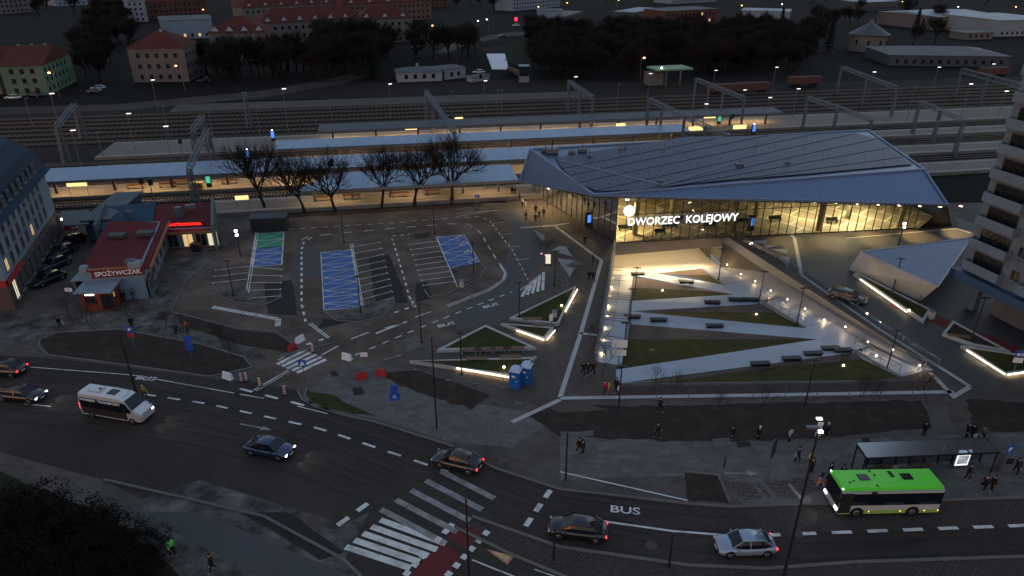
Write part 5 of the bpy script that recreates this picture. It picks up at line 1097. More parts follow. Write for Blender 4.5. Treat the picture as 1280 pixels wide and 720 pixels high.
# wall lights at the stairs
def wall_light(e=58, r=.08):
    def mk():
        t = thing('step_light', None, None); mb = MB(); mb.tube((0, 0, 0), (0, 0, .75), .045, n=6); mb.build('stem', 'galv', t); mb = MB(); mb.ball((0, 0, .85), r); mb.build('bulb', 'lamp_white', t); lamp('POINT', 'step_lamp', t, (0, 0, .95), e, (1, .62, .26), .12); return t
    return mk
def wall_at(px, py):
    a, b, c = U(960, 341, -2.3), U(900, 333, -4.5), U(1145, 458, -.2); n = (b - a).cross(c - a); o = Vector((0, 0, CAM_H)); d = U(px, py, 0) - o; return o + d * ((a - o).dot(n) / d.dot(n))
E0 = U(1145, 458, -.2); E1 = U(900, 333, -4.5)
for i, (px, py) in enumerate(((908, 331), (925, 343), (943, 352), (962, 364), (983, 375), (1005, 387), (1029, 401), (1055, 410), (1083, 429), (1114, 439), (1147, 459))):
    t_ = (px - 900) / 245; z = -4.5 + 4.3 * max(0, min(1, t_)) ** 1.25
    ordn = ['first', 'second', 'third', 'fourth', 'fifth', 'sixth', 'seventh', 'eighth', 'ninth', 'tenth', 'last'][i]
    inst('steplight', wall_light(), 'small bright light along the retaining wall, %s from the underpass' % ordn, 'light', tuple(wall_at(px, py + 6)), 0, 'small lights along the right wall')
for i, f in enumerate((.05, .17, .29, .41, .53, .65, .77, .9)):
    q = TL0.lerp(BL0, f) + Vector((.35, 0, -.15)); z_ = q.z
    inst('steplight2', wall_light(24, .06), 'small light on the left stairs wall, %s from the front' % ['first', 'second', 'third', 'fourth', 'fifth', 'sixth', 'seventh', 'eighth'][i], 'light', (q.x, q.y, z_ - .4), 0, 'small lights along the left stairs')
# ground spots in the lawns
def gspot():
    t = thing('lawn_light', None, None); mb = MB(); mb.ball((0, 0, .14), .13); mb.build('bulb', 'lamp_warm', t); lamp('POINT', 'lawn_glow', t, (0, 0, .5), 4, WARM, .1); return t
for px, py, z, lab in ((702, 383, .45, 'in the tall triangular lawn'), (630, 460, .45, 'in the lit planter left of the toilets'), (828, 364, -3.3, 'in the second lawn of the sunken square'), (815, 440, -1.4, 'in the biggest lawn of the sunken square'), (945, 394, -2.6, 'in the third lawn'), (1054, 458, -1, 'in the front lawn by a sapling'), (1136, 389, .45, 'in the lawn wedge before the pavilion'), (1095, 446, -.5, 'in the wall recess by the lowest stairs')):
    inst('gspot', gspot, 'small glowing ground light ' + lab, 'light', tuple(U(px, py, z)), 0, 'ground lights in the lawns')
# railings along stairs : glass on the left edge, steel on landings
def railing(pts, lab, glass=False, h=1.05, nm='railing'):
    t = thing(nm, lab, 'railing', tuple(pts[0])); n = 0
    for i in range(len(pts) - 1):
        a, b = Vector(pts[i]), Vector(pts[i + 1]); k_ = max(1, int((b - a).length / 1.6)); mb = MB()
        for j in range(k_ + 1): p = a.lerp(b, j / k_); mb.tube(p, p + Vector((0, 0, h)), .03, n=5)
        mb.tube(a + Vector((0, 0, h)), b + Vector((0, 0, h)), .035, n=5)
        if not glass: mb.tube(a + Vector((0, 0, h * .5)), b + Vector((0, 0, h * .5)), .025, n=5)
        mb.build('rail', 'galv', t, True)
        if glass: g = MB(); g.poly([a + Vector((0, 0, .1)), b + Vector((0, 0, .1)), b + Vector((0, 0, h - .05)), a + Vector((0, 0, h - .05))]); g.build('glass_pane', 'rail_glass', t, True)
railing([U(742, 456, .01), U(764, 330, .01), U(768, 308, .01)], 'long glass balustrade along the left side of the stairs', True)
railing([U(1000, 344, .01), U(1100, 412.5, .01), U(1172, 459, .01)], 'glass balustrade on top of the retaining wall along the street', True); railing([U(907, 293, .01), U(950, 316, .01), U(998, 343, .01)], 'upper glass balustrade between the station corner and the street', True)
for a, b, lab in (((1124, 467, 0), (1067, 434, -1.5), 'steel handrail beside the lowest stair flight'), ((1005, 407, -1.4), (950, 373, -2.9), 'steel handrail beside the middle stair flight'), ((1155, 462, 0), (1092, 429, -1.5), 'right steel handrail of the lowest stair flight'), ((1067, 434, -1.4), (1092, 428, -1.4), 'short steel rail across the landing')): railing([U(*a), U(*b)], lab)
railing([U(764, 341, -4.45), U(790, 343, -4.45)], 'short rail at the foot of the left stairs')
for f in (.30, .55, .8):
    q0 = TL0.lerp(BL0, f).lerp(TR0.lerp(BR0, f), .45); q1 = TL0.lerp(BL0, f + .14).lerp(TR0.lerp(BR0, f + .14), .45); railing([q0 + Vector((0, 0, .1)), q1 + Vector((0, 0, .1))], 'dark middle handrail on the left stairs, %s one' % {.30: 'front', .55: 'middle', .8: 'rear'}[f], nm='handrail')

# ================================================================== PEOPLE
def skin_mesh(name, verts, edges, radii, root, sub=1):
    me = bpy.data.meshes.new(name); me.from_pydata(verts, edges, []); o = bpy.data.objects.new('tmp', me); C.objects.link(o)
    m1 = o.modifiers.new('s', 'SKIN'); m1.use_smooth_shade = True
    for i, r in enumerate(radii):
        v = me.skin_vertices[0].data[i]; v.radius = r if isinstance(r, tuple) else (r, r); v.use_root = (i == root)
    if sub: m2 = o.modifiers.new('u', 'SUBSURF'); m2.levels = sub; m2.render_levels = sub
    dg = bpy.context.evaluated_depsgraph_get(); r = bpy.data.meshes.new_from_object(o.evaluated_get(dg)); r.name = name
    bpy.data.objects.remove(o); return r
def pose_body(kind):
    st = {'stand': (0, 0, .10, -.10), 'walk': (.30, -.28, -.22, .22), 'bag': (.16, -.12, .12, -.05)}[kind]
    la, ra, lh, rh = st
    V = {'pel': (0, 0, .95), 'wai': (0, 0, 1.1), 'che': (0, .01, 1.36), 'nec': (0, .01, 1.50), 'hd1': (0, -.02, 1.60), 'hd2': (0, -.02, 1.70), 'nose': (0, -.10, 1.64),
         'lhi': (.09, 0, .92), 'lkn': (.10, -la * .6 - .02, .50), 'lan': (.10, -la + .04, .09), 'lto': (.11, -la - .12, .04),
         'rhi': (-.09, 0, .92), 'rkn': (-.10, -ra * .6 - .02, .50), 'ran': (-.10, -ra + .04, .09), 'rto': (-.11, -ra - .12, .04),
         'lsh': (.18, .01, 1.43), 'lel': (.25, .02 + lh * .3, 1.14), 'lwr': (.24, -.08 + lh, .92), 'lpa': (.235, -.11 + lh, .84),
         'rsh': (-.18, .01, 1.43), 'rel': (-.25, .02 + rh * .3, 1.14), 'rwr': (-.24, -.08 + rh, .92), 'rpa': (-.235, -.11 + rh, .84)}
    E_ = [('pel', 'wai'), ('wai', 'che'), ('che', 'nec'), ('nec', 'hd1'), ('hd1', 'hd2'), ('hd1', 'nose'), ('pel', 'lhi'), ('lhi', 'lkn'), ('lkn', 'lan'), ('lan', 'lto'), ('pel', 'rhi'), ('rhi', 'rkn'), ('rkn', 'ran'), ('ran', 'rto'),
          ('che', 'lsh'), ('lsh', 'lel'), ('lel', 'lwr'), ('lwr', 'lpa'), ('che', 'rsh'), ('rsh', 'rel'), ('rel', 'rwr'), ('rwr', 'rpa')]
    Rr = {'pel': (.13, .10), 'wai': (.12, .09), 'che': (.15, .10), 'nec': .055, 'hd1': (.075, .09), 'hd2': (.07, .085), 'nose': .02, 'lhi': .085, 'lkn': .055, 'lan': .04, 'lto': .035, 'rhi': .085, 'rkn': .055, 'ran': .04, 'rto': .035,
          'lsh': .065, 'lel': .042, 'lwr': .03, 'lpa': .035, 'rsh': .065, 'rel': .042, 'rwr': .03, 'rpa': .035}
    # hands: four fingers and a thumb on each palm
    for s_, pa in (('l', 'lpa'), ('r', 'rpa')):
        p = V[pa]; sg = 1 if s_ == 'l' else -1
        for f in range(4):
            nm = '%sf%d' % (s_, f); ln = (.065, .078, .072, .055)[f]; V[nm] = (p[0] - sg * .012, p[1] - .03 + f * .02, p[2] - ln); E_.append((pa, nm)); Rr[nm] = .009
        V[s_ + 'th'] = (p[0] - sg * .03, p[1] - .05, p[2] - .02); E_.append((pa, s_ + 'th')); Rr[s_ + 'th'] = .01
    def mk(name, keys, infl=0.0, over={}):
        ks = [k_ for k_ in V if k_ in keys]; ix = {k_: i for i, k_ in enumerate(ks)}
        rr = []
        for k_ in ks:
            r = over.get(k_, Rr[k_]); r = r if isinstance(r, tuple) else (r, r); rr.append((r[0] + infl, r[1] + infl))
        return skin_mesh(name, [V[k_] for k_ in ks], [(ix[a], ix[b]) for a, b in E_ if a in ix and b in ix], rr, ix.get('pel', ix.get('che', 0)))
    body = mk('body', set(V)); coat = mk('coat', {'pel', 'wai', 'che', 'lsh', 'lel', 'lwr', 'rsh', 'rel', 'rwr', 'nec'}, .025, {'pel': (.155, .125), 'nec': .05})
    trou = mk('trousers', {'pel', 'lhi', 'lkn', 'lan', 'rhi', 'rkn', 'ran'}, .018); shoe = mk('shoes', {'lan', 'lto', 'ran', 'rto'}, .015)
    return body, coat, trou
BODY = {k_: pose_body(k_) for k_ in ('stand', 'walk', 'bag')}
mat('skin', (.42, .27, .20), .6)
def cloth(c): 
    n = 'cloth_%d_%d_%d' % tuple(int(x * 255) for x in c); return n if n in MT else (mat(n, c, .85), n)[1]
hair_me = {}
def person(px, py, lab, coat=(.015, .015, .018), tr=(.015, .015, .02), pose='stand', rz=0, hair=(.03, .02, .015), z=0, grp=None, sc_=1.0, bag=None, cap=None):
    p = U(px, py, z); t = thing('person', lab, 'person', tuple(p), R(rz), grp); t.scale = (sc_,) * 3
    for nm, me, m_ in (('body', BODY[pose][0], 'skin'), ('coat', BODY[pose][1], cloth(coat)), ('trousers', BODY[pose][2], cloth(tr))):
        o = bpy.data.objects.new(nm, me); C.objects.link(o); o.parent = t
        if not me.materials: me.materials.append(MT[m_])
        o.material_slots[0].link = 'OBJECT'; o.material_slots[0].material = MT[m_]
    mb = MB(); mb.ball((0, .0, 1.71), .105, 8, 6, 1.05); mb.build('cap' if cap else 'hair', cloth(cap or hair), t, smooth=True)
    if bag:
        b = MB(); b.box(.30, -.05, .62, .14, .34, .36); b.tube((.30, -.15, .8), (.27, -.06, .9), .012); b.tube((.30, .05, .8), (.27, -.04, .9), .012)
        bo = b.build('bag', cloth(bag)); tag(bo, 'bag held by the ' + ' '.join(lab.split()[:11]), 'bag'); bo.location = p; bo.rotation_euler.z = R(rz)
    return t
DK = (.012, .012, .015); 
person(640, 244, 'dark dressed person waiting by the platform edge, left of a pair at the station end', rz=20, z=.3); person(643.5, 245, 'dark dressed person waiting by the platform edge, right of a pair', (.06, .02, .02), rz=-30, z=.3)
person(649.5, 251, 'person in black standing against the dark column at the station corner', rz=90, grp=None); person(653, 259, 'person in a white jacket walking to the platforms', (.6, .6, .6), DK, 'walk', 160); person(657, 258, 'person in black with white trousers beside the white jacketed one', DK, (.55, .55, .55), 'walk', 165)
person(657.5, 276, 'lone person in black walking nearest the car park on the lit paving', pose='walk', rz=140); person(669, 279, 'person in black nearest the camera in the group by the station side', pose='walk', rz=10); person(669.5, 268, 'person in black at the rear of the group by the station side', rz=0)
person(673.8, 274, 'person in a grey brown coat in the middle of the group by the station side', (.07, .06, .05), pose='bag', rz=200); person(679.5, 272, 'person in black with pale bag right in the group by the station side', pose='bag', rz=190, bag=(.4, .38, .35))
person(731, 306, 'lone person in black walking between stone strip and station glass', pose='walk', rz=170); person(741, 330, 'person in a dark red coat standing by the corner of the white strip', (.08, .015, .015), rz=80)
person(736, 352, 'left of two dark people below the corner of the white strip', pose='walk', rz=10); person(741.5, 352, 'right of two dark people below the corner of the white strip', (.03, .03, .04), pose='walk', rz=10)
for i, (x_, c_) in enumerate(((729, DK), (734.5, (.02, .02, .03)), (741, (.03, .025, .02)))): person(x_, 469.5 - (i == 2) * 1, '%s of three dark dressed people walking together on the square' % ('left', 'middle', 'right')[i], c_, DK, 'walk' if i != 1 else 'stand', 8 * i)
person(756, 493.5, 'person in a bright red jacket walking below the sunken lawns', (.5, .015, .06), (.02, .02, .04), 'walk', 120); person(760.5, 494, 'person in a yellow coat beside the red jacketed one', (.45, .30, .08), (.2, .12, .06), 'walk', 100); person(770, 490, 'person in dark coat with orange scarf and white bag by the lamp post', (.03, .02, .02), DK, 'bag', -40, bag=(.6, .6, .6))
person(824, 515, 'person in black walking on the paving just below the white strip', pose='walk', rz=60); person(724, 567, 'dark dressed pedestrian on the crossing pavement, left of two', pose='walk', rz=30); person(728, 569, 'dark dressed pedestrian on the crossing pavement, right of two', (.03, .03, .035), pose='stand', rz=30); person(821, 547, 'lone pedestrian on the planting edge far left of the bus stop', (.04, .04, .04), pose='walk', rz=50)
BSg = None
person(914, 551.5, 'person in black at the left edge of the bus stop pavement, by the planting', pose='walk', rz=-60); person(947, 552, 'person in black with a white cap at the pavement edge', cap=(.6, .6, .6), pose='stand', rz=20); person(986, 554, 'person in a long light grey coat on the pavement', (.38, .38, .40), DK, 'stand', 30); person(996, 578, 'person in black with a white bag walking left of the lamp mast', pose='walk', rz=80, bag=(.6, .6, .6))
person(1013, 592, 'person in a long black coat right of the lamp mast', rz=200); person(1021, 615, 'person in an orange jacket and blue jeans behind the bus front', (.55, .16, .04), (.04, .08, .18), 'walk', 60, bag=(.02, .02, .02)); person(1036, 598, 'slim person in black waiting above the bus front', pose='walk', rz=100); person(1051, 601, 'stout person in a black parka next to the shelter', (.012, .012, .012), DK, 'bag', 180)
person(1024, 547.5, 'person in black with pale cap behind the info stand', cap=(.5, .5, .5)); person(1032, 547.5, 'person in black with pale cap right of the info stand', cap=(.5, .48, .45), rz=50)
person(1153, 546.5, 'lone person in black looking at a phone above the shelter', rz=-20); person(1207, 548, 'person in black leading the walking group on the right', pose='walk', rz=-70, cap=(.02, .02, .02)); person(1213, 549.5, 'person in dark with white bag in the walking group on the right', pose='walk', rz=-60, bag=(.5, .5, .5)); person(1221, 562, 'person nearest the camera in the walking group on the right', (.04, .035, .035), pose='walk', rz=-60); person(1226, 552, 'person in a grey brown coat at the back of the walking group on the right', (.12, .09, .08), pose='stand', rz=-40)
person(1208, 600, 'person in black standing in front of the lit poster', pose='bag', rz=30); person(1229, 614, 'person in black with a suitcase at the kerb, left of a pair', (.03, .02, .02), pose='bag', rz=100, bag=(.02, .02, .02)); person(1238, 614.5, 'person in black at the kerb, right of a pair', rz=-100); person(1268, 592.5, 'person in a dark blue coat right of the ticket machine', (.015, .02, .04), pose='walk', rz=-20); person(1115, 599, 'person in a pale pinkish jacket sitting area of the shelter behind the bus', (.38, .28, .26), (.3, .25, .25), rz=0); person(1281, 596, 'person cut by the right edge of the view at the bus stop', DK)
person(76, 411, 'person in black with a pale bag at the street corner by the apartment block', pose='bag', rz=80, bag=(.4, .4, .4)); person(166, 411.5, 'person in black right behind the parking sign', rz=20); person(221, 419.5, 'person in a dark blue jacket on the old pavement', (.03, .04, .10), rz=20); person(235, 416.5, 'person in an orange brown coat on the old pavement', (.28, .10, .03), (.03, .03, .04), rz=-30)
person(156, 378, 'person in black beside the kiosk, left of a pair', rz=60); person(167.5, 376, 'person in dark blue by the pale shop wall, right of a pair', (.03, .035, .06), rz=-60); person(182, 500, 'person in a yellow jacket and pale hood crossing behind the white van', (.34, .24, .05), (.05, .05, .05), 'walk', 60, cap=(.5, .42, .3)); person(266, 714, 'person in black on the near pavement', pose='walk', rz=-30); person(217, 695, 'person in a fluorescent green vest by the dark bushes', (.15, .75, .12), DK, 'bag', 60)
person(1012, 580, 'person in a yellow green vest behind the lamp mast', (.45, .48, .08), (.03, .03, .03), rz=10, sc_=.8)

# ================================================================== VEHICLES
def ring(x, pts): return [(x, y, z) for y, z in pts]
def carpaint(n, c, rough=.25): return mat(n, c, rough, .35, coat=.8)
def make_car(paint, L_=4.4, Wd=1.82, H_=1.46, wagon=False, name='car'):
    t = thing(name, None, None); hw = Wd / 2; h = L_ / 2; b = H_ * .62; r_ = .33
    def sec(x, w_, zb, zt, crown=.06): return ring(x, [(-w_ * .80, zb), (-w_ * .98, zb + .14), (-w_, (zb + zt) / 2), (-w_ * .95, zt - .09), (-w_ * .78, zt), (0, zt + crown), (w_ * .78, zt), (w_ * .95, zt - .09), (w_, (zb + zt) / 2), (w_ * .98, zb + .14), (w_ * .80, zb)])
    xs = [(-h, .80, .36, b * .66), (-h + .12, .90, .26, b * .82), (-h + .45, .97, .2, b * .90), (-h + 1.0, 1, .18, b * .97), (-h + 1.5, 1, .18, b * 1.0), (0, 1, .18, b), (h - 1.1, 1, .18, b * 1.02), (h - .5, .98, .2, b * 1.03), (h - .12, .92, .28, b * .97), (h, .84, .38, b * .85)]
    mb = MB(); mb.loft([sec(x, w_ * hw, zb, zt) for x, w_, zb, zt in xs]); body = mb.build('body', paint, t, smooth=True, fixn=True)
    re = h - (.25 if wagon else .35); rt = h - (.55 if wagon else .95)
    def gsec(x, wb, wt, zt): z0 = b - .05; return ring(x, [(-wb, z0), (-(wb + wt) / 2 - .02, (z0 + zt) / 2), (-wt, zt - .05), (-wt * .8, zt), (wt * .8, zt), (wt, zt - .05), ((wb + wt) / 2 + .02, (z0 + zt) / 2), (wb, z0)])
    mb = MB(); mb.loft([gsec(-h + 1.0, hw * .78, hw * .76, b + .0), gsec(-h + 1.75, hw * .90, hw * .70, H_ - .02), gsec(0.3, hw * .92, hw * .70, H_), gsec(rt, hw * .88, hw * .66, H_ - .06), gsec(re, hw * .78, hw * .72, b + .06)]); mb.build('window', 'auto_glass', t, smooth=False, fixn=True)
    mb = MB(); zt = H_ + .015
    mb.loft([ring(x, [(-w_, z - .05), (-w_ * .82, z + .005), (0, z + .04), (w_ * .82, z + .005), (w_, z - .05), (w_ * .9, z - .07), (-w_ * .9, z - .07)]) for x, w_, z in ((-h + 1.72, hw * .70, zt - .02), (-h + 2.1, hw * .72, zt), (.3, hw * .72, zt + .01), (rt + .03, hw * .68, zt - .05))]); mb.build('roof_panel', paint, t, smooth=True, fixn=True)
    mb = MB()
    for s_ in (-1, 1):
        mb.beam((-h + 1.02, s_ * hw * .80, b), (-h + 1.74, s_ * hw * .70, H_ - .02), .06, .05); mb.beam((rt, s_ * hw * .67, H_ - .06), (re, s_ * hw * .76, b + .04), .10, .07); mb.beam((.1, s_ * hw * .93, b), (.1, s_ * hw * .71, H_ - .03), .07, .03)
    mb.build('pillar', paint, t)
    for x in (-h + .85, h - .8):
        for s_ in (-1, 1):
            mb = MB(); mb.tube((x, s_ * (hw - .2), r_), (x, s_ * (hw + .005), r_), r_, r_, 16); wh = mb.build('wheel', 'tyre', t)
            mb = MB(); mb.tube((x, s_ * (hw), r_), (x, s_ * (hw + .02), r_), r_ * .62, r_ * .55, 10); mb.build('rim', 'rim', wh)
            mb = MB(); mb.tube((x, s_ * (hw - .25), r_ + .03), (x, s_ * (hw - .004), r_ + .03), r_ + .07, r_ + .07, 16); mb.build('wheel_arch', 'black_trim', t)
    for s_ in (-1, 1):
        mb = MB(); mb.box(-h + .10, s_ * hw * .66, b * .70, .14, .42, .15, s_ * .25); mb.build('headlight', 'head_off' if 'head_off' in MT else mat('head_off', (.5, .5, .5), .1), t, bevel=.02)
        mb = MB(); mb.box(h - .07, s_ * hw * .70, b * .80, .14, .36, .17, -s_ * .2); mb.build('taillight', 'tail_off' if 'tail_off' in MT else mat('tail_off', (.25, .01, .01), .3), t, bevel=.02)
        mb = MB(); mb.box(-h + 1.35, s_ * (hw + .08), b + .06, .14, .2, .13); mb.build('mirror', paint, t, bevel=.03)
    mb = MB(); mb.box(-h + .03, 0, .45, .1, 1.2, .2); mb.build('grille', 'black_trim', t)
    mb = MB(); mb.box(-h - .03, 0, .42, .02, .52, .11); mb.box(h + .005, 0, .55, .02, .52, .11); mb.build('number_plate', 'sign_white', t)
    return t
def head_beams(t, x, y, z, flip=1, e=60):
    for s_ in (-1, 1): lamp('SPOT', 'beam', t, (x, y * s_, z), e, (1, .95, .85), .05, rot=(0, R(78) * flip, 0), spread=R(60))
def lights_on(t, head=True, tail=True):
    if head: head_beams(t, -2.3, .6, .7)
    for c in t.children:
        k_ = c.name.split('.')[0]
        if (k_ == 'headlight' and head) or (k_ == 'taillight' and tail):
            c.material_slots[0].link = 'OBJECT'; c.material_slots[0].material = MT['head_white' if k_ == 'headlight' else 'tail_red']
    return t
def car(px, py, rz, lab, paint, head=False, tail=False, grp=None, z=0, **kw):
    t = make_car(paint, **kw); t.location = U(px, py, z) + Vector((0, .0, .004)); t.rotation_euler.z = R(rz); tag(t, lab, 'car', grp); lights_on(t, head, tail); return t
carpaint('paint_silver', (.26, .33, .42), .22); carpaint('paint_black', (.012, .012, .014)); carpaint('paint_grey', (.04, .04, .05)); carpaint('paint_blue', (.02, .04, .10)); carpaint('paint_white', (.6, .6, .6)); carpaint('paint_red', (.2, .02, .02))
t = car(930, 687, 2, 'silver hatchback driving left along the dashed line', 'paint_silver', False, True, H_=1.5); 
car(722, 667, -10, 'black saloon with lit red tail lamp driving left by the caption free lane', 'paint_black', False, True, L_=4.5)
t = [x for x in C.objects if x.get('label', '').startswith('black saloon')][0]; t['label'] = 'black saloon with lit red tail lamp on the curved lane left of the silver car'
car(8, 466, 173 + 180, 'black hatchback with red tail lamp at the upper left road edge', 'paint_black', False, True, L_=4.3, H_=1.55)
car(29, 498, 172, 'black estate car with bright white headlights driving right', 'paint_black', True, False, wagon=True, L_=4.6)
car(1058, 375, -35 + 180, 'dark parked estate car on the paved street beside the retaining wall', 'paint_grey', wagon=True, L_=4.7)
car(572, 582, -20, 'dark car with red tail lamp waiting before the wide crossing', 'paint_black', False, True); car(338, 566, 165, 'dark blue car with lit headlights in the middle lane', 'paint_blue', True)
for px, py, rz, pt, lab in ((62, 353, 62, 'paint_black', 'nearest dark car parked along the apartment block'), (70, 334, 66, 'paint_grey', 'second dark car parked along the apartment block'), (80, 318, 70, 'paint_black', 'third dark car in the yard between block and shop'), (92, 305, 80, 'paint_grey', 'farthest dark car in the yard between block and shop'),
    (17, 124, 5, 'paint_white', 'white car parked before the green house'), (43, 121, 5, 'paint_black', 'dark car parked before the green house'), (82, 101, 30, 'paint_black', 'dark car right of the green house'), (118, 116, 10, 'paint_grey', 'pair leading grey car on the yard beyond the tracks'), (123, 112, 10, 'paint_silver', 'silver car on the yard beyond the tracks'),
    (254, 70, 20, 'paint_white', 'pale car parked between the villas, upper one'), (243, 82, 15, 'paint_silver', 'silver car parked between the villas, middle one'), (256, 102, 40, 'paint_black', 'dark car on the lane by the lit orange lamp'), (596, 52, 12, 'paint_grey', 'car with glowing red tail lamps on the far street'), (628, 47, 10, 'paint_black', 'dark car on the far street bend'), (645, 33, 5, 'paint_white', 'white car by the red beacon on the far street'),
    (385, 62, 15, 'paint_silver', 'pale car before the long cream house'), (520, 60, 8, 'paint_white', 'white car at the right end of the long cream house'), (598, 92, 10, 'paint_white', 'white van-like car beside the low white house')):
    car(px, py, rz, lab, pt, False, 'red tail' in lab)
# green bus
def rbx(x0, x1, y0, y1, z0, z1, nm, m_, par, bev=.0, smooth=False):
    mb = MB(); mb.box((x0 + x1) / 2, (y0 + y1) / 2, (z0 + z1) / 2, x1 - x0, y1 - y0, z1 - z0); return mb.build(nm, m_, par, bevel=bev, smooth=smooth)
t = thing('city_bus', 'short city bus with bright green roof and white lower side at the bus stop', 'bus', tuple(U(1108, 646)), R(1.5))
mat('bus_green', (.13, .72, .045), .45, coat=.2); mat('bus_white', (.42, .44, .42), .4, coat=.3); mat('bus_lime', (.25, .42, .10), .4)
X0, X1, Y0, Y1 = -4.15, 4.15, 0, 2.45
rbx(X0, X1, Y0, Y1, .35, 2.72, 'body', 'bus_white', t, .12); rbx(X0 + .02, X1 - .02, Y0 + .05, Y1 - .05, 2.55, 2.92, 'roof', 'bus_green', t, .15)
rbx(X0 + 1.0, X1 - .08, Y0 - .02, Y0 + .03, 1.25, 2.42, 'side_window', 'auto_glass', t); rbx(X0 + .3, X1 - .3, Y1 - .03, Y1 + .02, 1.25, 2.42, 'side_window', 'auto_glass', t)
rbx(X0 - .03, X0 + .05, Y0 + .12, Y1 - .12, 1.1, 2.62, 'windscreen', 'auto_glass', t); rbx(X1 - .03, X1 + .02, Y0 + .3, Y1 - .3, 1.4, 2.4, 'rear_window', 'auto_glass', t); rbx(X0 + .05, X0 + 1.0, Y0 - .03, Y0 + .02, .5, 2.5, 'driver_side', 'black_trim', t)
rbx(X0 + .1, X1 - .1, Y0 - .015, Y0 + .02, .38, .72, 'skirt_stripe', 'bus_lime', t)
for x in (-2.55, 1.95):
    for y in (0, Y1): 
        s_ = -1 if y == 0 else 1
        mb = MB(); mb.tube((x, y - s_ * .3, .48), (x, y + s_ * .025, .48), .56, .56, 18); mb.build('wheel_arch', 'black_trim', t); mb = MB(); mb.tube((x, y - s_ * .25, .46), (x, y + s_ * .04, .46), .46, .46, 18); wh = mb.build('wheel', 'tyre', t); mb = MB(); mb.tube((x, y + s_ * .04, .46), (x, y + s_ * .06, .46), .27, .24, 12); mb.build('rim', 'rim', wh)
for x, y in ((-2.3, 1.35), (1.2, 1.35)): rbx(x, x + .85, y - .35, y + .35, 2.90, 2.98, 'roof_hatch', 'auto_glass', t, .02)
rbx(.35, .65, 1.3, 2.0, 2.9, 3.0, 'roof_vent', 'black_trim', t, .03); rbx(-.8, 1.0, .7, 1.9, 2.9, 2.945, 'roof_unit', 'bus_green', t, .02)
for x, y in ((-1.1, 2.0), (-.95, 1.5), (-3.3, .7), (-2.9, .9), (-1.3, .3)): rbx(x, x + .14, y, y + .14, 2.9, 2.97, 'roof_bolt', 'black_trim', t)
rbx(-1.75, -1.3, -.03, .02, 2.42, 2.62, 'route_display', 'black_trim', t)
for y in (.3, 2.15): mb = MB(); mb.box(X0 - .02, y, .8, .1, .4, .22); mb.build('headlight', 'head_white', t)
for y_ in (.35, 2.1): lamp('SPOT', 'beam', t, (X0 - .15, y_, .85), 60, (1, .95, .85), .05, rot=(0, R(76), 0), spread=R(60))
for x in (-1.6, .95, 2.9, 4.0): mb = MB(); mb.ball((x, -.03, .62), .05); mb.build('marker_light', 'amber', t)
for y in (.15, 2.3): mb = MB(); mb.ball((X0 + .1, y, 2.85), .07); mb.build('roof_marker', 'head_white', t)
for s_, y in ((-1, -.25), (1, 2.7)): mb = MB(); mb.box(X0 - .25, y, 2.1, .15, .2, .45); mb.beam((X0, max(0, min(y, 2.45)), 2.6), (X0 - .25, y, 2.3), .04, .04); mb.build('mirror', 'black_trim', t)
# white minibus
t = thing('minibus', 'white minibus with black side windows and transport lettering driving right', 'van', tuple(U(150, 519)), R(-14))
def vring(x, w_, z0, zt, wt): return ring(x, [(-w_, z0), (-w_, 1.2), (-w_ * .97, min(zt, 1.7)), (-wt, zt - .1), (-wt * .8, zt), (wt * .8, zt), (wt, zt - .1), (w_ * .97, min(zt, 1.7)), (w_, 1.2), (w_, z0)])
mb = MB(); mb.loft([vring(-3.45, .95, .45, 2.55, .80), vring(-3.3, 1.0, .35, 2.70, .86), vring(0, 1.0, .35, 2.74, .86), vring(1.2, 1.0, .35, 2.70, .86), vring(1.75, 1.0, .35, 2.55, .84), vring(2.55, .98, .35, 1.62, .92), vring(3.1, .95, .38, 1.32, .88), vring(3.4, .85, .45, 1.21, .75)]); mb.build('body', 'paint_white', t, fixn=True)
rbx(-3.2, 1.5, -1.025, -.93, 1.25, 2.28, 'side_window', 'auto_glass', t); rbx(-3.2, 1.5, .93, 1.025, 1.25, 2.28, 'side_window', 'auto_glass', t); rbx(-3.2, 1.9, -1.03, -.95, .5, 1.25, 'side_decal', 'black_trim', t)
mb = MB(); mb.slab([(1.82, -.78, 2.47), (2.58, -.9, 1.66), (2.58, .9, 1.66), (1.82, .78, 2.47)], .05); mb.build('windscreen', 'auto_glass', t); mb = MB(); mb.poly([(1.55, -1.03, 1.3), (2.45, -1.02, 1.3), (2.45, -1.0, 1.6), (1.85, -.97, 2.3), (1.55, -.97, 2.3)]); mb.build('side_window', 'auto_glass', t)
text_mesh('side_lettering', 'WARMIA  TRANSPORT', .36, 'sign_white', t, (-3.1, -1.04, 2.02), (R(90), 0, 0), .012, 'LEFT', 1.25, .008)
head_beams(t, 3.5, .7, .95, -1)
rbx(-.4, .5, -.4, .4, 2.72, 2.80, 'roof_hatch', 'auto_glass', t, .02); rbx(-2.6, -1.2, -.45, .45, 2.70, 2.88, 'roof_unit', 'paint_white', t, .05); rbx(-1.5, -1.3, -.1, .1, 2.85, 2.95, 'roof_vent', 'black_trim', t)
for x in (-2.2, 2.35):
    for s_ in (-1, 1): mb = MB(); mb.tube((x, s_ * .75, .36), (x, s_ * 1.03, .36), .37, .37, 14); wh = mb.build('wheel', 'tyre', t); mb = MB(); mb.tube((x, s_ * 1.03, .36), (x, s_ * 1.05, .36), .22, .2, 10); mb.build('rim', 'rim', wh)
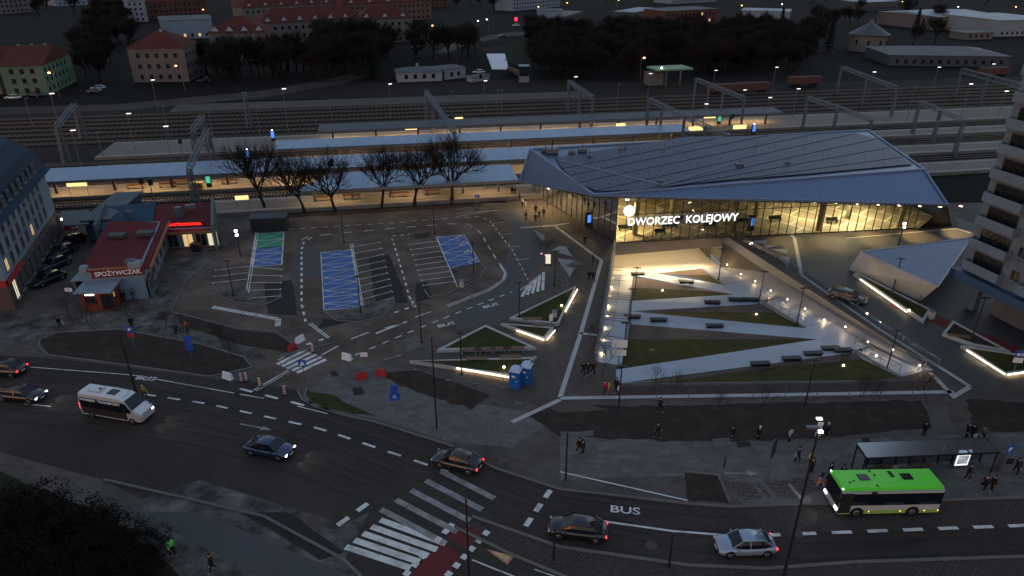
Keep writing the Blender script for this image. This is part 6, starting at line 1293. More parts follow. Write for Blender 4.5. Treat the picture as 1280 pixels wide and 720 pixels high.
for s_ in (-1, 1): mb = MB(); mb.box(3.33, s_ * .72, .98, .2, .3, .25, -s_ * .2); mb.build('headlight', 'head_white' if s_ > 0 else 'head_off', t, bevel=.03); mb = MB(); mb.box(-3.46, s_ * .88, 1.2, .08, .14, .7); mb.build('taillight', 'tail_red' if s_ < 0 else 'tail_off', t); mb = MB(); mb.box(1.95, s_ * 1.18, 1.55, .15, .22, .32); mb.build('mirror', 'black_trim', t)

# ================================================================== TREES
def bare_tree(seed, h, spread=.62, levels=5, nb=(4, 4, 4, 4, 3), trunk=.17, first=.24, droop=.0, twig=.018, asc=.55):
    r_ = random.Random(seed); bm_ = MB(); tw = MB()
    def grow(p, d, L_, rad, lev):
        n = 3 if lev < 2 else 2; q = p; pts = [p]
        for i in range(n):
            d = (d + Vector((r_.gauss(0, .13), r_.gauss(0, .13), r_.gauss(.05 if lev else .0, .07)))).normalized(); q2 = q + d * L_ / n
            (bm_ if lev < 3 else tw).tube(q, q2, rad * (1 - i * .22), rad * (1 - (i + 1) * .22), n=6 if lev == 0 else 4 if lev < 3 else 3, cap=False); q = q2; pts.append(q)
        if lev >= levels: return
        k_ = nb[lev]
        for i in range(k_):
            f = r_.uniform(.35, 1) if lev else r_.uniform(.55, 1); b = pts[0].lerp(pts[-1], f) if n == 2 else pts[min(n - 1, int(f * n))].lerp(pts[min(n, int(f * n) + 1)], (f * n) % 1)
            a = 2 * math.pi * (i + r_.random() * .7) / k_; x = d.orthogonal().normalized(); y = d.cross(x); sp = r_.uniform(.55, 1.1) * spread * (1.25 if lev == 0 else 1)
            nd_ = (d * (1 - sp * .35) + (x * math.cos(a) + y * math.sin(a)) * sp + Vector((0, 0, asc * .35))).normalized(); grow(b, nd_, L_ * r_.uniform(.66, .88), max(twig, rad * .55), lev + 1)
        grow(pts[-1], d, L_ * .66, max(twig, rad * .6), lev + 1)
    grow(Vector((0, 0, -.05)), Vector((0, 0, 1)), h * first, trunk, 0); return bm_, tw
def fit(bw, h):
    zm = max(v[2] for v in bw[1].v); f = h / zm
    for m_ in bw: m_.v = [(x * f, y * f, z * f) for x, y, z in m_.v]
    return bw
def tree_maker(kind, nm, *a, **k):
    def mk():
        t = thing(nm, None, None); b, w_ = fit(bare_tree(*a, **k), a[1]); b.build('trunk', 'bark', t, smooth=True); w_.build('crown', 'twigs', t); return t
    return mk
for i, (px, py, h, lab) in enumerate(((332, 263, 12.2, 'first bare tree from the left in the row before the canopy'), (381, 265, 10.6, 'second bare tree in the row, thin trunked'), (419, 263, 11.2, 'third bare tree in the row, dense crown with dark clumps'), (477, 259, 11.0, 'fourth bare tree in the row'), (518, 258, 11.4, 'fifth bare tree in the row, crown over the canopies'), (564, 254, 12.6, 'rightmost and widest bare tree of the row with forked trunk'))):
    inst(('row', i % 3), tree_maker(0, 'bare_tree', 11 + i % 3, 10, .82, 5, (5, 3, 3, 3, 2), .14, .17, 0, .009, .75), lab, 'tree', tuple(U(px, py)), i * 1.1, 'bare trees before the platform canopy', h / 9.4)
    if i in (0, 2, 3): 
        o = [x for x in C.objects if x.get('label') == lab][0]; p = U(px, py)
        for j in range(2 if i == 2 else 1): mb = MB(); q = p + Vector((rnd.uniform(-2, 2), rnd.uniform(-1.5, 1), h * rnd.uniform(.62, .78))); [mb.ball(q + Vector((rnd.gauss(0, .25), rnd.gauss(0, .25), rnd.gauss(0, .25))), .32, 6, 4) for _ in range(6)]; tag(mb.build('mistletoe', 'needles'), 'dark mistletoe ball in the %s bare tree of the row%s' % (('first', '', 'third', 'fourth')[i], ', upper one' if j else ''), 'mistletoe', 'mistletoe in the bare trees')
def sapling(): 
    t = thing('sapling', None, None); b, w_ = fit(bare_tree(5, 3.4, .5, 3, (5, 4, 3), .03, .42, 0, .007), 3.2); b.build('trunk', 'bark', t); w_.build('crown', 'twigs', t); return t
for px, py, h, lab in ((92, 404, 1.3, 'left of the parking sign, first one'), (122, 416, 1.5, 'with a stake in front of the kiosk'), (160, 412, 1.2, 'behind the parking sign'), (204, 423, 1.3, 'left of the blue road signs'), (241, 438, 1.2, 'just behind the blue road signs'), (292, 455, 1.3, 'at the right tip of the island'), (281, 437, 1.2, 'on the old pavement edge'),
    (894, 518, 1.0, 'in the dark bed below the lowest lawn, first'), (948, 512, 1.0, 'in the dark bed below the lowest lawn, second'), (1068, 505, 1.2, 'in the dark bed right of the lamp'), (1100, 505, 1.0, 'in the dark bed, middle right'), (1158, 505, 1.4, 'at the right end of the dark bed'), (1047, 462, 1.0, 'in the front lawn by the ground light'), (842, 494, 1.1, 'before the lowest ramp'), (815, 487, 1.1, 'near the tip of the lowest ramp, guyed'), (1143, 392, .9, 'in the pavilion lawn wedge'), (736, 445, 1.4, 'above the three walkers on the square'), (753, 470, 1.3, 'near the notice board on the square')):
    inst('sap', sapling, 'thin bare sapling ' + lab, 'sapling', tuple(U(px, py, -.6 if py in (462,) else 0)), rnd.uniform(0, 6), 'young bare saplings', h)
# wood and gardens beyond the railway
far_keys = 4
def far_tree(i):
    def mk():
        t = thing('bare_tree', None, None); b, w_ = fit(bare_tree(40 + i, 12, .65, 4, (5, 4, 4, 3), .15, .15, 0, .024, .7), 12); b.build('trunk', 'far_bark', t); w_.build('crown', 'far_bark', t); return t
    return mk
def conifer():
    t = thing('spruce', None, None); mb = MB(); mb.tube((0, 0, 0), (0, 0, 9), .2, .03, 6); mb.build('trunk', 'bark', t); mb = MB(); r_ = random.Random(3)
    for j in range(900):
        z = r_.uniform(.6, 9.6); rr = (10 - z) * .22 * r_.uniform(.3, 1); a = r_.uniform(0, 6.28); p = Vector((math.cos(a) * rr, math.sin(a) * rr, z)); o_ = Vector((math.cos(a), math.sin(a), -.5)) * .5; s_ = Vector((-math.sin(a), math.cos(a), 0)) * .16
        mb.poly([p - s_, p + o_, p + s_ + Vector((0, 0, .1))])
    mb.build('crown', 'needles', t); return t
rt_ = random.Random(21)
zones = [((120, 18), (160, 14), (175, 100), (85, 105), 70), ((215, 62), (480, 55), (500, 98), (260, 108), 75), ((500, 60), (600, 60), (600, 95), (520, 82), 12), ((655, 46), (980, 40), (1000, 90), (670, 100), 380), ((560, -5), (640, -5), (640, 22), (560, 22), 10), ((0, -12), (130, -12), (130, 25), (0, 28), 22),
    ((960, 20), (1080, 15), (1090, 60), (1000, 80), 16), ((1120, 20), (1170, 20), (1175, 60), (1120, 70), 6), ((700, -12), (1280, -14), (1280, 6), (700, 10), 40), ((140, -12), (560, -12), (560, 0), (140, 2), 26)]
HOUSES_PX = []
def inside(px, py):
    for (x0, y0, x1, y1) in HOUSES_PX:
        if x0 < px < x1 and y0 < py < y1: return True
    return False
HOUSES_PX += [(-10, 60, 100, 130), (140, 60, 240, 110), (255, 35, 390, 90), (335, 25, 525, 62), (485, 80, 600, 110), (600, 70, 665, 108), (660, 10, 735, 45), (815, 80, 860, 115), (1065, 35, 1130, 70), (820, 5, 905, 35), (905, 5, 1000, 30), (190, 30, 285, 60)]
zone_name = ['on the dark slope between the green house and the villa block', 'in the park between the estate and the rails', 'behind the low white house', 'in the wood', 'by the far street', 'in the gardens at the upper left', 'at the wood edge before the round tower', 'beside the round tower', 'along the upper right edge', 'behind the estate roofs']
wood_mb = MB(); slope_mb = MB(); wood_src = None
LM = [((35, 100), 'the green gabled house'), ((200, 95), 'the cream villa block'), ((300, 80), 'the front left estate block'), ((370, 68), 'the left half of the long cream block'), ((430, 66), 'the right half of the long cream block'), ((485, 60), 'the right end block of the estate'), ((525, 100), 'the low white house'), ((570, 95), 'the white annex'), ((625, 80), 'the tilted white slab'),
      ((600, 45), 'the far street'), ((100, 10), 'the distant pale hall'), ((25, 15), 'the red house in the upper left corner'), ((688, 30), 'the corrugated hall'), ((860, 30), 'the dark brick factory'), ((955, 28), 'the white industrial hall'), ((1093, 60), 'the round tower'), ((1200, 35), 'the long warehouse'), ((1280, 40), 'the white warehouse at the right edge'), ((1020, 60), 'the right end of the black wood'),
      ((670, 10), 'the white housing block'), ((420, 5), 'the farthest pink block'), ((240, 20), 'the brick school wing'), ((340, 8), 'the third row pink block'), ((520, 10), 'the farthest dark red block'), ((780, 20), 'the dark low shed'), ((1100, 12), 'the hall beyond the round tower'), ((235, 50), 'the slate roofed school hall')]
def near_what(px, py):
    d, (lx, ly), nm = min(((px - q[0][0]) ** 2 + 4 * (py - q[0][1]) ** 2, q[0], q[1]) for q in LM)
    return ('in front of ' if py > ly + 8 else 'behind ' if py < ly - 8 else 'beside ') + nm + (', to its left' if px < lx - 12 else ', to its right' if px > lx + 12 else '')
zi = -1
for a, b, c, d, n in zones:
    zi += 1
    for i in range(n):
        for _ in range(20):
            u_, v_ = rt_.random(), rt_.random(); px = (a[0] * (1 - u_) + b[0] * u_) * (1 - v_) + (d[0] * (1 - u_) + c[0] * u_) * v_; py = (a[1] * (1 - u_) + b[1] * u_) * (1 - v_) + (d[1] * (1 - u_) + c[1] * u_) * v_
            if not inside(px, py + 2): break
        else: continue
        if zi in (0, 3):
            if wood_src is None: wood_src = [fit(bare_tree(60 + q, 12, .6, 4, (5, 4, 4, 3), .15, .15, 0, .024, .7), 10) for q in range(3)]
            bs = wood_src[rt_.randrange(3)]; o_ = U(px, py); an = rt_.uniform(0, 6.28); sc_ = rt_.uniform(.8, 1.25); ca, sa = math.cos(an) * sc_, math.sin(an) * sc_
            for q in bs: (wood_mb if zi == 3 else slope_mb).add([(o_.x + x * ca - y * sa, o_.y + x * sa + y * ca, z * sc_) for x, y, z in q.v], q.f)
            continue
        if rt_.random() < .12: inst('conif', conifer, 'dark narrow conifer ' + near_what(px, py), 'conifer', tuple(U(px, py)), rt_.uniform(0, 6), 'conifers beyond the railway', rt_.uniform(.8, 1.4))
        else: inst(('far', rt_.randrange(4)), far_tree(rt_.randrange(50)), 'bare tree ' + near_what(px, py), 'tree', tuple(U(px, py)), rt_.uniform(0, 6), 'bare trees beyond the railway', rt_.uniform(.8, 1.3))
tag(slope_mb.build('thicket', 'far_bark'), 'black leafless thicket on the slope between the green house and the cream villa', 'thicket', None, 'stuff')
tag(wood_mb.build('wood', 'far_bark'), 'dark leafless wood beyond the rail yard, reading as one black mass', 'wood', None, 'stuff')
# bushes at the lower left corner
def bush(i):
    def mk():
        t = thing('bush', None, None); b, w_ = bare_tree(70 + i, 5, .95, 4, (7, 5, 5, 4), .07, .12, 0, .02, .2); b.build('stem', 'bark', t); mb = MB(); r_ = random.Random(i)
        cl_ = [Vector((r_.gauss(0, 1), r_.gauss(0, 1), r_.gauss(0, .8))).normalized() * r_.uniform(.4, 1) * 2.2 for _ in range(80)]
        for j in range(4800):
            p = Vector((0, 0, 2.1)) + cl_[j % 80] + Vector((r_.gauss(0, .24), r_.gauss(0, .24), r_.gauss(0, .2))); s_ = .13; x = Vector((r_.uniform(-1, 1), r_.uniform(-1, 1), r_.uniform(-1, 1))) * s_; y = Vector((r_.uniform(-1, 1), r_.uniform(-1, 1), r_.uniform(-1, 1))) * s_
            if p.z > .1: mb.poly([p, p + x, p + y])
        w_.add(mb.v, mb.f); w_.build('crown', 'bush_leaf' if 'bush_leaf' in MT else mat('bush_leaf', (.008, .009, .006), .95, col2=(.014, .011, .007), scale=2, fine=.5), t); return t
    return mk
for i, (px, py, s_) in enumerate(((20, 705, 1.3), (70, 690, 1.4), (115, 700, 1.2), (150, 722, 1.2), (60, 735, 1.3), (110, 740, 1.3), (175, 740, 1.0), (10, 670, 1.1), (190, 700, .8), (40, 660, .9), (135, 680, .8))):
    inst(('bush', i % 3), bush(i % 3), 'dark leafy bush in the lower left corner, %s' % ('leftmost of the tall ones', 'tallest in the middle', 'right of the tallest', 'near the walking person', 'cut by the lower edge, left', 'cut by the lower edge, middle', 'cut by the lower edge, right', 'at the left edge, upper one', 'small one beside the fluorescent vest', 'small one at the top of the clump', 'low one on the clump right shoulder')[i], 'bush', tuple(U(px, py)), i * 1.3, 'bushes in the lower left corner', s_)

# ================================================================== BACKGROUND BUILDINGS
mat('dormer_pale', (.30, .35, .42), .8)
def house(a, b, depth, h, roof_h, lab, wall='render_cream', roof='red_tile', hip=True, gables=0, storeys=3, wstep=3.2, chim=2, name='house', cat='house', lit_p=0, gm='dormer_pale'):
    """a,b: base corners of the facade turned to the camera (photo points); depth away from it"""
    A = U(*a); Bp = U(*b); t = thing(name, lab, cat, tuple(A)); d = (Bp - A).normalized(); n = Vector((-d.y, d.x, 0)); L_ = (Bp - A).length
    c_ = [A, Bp, Bp + n * depth, A + n * depth]; mb = MB(); mb.prism([tuple(p[:2]) for p in c_], 0, h); mb.build('wall', wall, t, True)
    ov = .5; e = [A - d * ov - n * ov, Bp + d * ov - n * ov, Bp + d * ov + n * (depth + ov), A - d * ov + n * (depth + ov)]; ins = depth * .5 if hip else 0
    r0 = A + d * min(ins, L_ * .45) + n * depth / 2; r1 = Bp - d * min(ins, L_ * .45) + n * depth / 2
    if not hip: r0 = r0 - d * ov; r1 = r1 + d * ov
    Z = Vector((0, 0, h)); T_ = Vector((0, 0, h + roof_h)); mb = MB(); vs = [p + Z for p in e] + [r0 + T_, r1 + T_]
    mb.add(vs, [(0, 1, 5, 4), (2, 3, 4, 5), (1, 2, 5), (3, 0, 4), (3, 2, 1, 0)]); rf = mb.build('roof', roof, t, True)
    r_ = random.Random(int(A.x * 7))
    for i in range(chim):
        p = r0.lerp(r1, (i + .6) / (chim + .3)) + n * r_.uniform(-1.5, 1.5); mb = MB(); mb.box(p.x, p.y, h + roof_h * .8, .8, .6, 2.2); o = mb.build('chimney', 'render_white', None); o.parent = rf; o.location = tuple(-t.location)
    for i in range(gables):
        p = A + d * (L_ * (i + .5) / gables) + n * .6; gw = 2.0; gh = 2.4; mb = MB(); q0, q1 = p - d * gw + Z, p + d * gw + Z; top = p + Vector((0, 0, h + gh)); bk = n * depth * .35
        mb.add([q0, q1, top], [(0, 1, 2)]); o = mb.build('dormer', wall if gm == 'wall' else gm, t, True)
        mb = MB(); mb.add([q0 - d * .2, top + Vector((0, 0, .15)), top + bk + Vector((0, 0, .15)), q0 + bk, q1 + d * .2, q1 + bk], [(0, 1, 2, 3), (1, 4, 5, 2)]); mb.build('dormer_roof', roof, t, True)
    nw_ = int((L_ - 1.5) / wstep)
    for fl in range(storeys):
        for k_ in range(nw_):
            p = A + d * (1.5 + (L_ - 3) * (k_ + .5) / nw_) + Vector((0, 0, 1.7 + fl * (h - .6) / storeys))
            w_ = MB(); w_.beam(p - d * .55 - n * .02, p + d * .55 - n * .02, .12, 1.4); o = w_.build('window', 'window_lit' if r_.random() < lit_p else 'window_dark', t, True)
    for fl in range(storeys):
        for k_ in range(max(1, int(depth / 4))):
            for sgn, base in ((1, Bp),):
                p = base + n * (2 + k_ * 3.6) + Vector((0, 0, 1.7 + fl * (h - .6) / storeys)); w_ = MB(); w_.beam(p - n * .5 + d * .02, p + n * .5 + d * .02, .12, 1.4); w_.build('window', 'window_dark', t, True)
    return t
house((10, 121), (62, 119), 26, 9.0, 4.5, 'pale green gabled apartment house with red tiled roof at the left edge', 'render_green', storeys=3, gables=0, chim=3, hip=False)
house((-60, 112), (4, 118), 20, 8.5, 5, 'red roofed house cut by the left edge behind the green one', 'render_cream', storeys=3)
house((168, 103), (237, 102), 16, 11, 5, 'cream villa block with hipped red roof left of the school', 'render_cream', gables=0, chim=2)
house((205, 50), (268, 47), 26, 9, 1.2, 'long low school hall with slate roof and orange lit strip window', 'pale_roof', 'slate', storeys=1, chim=0, lit_p=.6, hip=False)
house((266, 78), (338, 76), 18, 11, 5.5, 'cream block with pale gable dormers, front left of the estate', 'render_cream', gables=4, storeys=3, chim=1)
house((330, 62), (462, 52), 16, 11, 5.5, 'long cream block with row of pale gable dormers behind the bare trees', 'render_cream', gables=7, storeys=3)
house((450, 55), (517, 52), 15, 11, 5.5, 'right end block of the cream estate with red roof', 'render_cream', gables=3, storeys=3)
house((306, 36), (420, 28), 14, 11, 5.5, 'second row cream block with pale dormers', 'render_cream', gables=6, storeys=3); house((430, 30), (540, 24), 14, 11, 5.5, 'second row block with dark red roof at the right', 'render_pink', gables=5, storeys=3)
house((300, 12), (372, 8), 14, 11, 5, 'third row pink block above the estate', 'render_pink', gables=3); house((185, 25), (262, 20), 14, 10, 5, 'distant red roofed school wing left of the estate', 'brick_dark', gables=0); house((160, 28), (186, 27), 12, 12, 1, 'white flat roofed block beside the brick wing', 'render_white', 'slate', storeys=4)
house((378, 2), (470, 0), 14, 10, 5, 'farthest pink block on the upper edge, left', 'render_pink'); house((480, 12), (560, 8), 14, 10, 5, 'farthest dark red roofed block on the upper edge, right', 'brick_dark', gables=3)
house((0, 18), (40, 15), 14, 10, 5, 'distant red roofed house in the upper left corner', 'render_cream'); house((70, 8), (110, 6), 18, 6, .5, 'distant pale hall in the upper left', 'pale_roof', 'pale_roof', storeys=1, chim=0, name='hall', cat='building')
house((497, 103), (553, 101), 9, 3.2, 1.2, 'low white house with grey roof just beyond the tracks', 'render_white', 'slate', storeys=1, chim=1); house((556, 100), (582, 97), 8, 3.6, .8, 'small white annex right of the low white house', 'render_white', 'slate', storeys=1, chim=0)
house((590, 103), (612, 100), 3, 1.8, .2, 'little pale trailer right of the white annex', 'render_white', 'slate', storeys=1, chim=0, name='trailer', cat='trailer')
house((672, 31), (703, 31), 14, 8, .6, 'pale corrugated hall right of the red beacon', 'pale_roof', 'slate', storeys=1, chim=0, name='hall', cat='building'); house((703, 30), (728, 22), 12, 4, .4, 'dark low wing beside the corrugated hall', 'slate', 'slate', storeys=1, chim=0, name='hall', cat='building')
house((640, 14), (700, 8), 16, 12, .6, 'white housing block at the upper centre', 'render_white', 'pale_roof', storeys=4, chim=0); house((792, 26), (822, 20), 14, 5, .6, 'dark low shed with grey roof, upper centre right', 'slate', 'pale_roof', storeys=1, chim=0, name='shed', cat='building')
house((830, 32), (896, 28), 20, 8, 1.2, 'dark brick factory with one lit window', 'brick_dark', 'slate', storeys=2, chim=0, lit_p=.08, name='factory', cat='building'); house((838, 5), (895, 2), 20, 8, .6, 'pale long factory roof at the upper edge', 'render_white', 'pale_roof', storeys=1, chim=0, name='factory', cat='building')
house((925, 28), (985, 30), 22, 7, .6, 'white industrial hall upper right of centre', 'render_white', 'pale_roof', storeys=1, chim=0, name='hall', cat='building'); house((1080, 14), (1122, 12), 22, 6, .6, 'pale roofed hall beyond the round tower', 'slate', 'pale_roof', storeys=1, chim=0, name='hall', cat='building')
house((1168, 38), (1240, 34), 40, 7, 1.4, 'long pale roofed warehouse in the upper right', 'render_cream', 'pale_roof', storeys=1, chim=0, name='warehouse', cat='building', hip=False); house((1245, 46), (1320, 44), 40, 8, .6, 'white warehouse at the right edge', 'render_white', 'pale_roof', storeys=1, chim=0, name='warehouse', cat='building')
house((1110, 82), (1260, 84), 26, 4, 2, 'low dark roofed depot right of the round tower', 'slate', 'slate', storeys=1, chim=0, name='depot', cat='building')
house((1205, 50), (1240, 49), 10, 3.4, .3, 'small pale depot office in front of the warehouse', 'render_cream', 'slate', storeys=1, chim=0, name='office', cat='building')
# round tower with conical roof
p = U(1093, 66); t = thing('round_tower', 'squat round tower with conical slate roof beyond the tracks', 'tower', tuple(p)); mb = MB(); mb.tube((0, 8, 0), (0, 8, 7), 7.6, 7.2, 24); mb.build('wall', 'render_cream', t); mb = MB(); mb.tube((0, 8, 7), (0, 8, 11.5), 8.6, 1.0, 24); rf = mb.build('roof', 'slate', t); mb = MB(); mb.tube((0, 8, 11.5), (0, 8, 13), 1.0, .6, 10); mb.build('lantern', 'render_cream', rf)
for a in (-1.1, -.4, .3, 1.0): mb = MB(); mb.box(math.sin(a) * 7.4, 8 - math.cos(a) * 7.4, 4, .8, .4, 1.8, a); mb.build('window', 'window_dark', t)
# filling shed
p = U(818, 108); t = thing('filling_shed', 'small lit shed with a pale green flat canopy beyond the tracks', 'shed', tuple(p), DA); mb = MB(); mb.box(1, 4, 2, 5, 5, 4); mb.build('wall', 'render_cream', t); mb = MB(); mb.box(6, 3, 5.3, 13, 8, .5, .1); mb.build('roof', mat('roof_palegreen', (.18, .30, .16), .6), t)
for x in (4, 9): mb = MB(); mb.beam((x, .5, 0), (x, .5, 5.1), .4, .4); mb.build('column', 'render_cream', t)
mb = MB(); mb.ball((2, 0, 5.9), .25); mb.build('lamp', 'lamp_white', t); lamp('POINT', 'shed_light', t, (6, 1.5, 4.5), 130, (1, .7, .45), .2)
# sledge ramp and booth on the sports field
RP = thing('ramp_board', 'tilted white slab roof on the sports ground', 'ramp', tuple(U(610, 86))); mb = MB(); mb.slab([U(615, 86, .6), U(636, 86, .6), U(631, 67, 4.5), U(608, 67, 4.5)], .3); mb.build('board', mat('board_white', (.62, .66, .72), .6), RP, True)
mb = MB(); mb.beam(U(610, 74, 0), U(610, 74, 3.2), .4, .4); mb.beam(U(632, 74, 0), U(632, 74, 3.2), .4, .4); mb.build('support', 'galv_dark', RP, True)
mb = MB(); mb.slab([U(634, 86, .5), U(648, 94, .5), U(649, 88, 3.2), U(634, 82, 3.2)], .3); mb.build('side_wall', 'concrete', RP, True)
t = thing('booth', 'dark glazed booth on a pale base beside the white slab', 'booth', tuple(U(655, 103)), 0); mb = MB(); mb.box(0, 1.5, 1, 3.4, 3, 2); mb.build('base', 'concrete', t); mb = MB(); mb.box(0, 1.5, 3.6, 3.0, 2.6, 3.2); mb.build('cabin', 'window_dark', t); mb = MB(); mb.box(0, 1.5, 5.3, 3.6, 3.2, .3); mb.build('roof', 'pale_roof', t)
# freight wagons at right
for i, (px, py) in enumerate(((905, 118), (940, 116), (1240, 96), (1005, 108))):
    p = U(px, py); t = thing('freight_wagon', 'dark freight wagon on the far sidings, %s' % ('left one near the portal', 'second one near the portal', 'right one near the warehouse', 'one behind the lamp at the wood edge')[i], 'wagon', tuple(p), DA, 'wagons on the sidings'); mb = MB(); mb.box(0, 0, 2.1, 11, 2.7, 2.2); mb.build('body', 'brick_dark', t, bevel=.1)
    for x in (-4, -2.4, 2.4, 4):
        mb = MB(); mb.tube((x, -.8, .55), (x, .8, .55), .46, n=10); mb.build('wheelset', 'dark_metal', t)
# orange street lights beyond
def far_lamp(col, e):
    def mk():
        t = thing('street_light', None, None); mb = MB(); mb.tube((0, 0, 0), (0, 0, 7.5), .09, .06, 6); mb.beam((0, 0, 7.5), (0, -1.2, 7.7), .08, .08); mb.build('pole', 'galv_dark', t); mb = MB(); mb.ball((0, -1.2, 7.5), .36, 8, 6, .6); mb.build('bulb', col, t); lamp('POINT', 'glow', t, (0, -1.3, 7.0), e, (1, .45, .14) if 'orange' in col else WHITE, .3); return t
    return mk
for bx, by, col, lab in ((75, 122, 1, 'beside the green house'), (231, 112, 1, 'by the cream villa block'), (258, 28, 1, 'among the gardens left of the estate'), (300, 32, 1, 'over the estate roofs on the left'), (360, 88, 1, 'in front of the front left estate block'), (433, 66, 1, 'before the long cream block'), (327, 80, 1, 'at the corner of the front left block'), (468, 45, 1, 'between the estate rows'),
    (541, 52, 1, 'right of the estate end block'), (597, 45, 0, 'white one at the far street, left'), (611, 43, 0, 'bright white one at the far street, right'), (671, 24, 1, 'left of the corrugated hall'), (771, 14, 1, 'at the upper edge, centre'), (707, 18, 1, 'left at the upper edge by the white block'), (800, 100, 1, 'low orange one left of the filling shed'), (975, 20, 0, 'white one by the industrial hall'), (925, 22, 1, 'at the dark factory yard'), (1266, 24, 1, 'at the upper right corner'), (1192, 24, 0, 'at the warehouse yard'), (1126, 16, 0, 'at the upper right, near the tower lane')):
    inst(('farlamp', col), far_lamp('lamp_orange' if col else 'lamp_warm', 60), 'glowing street light ' + lab, 'street light', tuple(U(bx, by)), rnd.uniform(-1, 1), 'street lights beyond the railway')
p = U(645, 24, 1.2); mb = MB(); mb.box(p.x, p.y, p.z, 1.8, .4, 2.2); tag(mb.build('red_sign', emit('sign_red_lit', (1, .03, .08), 2.0)), 'small glowing red pylon sign by the far street', 'sign')

# ================================================================== STREET FURNITURE
# portable toilets
def toilet():
    t = thing('portable_toilet', None, None); mb = MB(); mb.box(0, 0, 1.05, 1.12, 1.12, 2.1); mb.build('cabin', 'toilet_blue', t, bevel=.03); mb = MB(); mb.prism([(-.6, -.6), (.6, -.6), (.6, .6), (-.6, .6)], 2.1, 2.35, [(-.3, -.55), (.3, -.55), (.3, .55), (-.3, .55)]); mb.build('roof', mat('toilet_roof', (.42, .52, .66), .6), t)
    mb = MB(); mb.box(0, -.575, 1.0, .72, .04, 1.8); d = mb.build('door', 'toilet_blue', t, bevel=.01); mb = MB(); mb.box(.27, -.61, 1.05, .08, .04, .16); mb.build('handle', 'sign_white', d); mb = MB(); mb.box(-.05, -.60, 1.6, .35, .02, .22); mb.build('label', 'sign_white', d)
    mb = MB(); mb.tube((.4, .4, 2.2), (.4, .4, 2.55), .05); mb.build('vent_pipe', 'black_trim', t); return t
inst('wc', toilet, 'blue portable toilet, left and nearer one of the two', 'portable toilet', tuple(U(644.5, 483.5)), R(-18), 'blue portable toilets'); inst('wc', toilet, 'blue portable toilet, right and rear one of the two', 'portable toilet', tuple(U(658, 478)), R(-18), 'blue portable toilets')
# signs
def sign(px, py, h, plates, lab, rz=0, z=0, pole=.04, cat='sign'):
    t = thing('road_sign', lab, cat, tuple(U(px, py, z)), R(rz)); mb = MB(); mb.tube((0, 0, 0), (0, 0, h), pole); mb.build('pole', 'galv', t)
    for (cz, wd, hh, m_, txt, tm) in plates:
        mb = MB(); mb.box(0, -.06, cz, wd, .03, hh); pl = mb.build('plate', m_, t)
        if txt: o = text_mesh('lettering', txt, hh * (.75 if len(txt) < 3 else .5), tm, pl, (0, -.085, cz - hh * .28), (R(90), 0, 0), .004, 'CENTER', 1, .02)
    return t
sign(169, 437, 3.0, [(2.6, .9, .9, 'sign_blue', 'P', 'sign_white'), (1.9, .8, .45, 'sign_red', None, None)], 'blue parking sign with a red plate on the planting island', -6)
sign(241, 452, 3.4, [(2.9, .8, .8, 'sign_blue', None, None), (1.9, .75, .9, 'sign_blue', None, None)], 'pair of blue plates one above the other on the planting island', 10); sign(381, 476, 2.6, [(2.2, .8, .8, 'sign_blue', '▲', 'sign_white')], 'blue pedestrian crossing sign by the zebra', 8)
sign(495, 516, 3.2, [(2.8, .7, .9, 'sign_blue', None, None), (1.9, 1.0, .8, 'sign_blue', '↑', 'sign_white')], 'blue direction signs on the pavement corner', 20); sign(1265, 470, 3.4, [(2.8, .95, .8, 'sign_blue', 'BUS', 'sign_white'), (2.0, .95, .6, 'sign_white', None, None)], 'blue and white stop sign in the right planter', -8)
sign(773, 455, 3.2, [(2.6, 1.6, .95, 'sign_white', None, None), (1.5, 1.5, .7, 'sign_white', None, None)], 'white notice board at the edge of the big lawn', -4, pole=.06, cat='notice board'); sign(688, 419, 3.0, [(2.4, .5, .9, 'sign_white', None, None)], 'narrow pale sign beside the small planter', 30)
sign(1250, 592, 3.2, [(2.7, .7, .8, 'sign_blue', 'P', 'sign_white')], 'blue stop sign on a pole at the end of the shelter', 10); sign(901, 603, 2.6, [(2.3, .5, 1.2, 'black_trim', None, None), (1.9, 1.0, .3, 'black_trim', None, None)], 'dark road sign seen from behind by the planting corner', 60)
sign(958, 604, 4.6, [(3.8, 1.1, 1.7, 'dark_metal', None, None)], 'tall dark tilted panel with orange edge on the bus stop pavement', 50, pole=.09); sign(597, 260, 2.6, [(2.2, .8, .5, 'sign_blue', 'P', 'sign_white')], 'blue parking machine sign above the car park entrance')
p = U(596, 262); t = thing('parking_machine', 'grey parking machine under the small blue sign', 'parking machine', tuple(p)); mb = MB(); mb.box(0, 0, .8, .6, .4, 1.6); mb.build('cabinet', 'galv', t, bevel=.04); mb = MB(); mb.box(0, -.22, 1.2, .35, .03, .3); mb.build('screen', 'window_dark', t)
p = U(1020, 552); t = thing('info_stand', 'pale information stand with stacked white sheets between two people', 'info stand', tuple(p)); mb = MB(); mb.tube((0, 0, 0), (0, 0, 2.6), .06); mb.build('pole', 'galv_dark', t); [MB().box(0, -.06, .9 + i * .55, .5, .05, .42).build('sheet', 'sign_white', t) for i in range(3)]
mb = MB(); mb.box(-.3, -.2, 2.75, .5, .3, .12); mb.build('lamp', 'mast_head', t)
sign(93, 385, 3, [(2.6, .9, .5, 'sign_white', 'P', 'sign_blue')], 'small pale sign plate at the corner of the apartment block', 0)
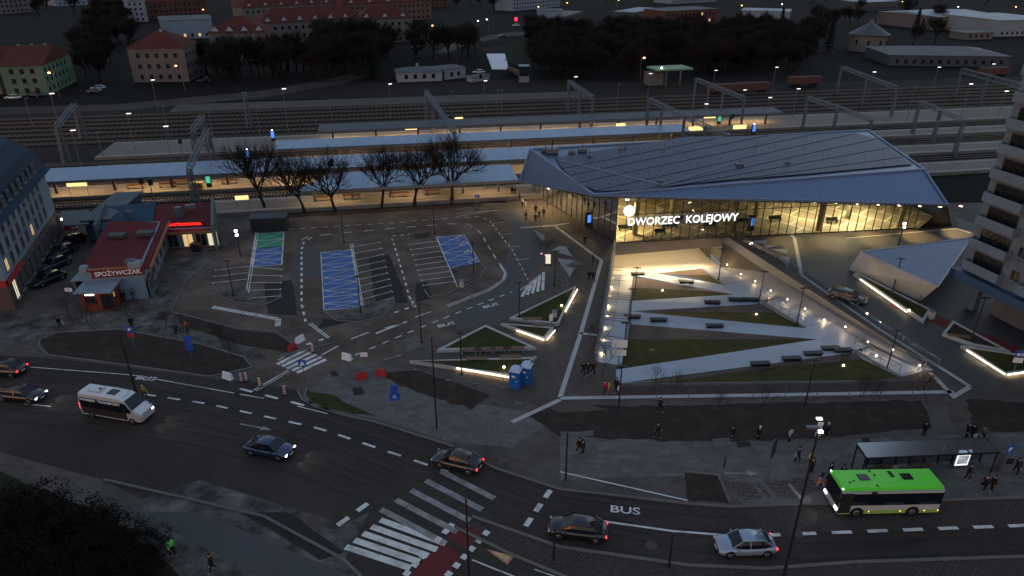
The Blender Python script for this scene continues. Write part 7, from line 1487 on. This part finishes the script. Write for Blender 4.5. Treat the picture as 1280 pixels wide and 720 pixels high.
# tall street lights of the main road
def tall(h, arm, lit):
    def mk():
        t = thing('tall_street_light', None, None); mb = MB(); mb.tube((0, 0, 0), (0, 0, h), .12, .07, 8); mb.beam((0, 0, h - .1), (arm, 0, h + .3), .08, .08); mb.build('pole', 'dark_metal', t); mb = MB(); mb.box(arm + .3 * (1 if arm > 0 else -1), 0, h + .3, .8, .3, .12); mb.build('lamp_head', 'lamp_white' if lit else 'galv_dark', t, bevel=.02); return t
    return mk
def bare_post(h):
    def mk():
        t = thing('post', None, None); mb = MB(); mb.tube((0, 0, 0), (0, 0, h), .09, .06, 8); mb.build('pole', 'dark_metal', t); mb = MB(); mb.ball((0, 0, h), .09, 6, 4); mb.build('cap', 'dark_metal', t); return t
    return mk
p = U(979, 722); inst('t1', tall(10.5, -.1, False), 'tallest dark street light in the foreground, between silver car and bus', 'street light', tuple(p), 0).scale.z = (ztop(p, 540)) / 10.5
o = [x for x in C.objects if x.get('label', '').startswith('tallest dark')][0]
pp = Vector((p.x, p.y, ztop(p, 541))); mb = MB(); mb.box(pp.x + .15, pp.y, pp.z + .1, .3, .2, .1); l_ = mb.build('lit_head', 'lamp_white', o, False); l_.matrix_parent_inverse = o.matrix_world.inverted(); l_.parent = None; l_.parent = o; l_.location = (-p.x, -p.y, 0); l_.scale.z = 1 / o.scale.z
p = U(174, 505); inst('t2', tall(8, 2.2, False), 'tall street light with arm standing before the minibus', 'street light', tuple(p), R(35)); p = U(546, 535); inst('t3', bare_post(9), 'tall dark pole left of the blue toilets', 'pole', tuple(p), 0).scale.z = ztop(p, 422) / 9
p = U(587, 745); inst('t4', bare_post(9), 'tall thin pole at the wide crossing', 'pole', tuple(p), 0).scale.z = ztop(p, 625) / 9; p = U(692, 700); inst('t5', bare_post(3.2), 'short pole on the central reserve left of the black saloon', 'pole', tuple(p)); p = U(836, 708); inst('t5', bare_post(3.2), 'short pole on the central reserve right of the black saloon', 'pole', tuple(p)); p = U(707, 600); inst('t6', bare_post(5), 'slim dark post with round cap on the far pavement', 'pole', tuple(p)); 
# barriers and delineators
def barrier(px, py, lab, m_, rz, L_=1.3):
    t = thing('road_barrier', lab, 'barrier', tuple(U(px, py)), R(rz)); mb = MB(); mb.prism([(-L_ / 2, -.22), (L_ / 2, -.22), (L_ / 2, .22), (-L_ / 2, .22)], 0, .75, [(-L_ / 2 + .05, -.08), (L_ / 2 - .05, -.08), (L_ / 2 - .05, .08), (-L_ / 2 + .05, .08)]); mb.build('body', m_, t, bevel=.03); mb = MB(); mb.box(0, 0, .04, L_ * .9, .55, .08); mb.build('foot', m_, t)
barrier(365, 437, 'red plastic barrier at the dark verge tip', 'sign_red', 70); barrier(452, 473, 'red plastic barrier at the soil edge, left of two', 'sign_red', 15); barrier(477, 469, 'red plastic barrier at the soil edge, right of two', 'sign_red', -15); barrier(434, 449, 'white plastic barrier on the side street', 'sign_white', -25); barrier(285, 473, 'white plastic barrier at the island tip', 'sign_white', -25); barrier(375, 427, 'white rounded plastic barrier beside the red one', 'sign_white', 60)
def delin(px, py, lab, rz=0):
    t = thing('delineator', lab, 'delineator', tuple(U(px, py)), R(rz), 'striped road delineators'); mb = MB(); mb.box(0, 0, .55, .25, .06, 1.0); pb = mb.build('panel', 'sign_white', t)
    for i in range(3): mb = MB(); mb.slab([(-.125, -.035, .3 + i * .3), (.125, -.035, .2 + i * .3), (.125, -.035, .32 + i * .3), (-.125, -.035, .42 + i * .3)], .01); mb.add([(-.125, -.036, .25 + i * .3), (.125, -.036, .15 + i * .3), (.125, -.036, .3 + i * .3), (-.125, -.036, .4 + i * .3)], [(0, 1, 2, 3)]); mb.build('stripe', 'sign_red', pb)
    mb = MB(); mb.box(0, 0, .05, .6, .35, .1); mb.build('foot', 'black_trim', t)
delin(302, 477, 'striped delineator left of three by the island', 20); delin(325, 483, 'red striped delineator in the middle by the side road'); delin(356, 493, 'striped delineator in the road near the kerb curve'); delin(391, 440, 'striped delineator by the give way teeth'); delin(308, 476, 'striped delineator beside the leftmost one', -30)
p = U(456, 455); t = thing('site_sign', 'small red rimmed sign panel standing in the soil edge', 'sign', tuple(p)); mb = MB(); mb.box(0, 0, 1.2, .8, .05, .55); mb.build('plate', 'sign_white', t); mb = MB(); mb.box(0, .04, 1.2, .95, .03, .7); mb.build('rim', 'sign_red', t); mb = MB(); mb.tube((0, .05, 0), (0, .05, 1.2), .03); mb.build('leg', 'galv', t)
# temporary site fences
def fence(pts, lab, h=1.9, step=3.4):
    P_ = PP(pts); t = thing('site_fence', lab, 'fence', tuple(P_[0]))
    for i in range(len(P_) - 1):
        L_ = (P_[i + 1] - P_[i]).length; k_ = max(1, round(L_ / step))
        for j in range(k_):
            a = P_[i].lerp(P_[i + 1], j / k_); b = P_[i].lerp(P_[i + 1], (j + .98) / k_); mb = MB()
            for p in (a, b): mb.tube(p, p + Vector((0, 0, h)), .022, n=4)
            for z in (.15, h): mb.tube(a + Vector((0, 0, z)), b + Vector((0, 0, z)), .018, n=4)
            for q in range(1, 6): c_ = a.lerp(b, q / 6); mb.tube(c_ + Vector((0, 0, .15)), c_ + Vector((0, 0, h)), .004, n=3, cap=False)
            mb.box(a.x, a.y, .06, .6, .25, .12); mb.build('panel', 'galv_dark', t, True)
fence([(780, 500), (1180, 494)], 'long wire site fence in front of the sunken lawns'); fence([(520, 463), (560, 476), (630, 485), (640, 486)], 'wire site fence below the lit planter'); fence([(655, 270), (700, 300), (745, 335)], 'wire site fence along the station side paving'); fence([(700, 345), (765, 360)][:1] + [(718, 400)], 'short wire fence beside the striped markings'); fence([(660, 250), (690, 268), (740, 303)], 'row of thin fence panels close to the side glazing')
p = U(246, 314); t = thing('waste_bin', 'dark waste container before the diner windows', 'bin', tuple(p)); mb = MB(); mb.box(0, 0, .65, 1.3, .9, 1.1); mb.build('body', 'black_trim', t, bevel=.05); mb = MB(); mb.box(0, 0, 1.24, 1.4, 1, .1); mb.build('lid', 'dark_metal', t)
for px, py, lab in ((1169, 352.5, 'pale square bin by the pavilion corner path'), (693, 398, 'small pale bin beside the tall triangular lawn'), (1163, 398, 'pale bin at the tip of the pavilion wedge'), (577, 359, 'pale utility box on the island end')):
    p = U(px, py); t = thing('bin', lab, 'bin', tuple(p)); mb = MB(); mb.box(0, 0, .5, .6, .6, 1.0); mb.build('body', 'strip_stone', t, bevel=.03); mb = MB(); mb.box(0, 0, 1.03, .64, .64, .06); mb.build('lid', 'galv_dark', t)
